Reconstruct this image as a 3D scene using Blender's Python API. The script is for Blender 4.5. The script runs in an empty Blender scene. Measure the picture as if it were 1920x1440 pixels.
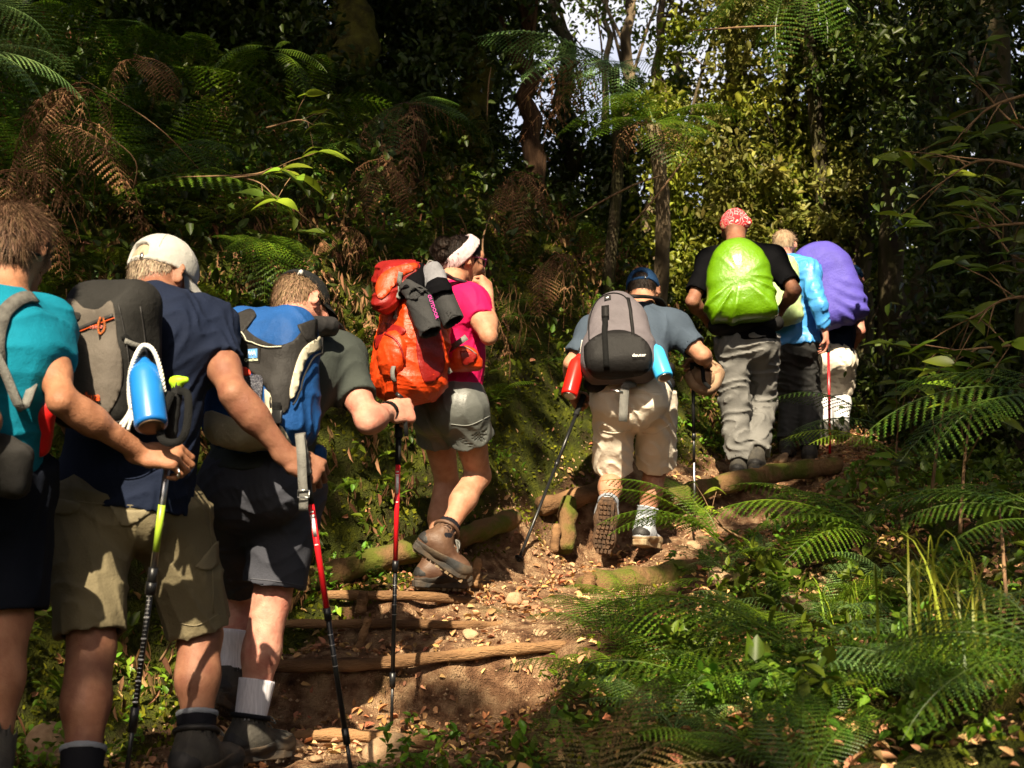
import bpy, bmesh, math, random, time
import numpy as np
from mathutils import Vector, Matrix
from mathutils.bvhtree import BVHTree
from mathutils.geometry import delaunay_2d_cdt
T0 = time.time()
random.seed(7); RNG = np.random.default_rng(7)
scene = bpy.context.scene
COL = scene.collection

# ------------------------------------------------------------ camera, world, sun
FPX = 2400.0                       # focal length in pixels of a 1920 px wide frame
PITCH = math.atan((940 - 720) / FPX)
CP, SP = math.cos(PITCH), math.sin(PITCH)
cam_d = bpy.data.cameras.new('camera'); cam = bpy.data.objects.new('camera', cam_d); COL.objects.link(cam)
cam_d.sensor_width = 36; cam_d.lens = FPX / 1920 * 36; cam_d.clip_start = .05; cam_d.clip_end = 400
cam.location = (0, 0, 0); cam.rotation_euler = (math.pi / 2 + PITCH, 0, 0)
cam_d.dof.use_dof = True; cam_d.dof.focus_distance = 5.6; cam_d.dof.aperture_fstop = 5.6
scene.camera = cam
SUN = Vector((.08, .72, -.69)).normalized()       # the way the sunlight travels
world = bpy.data.worlds.new('World'); scene.world = world; world.use_nodes = True
wn = world.node_tree.nodes; wl = world.node_tree.links
sky = wn.new('ShaderNodeTexSky'); sky.sky_type = 'NISHITA'; sky.sun_disc = False; sky.dust_density = 9; sky.ozone_density = .2; sky.air_density = .8
sky.sun_elevation = math.asin(-SUN.z); sky.sun_rotation = math.atan2(-SUN.x, -SUN.y)
bg = wn['Background']; bg.inputs[1].default_value = .05
wl.new(sky.outputs[0], bg.inputs[0])
sl = bpy.data.lights.new('sun', 'SUN'); sl.energy = 5; sl.angle = math.radians(.5); sl.color = (1, .86, .63)
so = bpy.data.objects.new('sun', sl); COL.objects.link(so); so.rotation_euler = SUN.to_track_quat('-Z', 'Y').to_euler()
so.location = (0, -5, 20)
scene.view_settings.view_transform = 'Standard'; scene.view_settings.look = 'None'
scene.view_settings.exposure = 1.36; scene.view_settings.gamma = 1
scene.cycles.max_bounces = 6; scene.cycles.diffuse_bounces = 3; scene.cycles.glossy_bounces = 2
scene.cycles.transmission_bounces = 4; scene.cycles.transparent_max_bounces = 6
scene.cycles.sample_clamp_indirect = 4; scene.cycles.use_denoising = True

def P(px, py, Y):
    """world point seen at pixel (px, py) of the photograph, at world y = Y"""
    a = (px - 960) / FPX; b = (720 - py) / FPX
    d = Vector((a, CP - b * SP, SP + b * CP))
    return d * (Y / d.y)
def Pn(px, py, Y): return np.array(P(px, py, Y))
def proj(w):
    """pixel of a world point array (n,3)"""
    w = np.asarray(w, float)
    f = w[..., 1] * CP + w[..., 2] * SP; u = -w[..., 1] * SP + w[..., 2] * CP
    return 960 + FPX * w[..., 0] / f, 720 - FPX * u / f
def nz(v):
    v = np.asarray(v, float); return v / max(np.linalg.norm(v), 1e-9)
V3 = lambda *a: np.array(a, float)
def rnd3(g): return nz(g.normal(size=3))

# ------------------------------------------------------------ scene tree helpers
def tag(o, label=None, cat=None, group=None, kind=None):
    if label: o['label'] = label
    if cat: o['category'] = cat
    if group: o['group'] = group
    if kind: o['kind'] = kind
    return o
def empty(name, loc=(0, 0, 0), label=None, cat=None, group=None, rz=0):
    o = bpy.data.objects.new(name, None); COL.objects.link(o); o.location = Vector([float(c) for c in loc])
    o.rotation_euler = (0, 0, rz); o.empty_display_size = .05
    return tag(o, label, cat, group)
def link(name, me, mat=None, parent=None):
    o = bpy.data.objects.new(name, me); COL.objects.link(o)
    if mat is not None and not me.materials:
        for m in (mat if isinstance(mat, (list, tuple)) else [mat]): me.materials.append(m)
    if parent is not None:
        o.parent = parent; o.matrix_parent_inverse = Matrix.Identity(4)
        if parent.type == 'EMPTY' and parent.get('world_children', 1):
            q = parent; off = Vector((0, 0, 0))
            while q: off += q.location; q = q.parent
            o.location = -off
        elif parent.type != 'EMPTY':
            o.location = (0, 0, 0)
    return o
def mesh_np(name, v, f, smooth=True):
    """v (n,3), f list of equal-size faces array or list of tuples"""
    me = bpy.data.meshes.new(name)
    v = np.asarray(v, np.float32)
    if isinstance(f, np.ndarray):
        k = f.shape[1]
        me.vertices.add(len(v)); me.vertices.foreach_set('co', v.ravel())
        me.loops.add(f.size); me.loops.foreach_set('vertex_index', f.astype(np.int32).ravel())
        me.polygons.add(len(f)); me.polygons.foreach_set('loop_start', np.arange(0, f.size, k, dtype=np.int32))
        try: me.polygons.foreach_set('loop_total', np.full(len(f), k, np.int32))
        except Exception: pass
        me.update(calc_edges=True)
    else:
        me.from_pydata([tuple(map(float, p)) for p in v], [], [tuple(map(int, q)) for q in f]); me.update()
    if smooth: me.polygons.foreach_set('use_smooth', np.ones(len(me.polygons), bool))
    return me

class MB:
    """collects verts and faces"""
    def __init__(s): s.v = []; s.f = []
    def add(s, v, f):
        n = len(s.v); s.v += [tuple(map(float, p)) for p in v]; s.f += [tuple(int(i) + n for i in q) for q in f]; return s
    def tube(s, pts, r, n=8, cap=True, closed=False):
        pts = [np.asarray(p, float) for p in pts]; m = len(pts)
        r = list(r) if hasattr(r, '__len__') else [r] * m
        up = None; rings = []
        for i, p in enumerate(pts):
            t = nz(pts[min(i + 1, m - 1)] - pts[max(i - 1, 0)])
            if up is None:
                a = V3(0, 0, 1) if abs(t[2]) < .9 else V3(1, 0, 0); up = nz(np.cross(t, a))
            else: up = nz(up - t * np.dot(up, t))
            b = np.cross(t, up)
            rings.append([p + r[i] * (math.cos(2 * math.pi * k / n) * up + math.sin(2 * math.pi * k / n) * b) for k in range(n)])
        v = [q for R in rings for q in R]; f = []
        for i in range(m - 1):
            for k in range(n): f.append((i * n + k, i * n + (k + 1) % n, (i + 1) * n + (k + 1) % n, (i + 1) * n + k))
        if cap: f.append(tuple(range(n))[::-1]); f.append(tuple((m - 1) * n + k for k in range(n)))
        return s.add(v, f)
    def ribbon(s, pts, w, nrm, t=.002):
        """flat strap through pts with surface normals nrm (one or per point), width w"""
        pts = [np.asarray(p, float) for p in pts]; m = len(pts)
        ws = list(w) if hasattr(w, '__len__') else [w] * m
        per = isinstance(nrm, list)
        v = []; f = []
        for i, p in enumerate(pts):
            tg = nz(pts[min(i + 1, m - 1)] - pts[max(i - 1, 0)]); n = nz(nrm[i] if per else nrm)
            n = nz(n - tg * np.dot(n, tg)); sd = np.cross(tg, n)
            for a, b in ((-1, -1), (1, -1), (1, 1), (-1, 1)): v.append(p + sd * a * ws[i] / 2 + n * b * t / 2)
        for i in range(m - 1):
            for k in range(4): f.append((i * 4 + k, i * 4 + (k + 1) % 4, (i + 1) * 4 + (k + 1) % 4, (i + 1) * 4 + k))
        f.append((3, 2, 1, 0)); f.append(tuple((m - 1) * 4 + k for k in range(4)))
        return s.add(v, f)
    def box(s, c, ax, h):
        c = np.asarray(c, float); ax = [np.asarray(a, float) for a in ax]
        v = [c + ax[0] * h[0] * i + ax[1] * h[1] * j + ax[2] * h[2] * k for i in (-1, 1) for j in (-1, 1) for k in (-1, 1)]
        return s.add(v, [(0, 1, 3, 2), (4, 6, 7, 5), (0, 4, 5, 1), (2, 3, 7, 6), (0, 2, 6, 4), (1, 5, 7, 3)])
    def build(s, name, mat, parent=None, smooth=True, bevel=0):
        me = mesh_np(name, s.v, s.f, smooth)
        o = link(name, me, mat, parent)
        if bevel:
            b = o.modifiers.new('bevel', 'BEVEL'); b.width = bevel; b.segments = 2; b.limit_method = 'ANGLE'
        return o
def smoothpts(pts, n=6):
    """catmull-rom through points"""
    pts = [np.asarray(p, float) for p in pts]; out = []
    q = [2 * pts[0] - pts[1]] + pts + [2 * pts[-1] - pts[-2]]
    for i in range(1, len(q) - 2):
        for k in range(n):
            t = k / n; a, b, c, d = q[i - 1:i + 3]
            out.append(.5 * (2 * b + (c - a) * t + (2 * a - 5 * b + 4 * c - d) * t * t + (3 * b - a - 3 * c + d) * t ** 3))
    out.append(pts[-1]); return out

# ------------------------------------------------------------ materials
def mat(name, col, rough=.8, col2=None, scale=12, bump=0, bscale=60, metallic=0, sheen=0, trans=0, spec=.3, detail=3,
        stretch=None, island=0, coat=0, contrast=(.35, .65), col3=None, sss=0, fine=.35):
    m = bpy.data.materials.new(name); m.use_nodes = True; nt = m.node_tree; N = nt.nodes; L = nt.links
    b = N['Principled BSDF']; out = N['Material Output']
    b.inputs['Roughness'].default_value = rough; b.inputs['Metallic'].default_value = metallic
    b.inputs['Specular IOR Level'].default_value = spec
    if sheen: b.inputs['Sheen Weight'].default_value = sheen; b.inputs['Sheen Roughness'].default_value = .5
    if coat: b.inputs['Coat Weight'].default_value = coat; b.inputs['Coat Roughness'].default_value = .2
    if sss:
        b.inputs['Subsurface Weight'].default_value = sss; b.inputs['Subsurface Radius'].default_value = (.012, .005, .003); b.inputs['Subsurface Scale'].default_value = 1
    tc = N.new('ShaderNodeTexCoord'); src = tc.outputs['Object']
    if stretch:
        mp = N.new('ShaderNodeMapping'); mp.inputs['Scale'].default_value = stretch; L.new(src, mp.inputs[0]); src = mp.outputs[0]
    c = (*col, 1)
    cur = None
    if col2 is not None:
        nz_ = N.new('ShaderNodeTexNoise'); nz_.inputs['Scale'].default_value = scale; nz_.inputs['Detail'].default_value = detail
        L.new(src, nz_.inputs['Vector'])
        r = N.new('ShaderNodeValToRGB'); r.color_ramp.elements[0].position = contrast[0]; r.color_ramp.elements[1].position = contrast[1]
        r.color_ramp.elements[0].color = c; r.color_ramp.elements[1].color = (*col2, 1)
        if col3 is not None:
            e = r.color_ramp.elements.new((contrast[0] + contrast[1]) / 2); e.color = (*col3, 1)
        L.new(nz_.outputs['Fac'], r.inputs[0]); cur = r.outputs[0]
    if island:
        g = N.new('ShaderNodeNewGeometry'); hs = N.new('ShaderNodeHueSaturation')
        mr = N.new('ShaderNodeMapRange'); mr.inputs[3].default_value = 1 - island; mr.inputs[4].default_value = 1 + island
        L.new(g.outputs['Random Per Island'], mr.inputs[0]); L.new(mr.outputs[0], hs.inputs['Value'])
        m2 = N.new('ShaderNodeMath'); m2.operation = 'MULTIPLY'; m2.inputs[1].default_value = 7.31
        m3 = N.new('ShaderNodeMath'); m3.operation = 'FRACT'; L.new(g.outputs['Random Per Island'], m2.inputs[0]); L.new(m2.outputs[0], m3.inputs[0])
        mh = N.new('ShaderNodeMapRange'); mh.inputs[3].default_value = .5 - .05 * island; mh.inputs[4].default_value = .5 + .05 * island
        L.new(m3.outputs[0], mh.inputs[0]); L.new(mh.outputs[0], hs.inputs['Hue'])
        if cur is not None: L.new(cur, hs.inputs['Color'])
        else: hs.inputs['Color'].default_value = c
        cur = hs.outputs[0]
    if cur is not None: L.new(cur, b.inputs['Base Color'])
    else: b.inputs['Base Color'].default_value = c
    if bump:
        n2 = N.new('ShaderNodeTexNoise'); n2.inputs['Scale'].default_value = bscale; n2.inputs['Detail'].default_value = 4
        L.new(src, n2.inputs['Vector'])
        n3 = N.new('ShaderNodeTexNoise'); n3.inputs['Scale'].default_value = bscale * 5.3; n3.inputs['Detail'].default_value = 3; L.new(src, n3.inputs['Vector'])
        ad = N.new('ShaderNodeMath'); ad.operation = 'MULTIPLY_ADD'; ad.inputs[1].default_value = fine; L.new(n3.outputs['Fac'], ad.inputs[0]); L.new(n2.outputs['Fac'], ad.inputs[2])
        bp = N.new('ShaderNodeBump'); bp.inputs['Strength'].default_value = 1; bp.inputs['Distance'].default_value = bump
        L.new(ad.outputs[0], bp.inputs['Height']); L.new(bp.outputs[0], b.inputs['Normal'])
    if trans:
        tr = N.new('ShaderNodeBsdfTranslucent'); mx = N.new('ShaderNodeMixShader'); mx.inputs[0].default_value = trans
        if cur is not None: L.new(cur, tr.inputs[0])
        else: tr.inputs[0].default_value = c
        L.new(b.outputs[0], mx.inputs[1]); L.new(tr.outputs[0], mx.inputs[2]); L.new(mx.outputs[0], out.inputs[0])
    return m

# ------------------------------------------------------------ implicit surfaces -> one continuous mesh
class Cone:      # round cone a->b radii r1,r2, optionally flattened along n by factor f
    def __init__(s, a, b, r1, r2=None, k=.02, n=None, f=1.0):
        s.a = np.asarray(a, float); s.b = np.asarray(b, float); s.r1 = r1; s.r2 = r1 if r2 is None else r2; s.k = k
        s.n = None if n is None else nz(n); s.f = f
        e = s.ext = max(s.r1, s.r2); s.lo = np.minimum(s.a, s.b) - e; s.hi = np.maximum(s.a, s.b) + e
    def __call__(s, p, off=0):
        q = p - s.a; ba = s.b - s.a; r1 = s.r1 + off; r2 = s.r2 + off
        if s.n is not None:
            q = q + np.outer(q @ s.n, s.n) * (s.f - 1); ba = ba + s.n * np.dot(ba, s.n) * (s.f - 1)
        l2 = max(ba @ ba, 1e-9); rr = r1 - r2; a2 = l2 - rr * rr
        if a2 <= 0:
            d = np.minimum(np.linalg.norm(q, axis=1) - r1, np.linalg.norm(q - ba, axis=1) - r2)
        else:
            il2 = 1 / l2; y = q @ ba; z = y - l2
            x2 = np.maximum((q * q).sum(1) * l2 - y * y, 0) * l2      # |pa*l2 - ba*y|^2
            y2 = y * y * l2; z2 = z * z * l2; k = np.sign(rr) * rr * rr * x2
            d = (np.sqrt(x2 * a2 * il2) + y * rr) * il2 - r1
            m = np.sign(z) * a2 * z2 > k; d = np.where(m, np.sqrt(x2 + z2) * il2 - r2, d)
            m2 = (~m) & (np.sign(y) * a2 * y2 < k); d = np.where(m2, np.sqrt(x2 + y2) * il2 - r1, d)
        return d / (math.sqrt(s.f) if s.n is not None else 1)
class Ell:       # ellipsoid centre c, axes rows ax, radii r
    def __init__(s, c, ax, r, k=.02):
        s.c = np.asarray(c, float); s.ax = np.array([nz(a) for a in ax]); s.r = np.asarray(r, float); s.k = k
        e = s.r.max(); s.lo = s.c - e; s.hi = s.c + e
    def __call__(s, p, off=0):
        q = (p - s.c) @ s.ax.T; r = s.r + off
        k0 = np.linalg.norm(q / r, axis=1); k1 = np.linalg.norm(q / (r * r), axis=1)
        return k0 * (k0 - 1) / np.maximum(k1, 1e-6)
class Box:       # rounded box
    def __init__(s, c, ax, h, r=.01, k=.02, taper=0):
        s.c = np.asarray(c, float); s.ax = np.array([nz(a) for a in ax]); s.h = np.asarray(h, float); s.rr = r; s.k = k; s.taper = taper
        e = np.linalg.norm(s.h) + r; s.lo = s.c - e; s.hi = s.c + e
    def __call__(s, p, off=0):
        q = (p - s.c) @ s.ax.T
        if s.taper:      # x/z shrink as local y (axis 1) grows
            t = 1 - s.taper * np.clip(q[:, 1] / s.h[1], -1, 1); q = q.copy(); q[:, 0] /= t; q[:, 2] /= t
        d = np.abs(q) - (s.h - s.rr)
        return np.linalg.norm(np.maximum(d, 0), axis=1) + np.minimum(d.max(1), 0) - s.rr - off
def wrink(amp, freq, seed=0, stretch=(1, 1, 1), sharp=True):
    r = np.random.default_rng(seed); A = r.normal(size=(6, 3)) * freq * np.array(stretch); ph = r.uniform(0, 6.28, 6)
    def f(p):
        w = np.sin(p @ A[0] + ph[0]) * 1.1 + np.sin(p @ A[1] * .6 + ph[1])
        a = np.sin(p @ A[2] + 1.6 * w + ph[2]); b = np.sin(p @ A[3] * 1.7 + 1.2 * w + ph[3]); c = np.sin(p @ A[4] * .5 + ph[4])
        if sharp: a = 1 - 2 * np.sqrt(np.abs(a) + .02); b = 1 - 2 * np.sqrt(np.abs(b) + .02)
        return (-amp if sharp else amp) * (.6 * a + .3 * b * (.5 + .5 * c) + .3 * c + (.7 if sharp else 0))
    return f
class Shape:
    """smooth union of prims; over = [(prims, offset)] also united; minus = prims cut away; clips = [(point, normal)] keep n.(p-c)<0"""
    def __init__(s, prims, over=(), minus=(), clips=(), disp=None, soft=.004):
        s.pr = [(p, 0.0) for p in prims] + [(p, o) for ps, o in over for p in ps]
        s.minus = list(minus); s.clips = [(np.asarray(c, float), nz(n)) for c, n in clips]; s.disp = disp; s.soft = soft
    def ev(s, pts, act):
        d = None
        for i in act:
            p, o = s.pr[i]; e = p(pts, o)
            if d is None: d = e
            else:
                k = p.k; h = np.maximum(k - np.abs(d - e), 0) / k; d = np.minimum(d, e) - h * h * k * .25
        if s.disp is not None: d = d + s.disp(pts)
        for m in s.minus: d = np.maximum(d, -m(pts))
        for c, n in s.clips: d = np.maximum(d, (pts - c) @ n)
        return d
    def mesh(s, vox, B=14):
        lo = np.min([p.lo - o for p, o in s.pr], 0) - 3 * vox - .02; hi = np.max([p.hi + o for p, o in s.pr], 0) + 3 * vox + .02
        nb = np.ceil((hi - lo) / (vox * B)).astype(int); dim = nb * B + 1
        D = np.full(dim, 1.0, np.float32)
        bi = np.stack(np.meshgrid(*[np.arange(k) for k in nb], indexing='ij'), -1).reshape(-1, 3)
        cen = lo + (bi + .5) * B * vox; hd = B * vox * .87
        M = np.stack([p(cen, o) for p, o in s.pr], 1); mn = M.min(1)
        g = np.stack(np.meshgrid(*[np.arange(B + 1)] * 3, indexing='ij'), -1).reshape(-1, 3) * vox
        for j in range(len(bi)):
            if mn[j] > hd * 1.25 + .02: continue
            i0 = bi[j] * B
            if mn[j] < -(hd * 1.8 + .03) and not s.minus and not s.clips:
                D[i0[0]:i0[0] + B + 1, i0[1]:i0[1] + B + 1, i0[2]:i0[2] + B + 1] = -1; continue
            act = np.nonzero(M[j] < mn[j] + 2.6 * hd + .03)[0]
            D[i0[0]:i0[0] + B + 1, i0[1]:i0[1] + B + 1, i0[2]:i0[2] + B + 1] = s.ev(lo + i0 * vox + g, act).reshape(B + 1, B + 1, B + 1)
        return surfnet(D, lo, vox)
def surfnet(D, org, h):
    S = D < 0
    acc = np.zeros(np.array(D.shape) - 1, np.uint8)
    cs = [(i, j, k) for i in (0, 1) for j in (0, 1) for k in (0, 1)]
    sh = lambda A, c: A[c[0]:A.shape[0] - 1 + c[0], c[1]:A.shape[1] - 1 + c[1], c[2]:A.shape[2] - 1 + c[2]]
    for c in cs: acc += sh(S, c)
    mixed = (acc > 0) & (acc < 8); idx = np.argwhere(mixed)
    vid = np.full(mixed.shape, -1, np.int32); vid[mixed] = np.arange(len(idx))
    val = np.stack([D[idx[:, 0] + c[0], idx[:, 1] + c[1], idx[:, 2] + c[2]] for c in cs], 1)
    pos = np.zeros((len(idx), 3)); cnt = np.zeros(len(idx))
    for a in range(8):
        for b in range(a + 1, 8):
            ca, cb = np.array(cs[a]), np.array(cs[b])
            if np.abs(ca - cb).sum() != 1: continue
            m = (val[:, a] < 0) != (val[:, b] < 0); t = val[m, a] / (val[m, a] - val[m, b])
            pos[m] += ca + (cb - ca) * t[:, None]; cnt[m] += 1
    v = org + (idx + pos / np.maximum(cnt, 1)[:, None]) * h
    F = []
    for ax in range(3):
        o = [1, 2] if ax == 0 else ([2, 0] if ax == 1 else [0, 1])
        s0 = [slice(None)] * 3; s1 = [slice(None)] * 3; s0[ax] = slice(0, -1); s1[ax] = slice(1, None)
        for q in o: s0[q] = slice(1, -1); s1[q] = slice(1, -1)
        A, Bq = S[tuple(s0)], S[tuple(s1)]
        e = np.argwhere(A != Bq)
        if not len(e): continue
        fl = A[e[:, 0], e[:, 1], e[:, 2]]
        e = e + np.array([0 if q == ax else 1 for q in range(3)])
        def g(du, dv):
            c = e.copy(); c[:, o[0]] += du; c[:, o[1]] += dv; return vid[c[:, 0], c[:, 1], c[:, 2]]
        q4 = np.stack([g(-1, -1), g(0, -1), g(0, 0), g(-1, 0)], 1)
        q4[~fl] = q4[~fl][:, ::-1]; F.append(q4)
    return v, np.concatenate(F) if F else np.zeros((0, 4), int)
def shape_obj(name, shp, vox, m, parent=None):
    v, f = shp.mesh(vox)
    return link(name, mesh_np(name, v, f), m, parent)
def text_mesh(txt, size, origin, right, up, depth=.0006):
    cu = bpy.data.curves.new('t', 'FONT'); cu.body = txt; cu.size = size; cu.extrude = depth; cu.align_x = 'CENTER'; cu.align_y = 'CENTER'
    cu.resolution_u = 2
    o = bpy.data.objects.new('t', cu); COL.objects.link(o)
    me = bpy.data.meshes.new_from_object(o); bpy.data.objects.remove(o); bpy.data.curves.remove(cu)
    r = nz(right); n = nz(np.cross(r, up)); u = np.cross(n, r)
    M = Matrix(((r[0], u[0], n[0], origin[0]), (r[1], u[1], n[1], origin[1]), (r[2], u[2], n[2], origin[2]), (0, 0, 0, 1)))
    me.transform(M); me.materials.clear(); return me
def bvh_of(o):
    """search tree of an object's mesh in world space (objects here are only translated)"""
    off = Vector((0, 0, 0)); q = o
    while q: off += q.location; q = q.parent
    me = o.data
    return BVHTree.FromPolygons([v.co + off for v in me.vertices], [tuple(p.vertices) for p in me.polygons])
def on_surf(bvh, px, py, lift=.003):
    d = P(px, py, 1.0).normalized(); h = bvh.ray_cast(Vector((0, 0, 0)), d)
    if h[0] is None: return None, None
    n = h[1] if h[1].dot(d) < 0 else -h[1]
    return np.array(h[0] + n * lift), np.array(n)
def surf_path(bvh, pts, lift=.004, n=5):
    """a line drawn over a surface: world points and normals"""
    q = smoothpts([np.array([a, b]) for a, b in pts], n); ps, ns = [], []
    for a, b in q:
        p, m = on_surf(bvh, a, b, lift)
        if p is None: continue
        if ps and np.linalg.norm(p - ps[-1]) > .12: continue
        ps.append(p); ns.append(m)
    return ps, ns
def panel(name, bvh, poly, m, parent, lift=.003, step=7, thick=.004):
    """a cloth panel sewn on a surface, its outline given as the seam line"""
    poly = [np.array(p, float) for p in smoothpts([np.array(p, float) for p in poly] + [np.array(poly[0], float)], 3)[:-1]]
    P2 = np.array(poly); nb = len(poly)
    xs = np.arange(P2[:, 0].min(), P2[:, 0].max(), step); ys = np.arange(P2[:, 1].min(), P2[:, 1].max(), step)
    G = np.array([(x, y) for x in xs for y in ys])
    ins = inpoly(G, P2) if len(G) else np.zeros(0, bool); G = G[ins] if len(G) else G.reshape(0, 2)
    co = [Vector(p) for p in P2] + [Vector(p) for p in G]
    r = delaunay_2d_cdt(co, [], [list(range(nb))], 1, 1e-4)
    vs = []; ns = []; ok = []
    for q in r[0]:
        p, nn = on_surf(bvh, q.x, q.y, lift)
        ok.append(p is not None); vs.append(p if p is not None else V3(0, 0, 0)); ns.append(nn if nn is not None else V3(0, -1, 0))
    fs = [f for f in r[2] if all(ok[i] for i in f)]
    fs = [f for f in fs if max(np.linalg.norm(vs[f[i]] - vs[f[i - 1]]) for i in range(len(f))) < .09]
    par = list(range(len(vs)))
    def find(a):
        while par[a] != a: par[a] = par[par[a]]; a = par[a]
        return a
    for f in fs:
        for i in f[1:]: par[find(i)] = find(f[0])
    cn = {}
    for f in fs: cn[find(f[0])] = cn.get(find(f[0]), 0) + 1
    if cn:
        bst = max(cn, key=cn.get); fs = [f for f in fs if find(f[0]) == bst]
    if not fs: return None
    n = len(vs); V = vs + [vs[i] - ns[i] * thick for i in range(n)]
    cnt = {}
    for f in fs:
        for i in range(len(f)): cnt[(f[i - 1], f[i])] = 1
    F = [tuple(f) for f in fs]
    for (a, b) in list(cnt):
        if (b, a) not in cnt: F.append((b, a, a + n, b + n))
    used = sorted({i for f in F for i in f}); mp = {a: b for b, a in enumerate(used)}
    return link(name, mesh_np(name, [V[i] for i in used], [tuple(mp[i] for i in f) for f in F]), m, parent)
def inpoly(G, Pp):
    x, y = G[:, 0], G[:, 1]; c = np.zeros(len(G), bool); j = len(Pp) - 1
    for i in range(len(Pp)):
        xi, yi, xj, yj = *Pp[i], *Pp[j]
        m = (yi > y) != (yj > y)
        with np.errstate(divide='ignore', invalid='ignore'): c ^= m & (x < (xj - xi) * (y - yi) / (yj - yi) + xi)
        j = i
    return c
# ------------------------------------------------------------ the ground: one sheet through surveyed spots
SPOTS = [
 (200,1540,3.4),(390,1462,3.75),(100,1480,3.7),(450,1440,4.2),(700,1410,4.45),(900,1405,4.45),(560,1385,4.6),(760,1384,4.6),
 (480,1342,4.86),(600,1342,4.86),(750,1340,4.87),(900,1337,4.9),(1000,1334,4.93),
 (480,1240,4.93),(600,1240,4.93),(700,1238,4.94),(850,1224,4.99),(950,1214,5.02),(1045,1207,5.06),
 (540,1228,5.2),(700,1224,5.2),(860,1200,5.24),
 (540,1168,5.27),(700,1166,5.27),(860,1166,5.31),(940,1168,5.36),
 (610,1162,5.5),(700,1160,5.5),(790,1158,5.52),(610,1114,5.57),(740,1114,5.57),(860,1122,5.6),
 (960,1135,5.72),(1050,1150,5.5),(1050,1095,6.0),(990,1062,6.6),(1080,1062,6.85),(1150,1066,6.75),(1230,1038,7.15),(830,1118,5.85),(900,1092,6.0),
 (640,1100,5.8),(720,1072,5.95),(790,1068,6.1),(880,1050,6.35),(930,1035,6.6),
 (600,1068,5.95),(700,1040,6.1),(780,1015,6.25),(880,990,6.5),(960,962,6.8),
 (1020,1032,7.15),(1100,1032,7.35),(1170,1020,7.5),(1020,945,7.25),(1090,932,7.47),(1150,905,7.62),
 (1240,1010,7.4),(1320,985,7.7),(1270,925,7.8),(1400,897,8.1),(1550,876,8.6),(1250,985,7.65),(1390,960,7.95),(1500,935,8.3),
 (1330,880,8.6),(1290,850,9.2),(1350,800,10.0),(1500,862,9.2),(1570,812,9.7),(1600,795,10.3),(1340,740,11.2),(1450,760,12),
 # right-hand slope
 (1085,1245,4.85),(1100,1330,4.5),(1020,1440,4.1),(1200,1440,3.6),(1500,1440,3.1),(1900,1440,2.7),(1250,1200,4.8),(1400,1150,4.9),
 (1600,1200,4.3),(1900,1200,3.7),(1350,1080,5.8),(1200,1110,5.8),(1130,1110,6.2),(1330,1075,6.6),(1500,1020,6.4),(1700,1000,6.0),(1900,1000,5.2),(1650,925,7.8),
 (1900,880,7.0),(1750,868,9.5),(1900,850,10.0),(1900,900,14.0),(1700,870,16.0),(1550,800,16.0),(1400,720,17.0),
 # left-hand bank
 (-200,1480,3.9),(0,1400,4.3),(120,1340,4.6),(300,1255,5.0),(430,1180,5.3),(560,1085,5.85),(1290,870,8.5),(1310,790,9.6),
 (-200,850,4.7),(0,820,5.1),(300,820,5.7),(500,860,5.95),(650,860,6.25),(760,900,6.45),(870,850,6.8),(960,850,7.2),(1060,860,7.65),(1180,820,8.3),(1280,770,9.0),(980,740,7.5),(1270,690,9.5),
 (-200,420,5.4),(0,430,5.9),(300,430,6.5),(600,470,7.0),(800,500,7.4),(1000,560,8.2),(1250,560,10.0),
 (-200,100,7.0),(0,180,7.5),(400,230,8.2),(800,330,9.0),(1050,420,11.0),(1250,470,13.0)]
spots_w = [tuple(P(*s)) for s in SPOTS] + [
 (0,-3,-1.5),(-4,-1,-1.5),(4,-1,-1.3),(0,1.6,-1.25),(-1.5,2.6,-1.1),(2.5,1.4,-1.2),(-3,2,-1.3),(-4.2,2.6,0.2),(-5,4,2.2),(-6,6,3.6),(-8,8,4.5),
 (8,2,-2.2),(9,8,-1.8),(8,14,-.5),(14,5,-4),(16,18,-3),(4,20,2.2),(8,26,1.5),(-8,14,6),(-14,12,7),(-12,24,9),(0,30,7),(-2,16,5.4),(3,22,3.6),(20,34,1),(-25,35,13),(-12,0,3.5),(20,-8,-7),(-15,-10,0),(0,-14,-3)]
CW = np.array(spots_w)
def _phi(r): return np.sqrt(r * r + .0004)
_D = np.linalg.norm(CW[:, None, :2] - CW[None, :, :2], axis=2)
_n = len(CW)
_A = np.zeros((_n + 3, _n + 3)); _A[:_n, :_n] = _phi(_D) - np.eye(_n) * .002; _A[:_n, _n] = 1; _A[:_n, _n + 1:] = CW[:, :2]; _A[_n:, :_n] = _A[:_n, _n:].T
_W = np.linalg.solve(_A, np.concatenate([CW[:, 2], np.zeros(3)]))
def hbase(x, y):
    x = np.asarray(x, float).ravel(); y = np.asarray(y, float).ravel(); out = np.zeros(len(x))
    for i in range(0, len(x), 20000):
        a, b = x[i:i + 20000], y[i:i + 20000]
        r = np.sqrt((a[:, None] - CW[:, 0]) ** 2 + (b[:, None] - CW[:, 1]) ** 2)
        out[i:i + 20000] = _phi(r) @ _W[:_n] + _W[_n] + _W[_n + 1] * a + _W[_n + 2] * b
    return out
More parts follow.
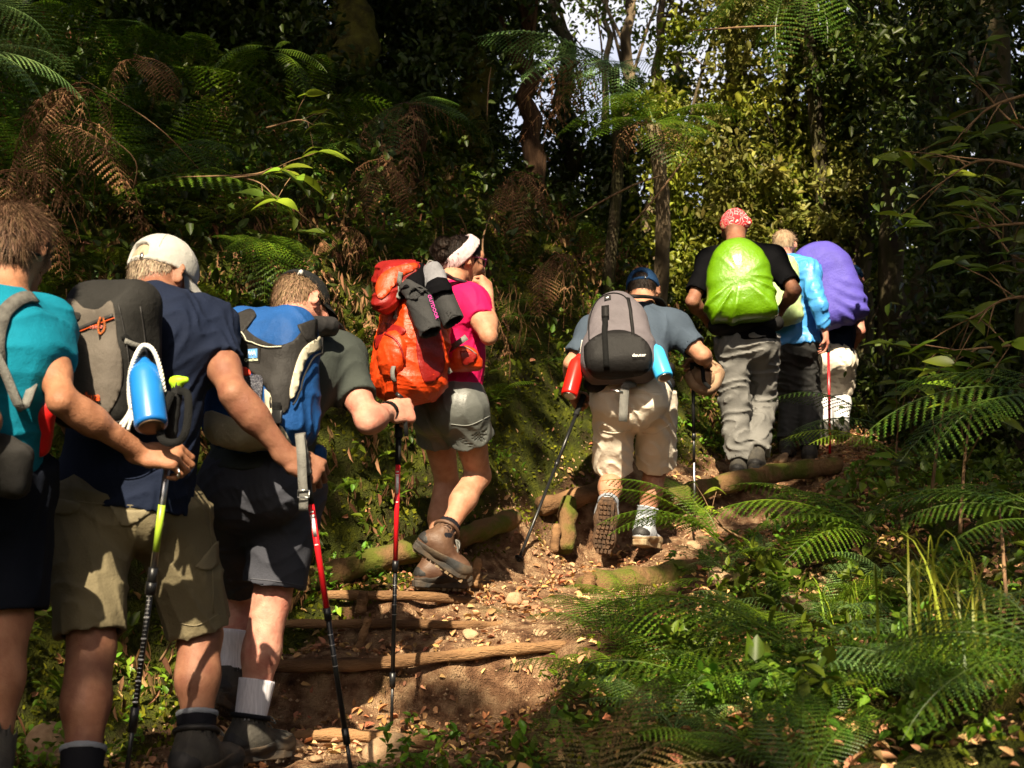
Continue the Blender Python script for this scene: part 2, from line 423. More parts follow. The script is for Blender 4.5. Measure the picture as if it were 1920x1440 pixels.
# the path as a line through the walkers' feet
PATH = np.array([P(*q)[:2] for q in [(-100,1700,2.6),(200,1500,3.5),(480,1420,4.4),(760,1260,5.1),(960,1120,5.9),(1130,1060,6.9),(1300,950,7.8),(1420,880,8.4),(1540,850,9.2),(1620,800,10.5),(1640,780,13)]])
def path_dist(x, y):
    p = np.stack([np.ravel(x), np.ravel(y)], 1); d = np.full(len(p), 99.0); side = np.zeros(len(p))
    for a, b in zip(PATH[:-1], PATH[1:]):
        t = np.clip(((p - a) @ (b - a)) / ((b - a) @ (b - a)), 0, 1); q = a + t[:, None] * (b - a)
        e = np.linalg.norm(p - q, axis=1); m = e < d; d[m] = e[m]
        cr = (b - a)[0] * (p - a)[:, 1] - (b - a)[1] * (p - a)[:, 0]; side[m] = np.sign(cr)[m]
    return d, side
class VN:       # value noise
    def __init__(s, seed): s.t = np.random.default_rng(seed).random((64, 64))
    def __call__(s, x, y, f):
        x = x * f; y = y * f; xi = np.floor(x).astype(int); yi = np.floor(y).astype(int); u = x - xi; v = y - yi
        u = u * u * (3 - 2 * u); v = v * v * (3 - 2 * v); g = lambda a, b: s.t[(xi + a) % 64, (yi + b) % 64]
        return (g(0, 0) * (1 - u) * (1 - v) + g(1, 0) * u * (1 - v) + g(0, 1) * (1 - u) * v + g(1, 1) * u * v) - .5
vn = VN(3)
def height(x, y):
    x = np.ravel(np.asarray(x, float)); y = np.ravel(np.asarray(y, float)); h = hbase(x, y); d, sd = path_dist(x, y)
    off = np.clip((d - .45) / .6, 0, 1)
    far = np.clip((np.hypot(x, y) - 11) / 8, 0, 1)
    return h + vn(x, y, 9) * .028 + vn(x + 3, y, 23) * .020 + off * (vn(x, y, 2.2) * .26 + vn(x, y + 9, 5) * .14 + vn(x, y, 11) * .05) + far * vn(x, y, .5) * .8
def hz(x, y): return float(height([x], [y])[0])
def grid_axis(parts):
    out = []
    for a, b, s in parts: out += list(np.arange(a, b, s))
    return np.array(out + [parts[-1][1]])
gx = grid_axis([(-60, -20, 4), (-20, -7, .8), (-7, -3, .12), (-3, 3.2, .03), (3.2, 7, .12), (7, 24, .8), (24, 60, 4)])
gy = grid_axis([(-60, -4, 4), (-4, 2.4, .4), (2.4, 9.6, .03), (9.6, 13, .1), (13, 32, .6), (32, 110, 4)])
GX, GY = np.meshgrid(gx, gy, indexing='ij'); GZ = height(GX, GY)
nx_, ny_ = GX.shape
I = np.arange(nx_ * ny_).reshape(nx_, ny_)
gf = np.stack([I[:-1, :-1], I[1:, :-1], I[1:, 1:], I[:-1, 1:]], -1).reshape(-1, 4)
g_me = mesh_np('ground', np.stack([GX.ravel(), GY.ravel(), GZ], 1), gf)
def ground_mat():
    m = bpy.data.materials.new('forest_soil'); m.use_nodes = True; N = m.node_tree.nodes; L = m.node_tree.links
    b = N['Principled BSDF']; b.inputs['Roughness'].default_value = .9; b.inputs['Specular IOR Level'].default_value = .2
    tc = N.new('ShaderNodeTexCoord')
    def noise(s, d=4):
        n = N.new('ShaderNodeTexNoise'); n.inputs['Scale'].default_value = s; n.inputs['Detail'].default_value = d; L.new(tc.outputs['Object'], n.inputs['Vector']); return n.outputs['Fac']
    def ramp(f, *st):
        r = N.new('ShaderNodeValToRGB'); e = r.color_ramp.elements
        e[0].position, e[0].color = st[0][0], (*st[0][1], 1); e[1].position, e[1].color = st[-1][0], (*st[-1][1], 1)
        for p, c in st[1:-1]: q = e.new(p); q.color = (*c, 1)
        L.new(f, r.inputs[0]); return r.outputs[0]
    soil = ramp(noise(14, 6), (.28, (.065, .028, .014)), (.46, (.25, .13, .068)), (.64, (.50, .32, .18)))
    moss = ramp(noise(9, 5), (.3, (.04, .03, .008)), (.5, (.05, .06, .006)), (.68, (.13, .14, .012)))
    at = N.new('ShaderNodeAttribute'); at.attribute_name = 'mossy'
    humus = ramp(noise(11, 6), (.3, (.02, .010, .005)), (.5, (.065, .030, .012)), (.72, (.15, .075, .03)))
    ms = N.new('ShaderNodeMapRange'); ms.inputs[1].default_value = .02; ms.inputs[2].default_value = .35; L.new(at.outputs['Fac'], ms.inputs[0])
    mxs = N.new('ShaderNodeMixRGB'); L.new(ms.outputs[0], mxs.inputs[0]); L.new(soil, mxs.inputs[1]); L.new(humus, mxs.inputs[2]); soil = mxs.outputs[0]
    mm = N.new('ShaderNodeMath'); mm.operation = 'MULTIPLY_ADD'; L.new(noise(3.3, 5), mm.inputs[0]); mm.inputs[1].default_value = 1.6; L.new(at.outputs['Fac'], mm.inputs[2])
    f = ramp(mm.outputs[0], (.0, (0, 0, 0)), (.99, (0, 0, 0)), (1.0, (1, 1, 1)))
    m3 = N.new('ShaderNodeMapRange'); m3.inputs[1].default_value = .98; m3.inputs[2].default_value = 1.3; L.new(mm.outputs[0], m3.inputs[0])
    mx = N.new('ShaderNodeMixRGB'); L.new(m3.outputs[0], mx.inputs[0]); L.new(soil, mx.inputs[1]); L.new(moss, mx.inputs[2]); L.new(mx.outputs[0], b.inputs['Base Color'])
    a = N.new('ShaderNodeMath'); a.operation = 'ADD'; L.new(noise(45, 5), a.inputs[0]); L.new(noise(160, 3), a.inputs[1])
    bp = N.new('ShaderNodeBump'); bp.inputs['Distance'].default_value = .035; bp.inputs['Strength'].default_value = 1; L.new(a.outputs[0], bp.inputs['Height']); L.new(bp.outputs[0], b.inputs['Normal'])
    return m
pd, ps = path_dist(GX, GY)
mossy = np.where(ps > 0, np.clip((pd - .36) / .30, 0, 1) * .95, np.clip((pd - .5) / .5, 0, 1) * .5)
at = g_me.attributes.new('mossy', 'FLOAT', 'POINT'); at.data.foreach_set('value', mossy.astype(np.float32))
M_soil = ground_mat()
ground = link('ground', g_me, M_soil); tag(ground, 'reddish brown forest soil of the stepped path and mossy banks', None, kind='structure')
GBVH = BVHTree.FromPolygons([Vector((float(a), float(b), float(c))) for a, b, c in zip(GX.ravel(), GY.ravel(), GZ)], [tuple(map(int, q)) for q in gf])
def on_ground(px, py, lift=0):
    """where a ray through the pixel meets the ground"""
    h = GBVH.ray_cast(Vector((0, 0, 0)), P(px, py, 1).normalized())
    return (np.array(h[0]) + V3(0, 0, lift), np.array(h[1])) if h[0] else (None, None)
# ------------------------------------------------------------ materials of people and kit
def skin(n, c, c2): return mat(n, c, .55, c2, 22, bump=.0022, bscale=70, spec=.3, detail=8, contrast=(.36, .64), sss=.08, fine=.5)
SK_light = skin('skin_fair', (.37, .165, .095), (.47, .24, .15))
SK_pink = skin('skin_ruddy', (.56, .28, .20), (.46, .17, .12))
SK_tan = skin('skin_tanned', (.27, .115, .06), (.36, .165, .09))
SK_red = skin('skin_sunburnt', (.26, .12, .07), (.20, .08, .048))
def cloth(n, c, r=.85, d=.78, b=.0025, s=40, weave=True, **k):
    return mat(n, c, r, tuple(x * d for x in c), s * .2, bump=b, bscale=s, detail=5, contrast=(.3, .7), **{'spec': .15, **k})
M = {}
M['teal'] = cloth('teal_jersey', (.004, .18, .27)); M['navy'] = cloth('navy_jersey', (.008, .013, .032))
M['navy_short'] = cloth('navy_cotton', (.005, .007, .014)); M['khaki'] = cloth('khaki_cotton', (.175, .145, .085), s=30, b=.004)
M['greytee'] = cloth('grey_jersey', (.045, .052, .046)); M['slate'] = cloth('slate_cotton', (.055, .057, .072))
M['pink'] = cloth('pink_jersey', (.58, .008, .095), .7); M['greyshort'] = cloth('grey_nylon', (.115, .12, .11), .45, spec=.5)
M['bluetee'] = cloth('blue_grey_jersey', (.060, .082, .115)); M['cream'] = cloth('cream_cotton', (.84, .74, .60), s=30, b=.004)
M['black'] = cloth('black_fabric', (.003, .003, .004), spec=.06); M['charcoal'] = cloth('charcoal_nylon', (.02, .018, .017), .6, spec=.5)
M['trouser'] = cloth('grey_trouser', (.17, .165, .155), .55, b=.004, s=25); M['darktrouser'] = cloth('dark_trouser', (.045, .045, .045), .6)
M['bluejacket'] = cloth('blue_shell', (.06, .30, .72), .45, spec=.5); M['whitesock'] = mat('white_sock', (.74, .72, .78), .9, (.58, .56, .62), 160, stretch=(1, 1, .02), bump=.002, bscale=120)
M['blacksock'] = cloth('black_sock', (.01, .01, .014)); M['greysock'] = cloth('grey_sock', (.26, .28, .32))
M['bootgrey'] = mat('boot_grey', (.035, .032, .028), .75, (.075, .068, .056), 16, bump=.003, bscale=80)
M['bootbrown'] = mat('boot_brown_leather', (.065, .028, .015), .55, (.12, .065, .038), 12, bump=.002, bscale=60, spec=.4)
M['rubber'] = mat('boot_rubber', (.03, .03, .03), .8, (.10, .07, .045), 14, bump=.002, bscale=70)
M['sole'] = mat('boot_sole', (.36, .28, .17), .8, (.2, .12, .06), 20, bump=.003, bscale=60)
M['shoegrey'] = mat('trail_shoe', (.44, .46, .50), .7, (.30, .32, .36), 30, bump=.002, bscale=90)
M['shoesole'] = mat('trail_sole', (.07, .045, .03), .85, (.16, .09, .05), 25, bump=.005, bscale=60)
M['orangetrim'] = mat('orange_trim', (.75, .28, .14), .7)
M['capcream'] = cloth('cream_cap', (.43, .415, .385)); M['capblue'] = cloth('navy_cap', (.02, .06, .15)); M['capblack'] = cloth('black_cap', (.015, .016, .016))
M['metal'] = mat('brushed_metal', (.55, .55, .55), .3, metallic=1); M['shaftblack'] = mat('black_shaft', (.012, .012, .013), .35, spec=.5)
M['shaftred'] = mat('red_shaft', (.62, .012, .02), .28, spec=.6); M['shaftgreen'] = mat('green_shaft', (.35, .52, .04), .35, spec=.5)
M['white'] = mat('white_print', (.85, .85, .85), .6); M['lime'] = mat('lime_plastic', (.36, .62, .02), .45)
M['grip'] = mat('black_grip', (.010, .010, .010), .75, bump=.002, bscale=200); M['corkgrip'] = mat('grey_grip', (.10, .095, .09), .8, (.16, .15, .14), 60)
M['strap'] = cloth('black_webbing', (.008, .008, .008), s=200); M['greystrap'] = cloth('grey_webbing', (.19, .185, .17), s=200)
M['bandana'] = None
def hairmat(n, c, c2): return mat(n, c, .6, c2, 60, bump=.003, bscale=110, spec=.22, stretch=(1, 1, .25), contrast=(.3, .7), island=.35)
H_brown = hairmat('brown_hair', (.055, .028, .015), (.16, .09, .05)); H_grey = hairmat('greying_hair', (.22, .16, .11), (.34, .26, .18))
H_sand = hairmat('sandy_hair', (.20, .12, .07), (.30, .19, .11)); H_dark = hairmat('dark_hair', (.008, .005, .003), (.022, .012, .008)); H_light = hairmat('light_brown_hair', (.30, .20, .12), (.42, .30, .20))

def ortho(d, n):
    d = nz(d); n = nz(np.asarray(n, float) - d * np.dot(n, d)); return d, n, np.cross(d, n)
def hand_prims(w, d, n, t, curl=.9, s=1.0, thumb=1):
    """w wrist, d towards the knuckles, n out of the back of the hand, t towards the thumb"""
    d = nz(d); n = nz(np.asarray(n, float) - d * np.dot(n, d)); t0 = np.asarray(t, float); t = nz(t0 - d * np.dot(t0, d) - n * np.dot(t0, n))
    S = s; pr = [Box(w + d * .052 * S, (d, t, n), (.046 * S, .040 * S, .014 * S), .013 * S, .012), Cone(w - d * .02, w + d * .03 * S, .026 * S, .027 * S, .02, n, 1.35)]
    pr.append(Cone(w + d * .018 * S + t * .022 * S - n * .008 * S, w + d * .055 * S + t * .034 * S - n * .012 * S, .015 * S, .013 * S, .012))
    L = [(.044, .027, .021), (.048, .031, .023), (.044, .029, .022), (.036, .022, .019)]
    for i in range(4):
        b = w + d * (.094 - [.003, 0, .004, .011][i]) * S + t * (.033 - .0222 * i) * S
        r = [.0092, .0095, .009, .008][i] * S; a = 0
        pr.append(Cone(b - d * .02 * S, b, r, r * 1.04, .006)); c = b
        for k, l in enumerate(L[i]):
            a += [1.15, 1.45, .95][k] * curl * (1 + .04 * (i - 1.5)); e = c + (d * math.cos(a) - n * math.sin(a) - t * .02) * l * S
            pr.append(Cone(c, e, r * (1 - .08 * k), r * (.93 - .08 * k), .004)); c = e
    if thumb:
        b = w + d * .052 * S + t * .037 * S - n * .010 * S; e = b + nz(d * .75 + t * .25 - n * .75) * .036 * S; f = e + nz(d * .45 - t * .55 - n * .55) * .030 * S
        pr += [Cone(b, e, .0115 * S, .0105 * S, .008), Cone(e, f, .0102 * S, .0085 * S, .004)]
    return pr
def head_prims(c, face, up, s=1.0, R=None):
    f = nz(face); u = nz(np.asarray(up, float) - f * np.dot(up, f)); r = np.cross(f, u)
    q = lambda x, y, z: c + (r * x + f * y + u * z) * s          # x right, y to the face, z up
    ax = (r, f, u)
    pr = [Ell(q(0, -.012, .028), ax, (.076 * s, .094 * s, .088 * s), .03), Cone(q(0, .03, -.01), q(0, .052, -.085), .058 * s, .034 * s, .04, r, 1.0),
          Ell(q(0, -.045, -.005), ax, (.066 * s, .05 * s, .06 * s), .03),
          Ell(q(0, .075, .045), ax, (.05 * s, .022 * s, .03 * s), .02), Ell(q(0, .088, -.098), ax, (.02 * s, .016 * s, .016 * s), .02),
          Cone(q(0, .090, .020), q(0, .112, -.022), .009 * s, .013 * s, .012), Ell(q(.011, .100, -.028), ax, (.008 * s, .01 * s, .008 * s), .006), Ell(q(-.011, .100, -.028), ax, (.008 * s, .01 * s, .008 * s), .006),
          Ell(q(.038, .068, -.018), ax, (.024 * s, .02 * s, .022 * s), .02), Ell(q(-.038, .068, -.018), ax, (.024 * s, .02 * s, .022 * s), .02),
          Cone(q(-.018, .092, -.052), q(.018, .092, -.052), .0075 * s, .0075 * s, .008), Cone(q(-.015, .090, -.063), q(.015, .090, -.063), .0085 * s, .0085 * s, .006)]
    for e in (-1, 1):
        a2 = nz(r * e * .62 - f * .78)     # plane of the ear
        pr += [Ell(q(.086 * e, -.014, .004), (nz(np.cross(u, a2)), a2, u), (.019 * s, .007 * s, .032 * s), .006), Ell(q(.077 * e, .000, -.022), ax, (.008 * s, .01 * s, .012 * s), .006),
               Ell(q(.030 * e, .074, .022), ax, (.013 * s, .013 * s, .011 * s), .004)]
    minus = []
    for e in (-1, 1): minus.append(Ell(q(.093 * e, .000, .004), ax, (.010 * s, .010 * s, .018 * s)))
    return pr, minus, q, ax

class Person: pass
def person(label, J, skinmat, hair=None, vox=.006, s=1.0, stout=1.0, hands=None, legs=True, legr=1.0, hs=1.0, arm=1.0, group='hikers walking up the path', head=True):
    """J: joints (px, py, Y) or world vectors. Builds the body as one continuous skin and returns its frame"""
    p = Person(); W = {k: (Pn(*v) if isinstance(v, tuple) else np.asarray(v, float)) for k, v in J.items() if k not in ('bf', 'hf', 'hu', 'ff', 'fl', 'fr')}
    p.W = W; bf = p.bf = nz(J['bf']); hf = nz(J['hf']); hu = nz(J['hu'])
    base = (W['al'] + W['ar']) / 2 if legs else W['pv'] * 1.0
    p.root = empty('person', base, label, 'person', group)
    up = nz(W['ch'] - W['pv']); n = nz(bf - up * np.dot(bf, up)); rt = np.cross(n, up); p.up, p.n, p.rt = up, n, rt
    q = s * stout
    T = [Cone(W['pv'], W['wa'], .158 * q, .142 * q, .05, n, 1.28), Cone(W['wa'], W['ch'], .142 * q, .160 * s, .06, n, 1.35),
         Cone(W['ch'], W['nk'] - up * .07, .150 * s, .085 * s, .06, n, 1.3)]
    for sd, sh in ((-1, 'sl'), (1, 'sr')):
        T.append(Cone(W['nk'] - up * .035 * s, W[sh], .052 * s, .060 * s, .05)); T.append(Cone(W['ch'] + rt * sd * .08 * s, W[sh] - up * .02, .085 * s, .055 * s, .05))
        T.append(Ell(W['pv'] + rt * sd * .075 * q - n * .055 * q - up * .05, (rt, n, up), (.085 * q, .075 * q, .095 * q), .04))
    p.torso = T
    H, minus, hq, hax = head_prims(W['hd'], hf, hu, s * hs)
    p.hq, p.hax, p.hs = hq, hax, s * hs
    neck = [Cone(W['nk'], W['hd'] - hu * .05 * s - hf * .02 * s, .064 * s * stout ** .5, .060 * s * stout ** .5, .03)]
    arms = {}
    for sd, k in ((-1, 'l'), (1, 'r')):
        S, E, Wr = W['s' + k], W['e' + k], W['w' + k]; a = s * arm
        pr = [Cone(S, E, .056 * a, .040 * a, .03), Cone(S * .75 + E * .25, S * .35 + E * .65, .052 * a, .044 * a, .03),
              Cone(E, E + (Wr - E) * .35, .036 * a, .042 * a, .03), Cone(E + (Wr - E) * .25, Wr, .043 * a, .025 * s, .03), Ell(E - nz((S - E) / np.linalg.norm(S - E) + (Wr - E) / np.linalg.norm(Wr - E)) * .026 * a, (V3(1, 0, 0), V3(0, 1, 0), V3(0, 0, 1)), (.018, .018, .018), .02)]
        d = Wr - E
        hp = (hands or {}).get(k)
        if hp is None:
            nn = rt * sd + bf * .2; hd_ = dict(d=d, n=nn, t=np.cross(d, nn) * (1 if sd > 0 else -1), curl=.45)
        else: hd_ = dict(hp)
        g = hd_.pop('at', None)
        if g is not None:      # wrist so that the palm closes on point g
            dd = nz(hd_['d']); nn = nz(np.asarray(hd_['n'], float) - dd * np.dot(hd_['n'], dd))
            Wr2 = Pn(*g) - dd * .072 * s + nn * .026 * s; W['w' + k] = Wr2
            pr = pr[:2] + [Cone(E, E + (Wr2 - E) * .35, .036 * a, .042 * a, .03), Cone(E + (Wr2 - E) * .22, Wr2, .043 * a, .025 * s, .03)] + pr[4:]
        arms[k] = pr; hd_['s'] = s * hd_.get('s', 1.04)
        arms[k + 'h'] = hand_prims(W['w' + k], **hd_)
    p.arms = arms; L = {}
    ff = J.get('ff', bf)
    p.foot = {}
    for k in 'lr':
        Hh, K, A, Tt = W['h' + k], W['k' + k], W['a' + k], W['t' + k]
        fd = nz(Tt - A); sh = nz(A - K); back = nz(-bf - sh * np.dot(-bf, sh)); g = s * legr
        L[k] = [Cone(Hh, K, .092 * g, .056 * g, .04), Cone(K, K * .62 + A * .38, .055 * g, .052 * g, .03), Cone(K * .85 + A * .15 + back * .012, K * .55 + A * .45 + back * .016, .046 * g, .050 * g, .03),
                Cone(K * .62 + A * .38, A, .053 * g, .036 * g, .03), Cone(A, Tt, .037 * s, .024 * s, .03, None)]
    p.legs = L
    allp = T + neck + (H if head else []) + arms['l'] + arms['r'] + arms['lh'] + arms['rh'] + L['l'] + L['r']
    p.neck = neck
    p.body = shape_obj('body', Shape(allp, minus=minus), vox, skinmat, p.root)
    p.bodyshape = Shape(allp); p.s = s; p.vox = vox
    return p
def cutback(prims, off=0):      # a prim enlarged
    return prims
def shirt(p, m, vox, sl=(.55, .55), hem=.06, loose=.012, wr=.005, collar=.02, seed=1, legs_off=.012, name='shirt', extra=(), belly=None):
    W, s = p.W, p.s; up = p.up
    pr = []
    lo = loose
    T = [Cone(c.a, c.b, c.r1 + lo, c.r2 + lo, .05, c.n, c.f) if isinstance(c, Cone) else Ell(c.c, c.ax, c.r + lo, .05) for c in p.torso]
    for c in T[:1]: c.a = c.a - up * hem
    cl = []
    sleeves = []
    for i, k in enumerate('lr'):
        S, E, Wr = W['s' + k], W['e' + k], W['w' + k]
        if sl[i] <= 1:
            e = S + (E - S) * sl[i]; d = nz(E - S)
            sleeves.append([Cone(S - d * .01, e + d * .05, .070 * s, (.050 + lo * 1.6) * s, .03)]); sleeves[-1].append((e, d))
        else:
            t = sl[i] - 1; e = E + (Wr - E) * t
            sleeves.append([Cone(S, E, .074 * s, (.050 + lo) * s, .03), Cone(E, e, .056 * s, .047 * s, .03)]); sleeves[-1].append((e, nz(Wr - E)))
    return T, sleeves
def part_shape(prims, over=(), clips=(), minus=(), disp=None): return Shape(prims, over, minus, clips, disp)
def inflate(prims, o):
    out = []
    for c in prims:
        if isinstance(c, Cone): out.append(Cone(c.a, c.b, c.r1 + o, c.r2 + o, c.k, c.n, c.f))
        elif isinstance(c, Ell): out.append(Ell(c.c, c.ax, c.r + o, c.k))
        else: out.append(c)
    return out
class Clipped:   # a prim group kept only on one side of some planes, so sleeves and torso can be cut separately
    def __init__(s, prims, clips, k=.03, minus=()):
        s.pr = prims; s.cl = [(np.asarray(c, float), nz(n)) for c, n in clips]; s.k = k; s.minus = list(minus)
        s.lo = np.min([q.lo for q in prims], 0); s.hi = np.max([q.hi for q in prims], 0)
    def __call__(s, p, off=0):
        d = None
        for q in s.pr:
            e = q(p, off)
            if d is None: d = e
            else:
                h = np.maximum(q.k - np.abs(d - e), 0) / q.k; d = np.minimum(d, e) - h * h * q.k * .25
        for c, n in s.cl: d = np.maximum(d, (p - c) @ n)
        for m in s.minus: d = np.maximum(d, -m(p))
        return d
def tee(p, m, vox, sl=(.6, .6), hem=.08, loose=.014, wr=.006, seed=1, name='shirt', hemcut=None, cuffr=1.0, hemx=-.003):
    W, s, up = p.W, p.s, p.up
    T = inflate(p.torso, loose); T[0] = Cone(p.torso[0].a - up * (hem + .05), p.torso[0].b, p.torso[0].r1 + loose + hemx, p.torso[0].r2 + loose, .05, p.n, 1.25)
    nkc = (W['nk'] + up * .035 * s, nz(nz(W['hd'] - W['nk']) + up)); hc = hemcut or (W['pv'] - up * hem, -up)
    groups = [Clipped(T, [nkc, hc], .05)]
    for i, k in enumerate('lr'):
        S, E, Wr = W['s' + k], W['e' + k], W['w' + k]
        if sl[i] <= 1:
            d = nz(E - S); e = S + (E - S) * sl[i]
            rr = p.arms[k][1].r2
            groups.append(Clipped([Cone(S - d * .02, e + d * .06, .070 * s, (rr + .016 * cuffr), .03)], [(e, d)], .05, [Cone(e - d * .01, e + d * .08, rr + .010 * cuffr - .001, rr + .010 * cuffr, .01)]))
        else:
            t = sl[i] - 1; d = nz(Wr - E); e = E + (Wr - E) * t
            groups.append(Clipped([Cone(S, E, .072 * s, .060 * s, .03), Cone(E, e + d * .05, .060 * s, .046 * s, .03)], [(e, d)], .05))
    return shape_obj(name, Shape(groups, disp=wrink(wr, 22, seed, (1, 1, .6))), vox, m, p.root)
def pants(p, m, vox, cut=(.85, .85), loose=(.030, .026), top=.05, wr=.006, seed=2, name='shorts', hollow=True, fr=22, flare=None, hemr=None, strch=(1, 1, 1)):
    """cut: fraction along hip->knee (<=1) or 1 + fraction along knee->ankle"""
    W, s, up = p.W, p.s, p.up
    T = inflate(p.torso[:1] + p.torso[4:6] + p.torso[7:9] if False else [p.torso[0]] + [e for e in p.torso if isinstance(e, Ell)], loose[0] * .6)
    groups = [Clipped(T + [Cone(W['hl'] + up * .03, W['hr'] + up * .03, .10 * s, .10 * s, .05)], [(W['pv'] + up * top, up)], .04)]
    for i, k in enumerate('lr'):
        Hh, K, A = W['h' + k], W['k' + k], W['a' + k]; L = p.legs[k]
        r1, r2 = L[0].r1 + loose[0] * .6, L[0].r2 + loose[1]
        if hemr: r2 = hemr[i]
        if cut[i] <= 1:
            d = nz(K - Hh); e = Hh + (K - Hh) * cut[i]
            groups.append(Clipped([Cone(Hh, e + d * .06, r1, r2, .04)], [(e, d)], .04, [Cone(e - d * .05, e + d * .09, r2 - .014, r2 - .008, .01)] if hollow else []))
        else:
            t = cut[i] - 1; d = nz(A - K); e = K + (A - K) * t; r3 = L[3].r2 + loose[1] * 1.1
            groups.append(Clipped([Cone(Hh, K, r1, r2, .04), Cone(K, e, r2, r3, .04), Cone(e, e + d * .04, r3, r3, .01)], [(e, d)], .04, [Cone(e - d * .03, e + d * .06, r3 - .012, r3 - .009, .01)] if hollow else []))
    return shape_obj(name, Shape(groups, disp=wrink(wr, fr, seed, strch)), vox, m, p.root)
def sock(p, k, t0, m, vox, name='sock', ext=.0105, mat2=None):
    W = p.W; K, A = W['k' + k], W['a' + k]; d = nz(A - K); e = K + (A - K) * t0
    o = shape_obj(name, Shape([Clipped(inflate(p.legs[k][1:4], ext), [(e, -d)], .03)], disp=None), vox, m, p.root)
    if mat2:
        r = p.legs[k][3]; ee = e + d * .006
        b = shape_obj('sock_band', Shape([Clipped(inflate(p.legs[k][1:4], ext + .003), [(e - d * .002, -d), (e + d * .014, d)], .03)]), vox, mat2, p.root)
    return o
def boot(p, k, m, msole, vox, high=.12, up=None, fwd=None, L=.285, wd=.052, trim=None, laces=None, lugs=True, s=1.0, cuff=None):
    """boot as part of a person: ankle joint A, toe direction fwd, sole normal up"""
    W = p.W; A, K, Tt = W['a' + k], W['k' + k], W['t' + k]
    f = nz(fwd if fwd is not None else Tt - A); u = nz(up if up is not None else V3(0, 0, 1)); u = nz(u - f * np.dot(u, f)); r = np.cross(f, u)
    hl = A - f * .075 * s - u * .075 * s; q = lambda x, y, z: A + (r * x + f * y + u * z) * s
    sh = nz(K - A)
    pr = [Cone(q(0, -.035, -.035), q(0, .02, -.04), .043 * s, .044 * s, .04), Cone(q(0, .02, -.035), q(0, .135, -.058), .045 * s, .034 * s, .04, r, .8),
          Ell(q(0, .135, -.058), (r, f, u), (.050 * s, .062 * s, .034 * s), .03), Ell(q(0, -.045, -.05), (r, f, u), (.037 * s, .042 * s, .04 * s), .03),
          Cone(q(0, -.01, -.01), A + sh * high, .050 * s, .054 * s, .03)]
    cl = [(A + sh * high, sh)]
    up_ = shape_obj('boot', Shape([Clipped(pr, [(q(0, 0, -.085), -u), cl[0]], .03, [Cone(A + sh * (high - .005), A + sh * (high + .06), .050 * s, .054 * s)])], disp=wrink(.0015, 60, 3)), vox, m, p.root)
    shape_obj('rubber_rand', Shape([Clipped(inflate(pr[:-1], .0035 * s), [(q(0, 0, -.048), nz(u - f * .10)), (q(0, 0, -.085), -u)], .02)]), vox, msole, up_)
    shape_obj('heel_panel', Shape([Clipped(inflate(pr[:-1], .0025 * s), [(q(0, -.030, 0), nz(f - u * .25)), (q(0, 0, -.052), -u), (q(0, 0, .01), u)], .02)]), vox, M['charcoal'], up_)
    sol = []
    out = [(-.088, .026), (-.07, .036), (-.03, .036), (.02, .035), (.07, .042), (.11, .050), (.15, .047), (.18, .034), (.195, .016)]
    v = []; nn = len(out)
    ring = [(y, x) for y, x in out] + [(y, -x) for y, x in out[::-1]]
    mb = MB(); z = [-.070, -.076, -.098, -.102]; sc = [1.0, 1.06, 1.04, .97]
    for zz, c in zip(z, sc):
        for y, x in ring: v.append(q(x * c, y + (c - 1) * (.05 if y > .05 else -.05), zz + (.016 if y > .15 else 0) * (y - .15) / .045))
    R = len(ring); F = []
    for i in range(3):
        for j in range(R): F.append((i * R + j, i * R + (j + 1) % R, (i + 1) * R + (j + 1) % R, (i + 1) * R + j))
    F.append(tuple(range(R))); F.append(tuple(3 * R + j for j in range(R))[::-1])
    mb.add(v, F); so_ = mb.build('sole', msole, up_, smooth=False)
    if lugs:
        mb = MB(); rg = random.Random(4)
        for y in np.arange(-.07, .18, .024):
            w = np.interp(y, [a for a, b in out], [b for a, b in out])
            for x in np.arange(-w + .011, w - .008, .019):
                a = rg.uniform(-.5, .5); d1 = r * math.cos(a) + f * math.sin(a); d2 = -r * math.sin(a) + f * math.cos(a)
                mb.box(q(x, y, -.106), (d1, d2, u), (.0065 * s, .008 * s, .007 * s))
        mb.build('tread', trim or msole, up_, smooth=False)
    if laces is not None:
        mh = MB()
        for i in range(5):
            for sg in (-1, 1):
                c_ = q(.026 * sg, .025 + .075 * (1 - i / 4), .006 - .036 * (1 - i / 4)); mh.tube([c_ - u * .003, c_ + u * .004], .0042, 6)
        mh.build('eyelets', M['metal'], up_)
        mb = MB()
        for i in range(5):
            t = i / 4; a = q(-.022, .025 + .075 * (1 - t) , .012 - .036 * (1 - t)); b = q(.022, .025 + .075 * (1 - t), .012 - .036 * (1 - t)); c = q(.0, .03 + .075 * (1 - t), .022 - .036 * (1 - t))
            mb.tube(smoothpts([a, c, b], 3), .0028, 5)
        c = q(0, .055, .03)
        for sg in (-1, 1):
            mb.tube(smoothpts([c, c + r * sg * .02 + f * .02, c + r * sg * .035 + f * .03 - u * .02, c + r * sg * .012 + f * .025 - u * .012, c], 4), .0026, 5)
            mb.tube(smoothpts([c, c + r * sg * .012 + f * .03 - u * .03, c + r * sg * .02 + f * .045 - u * .06], 4), .0026, 5)
        mb.build('laces', laces, up_)
    if cuff is not None:
        mb = MB(); cpt = A + sh * high; a1 = nz(np.cross(sh, f)); a2 = np.cross(a1, sh)
        mb.tube([cpt + (a1 * math.cos(t) + a2 * math.sin(t)) * .057 * s for t in np.linspace(0, 2 * math.pi, 21)], .0085 * s, 6, cap=False); mb.build('cuff', cuff, up_)
    return up_
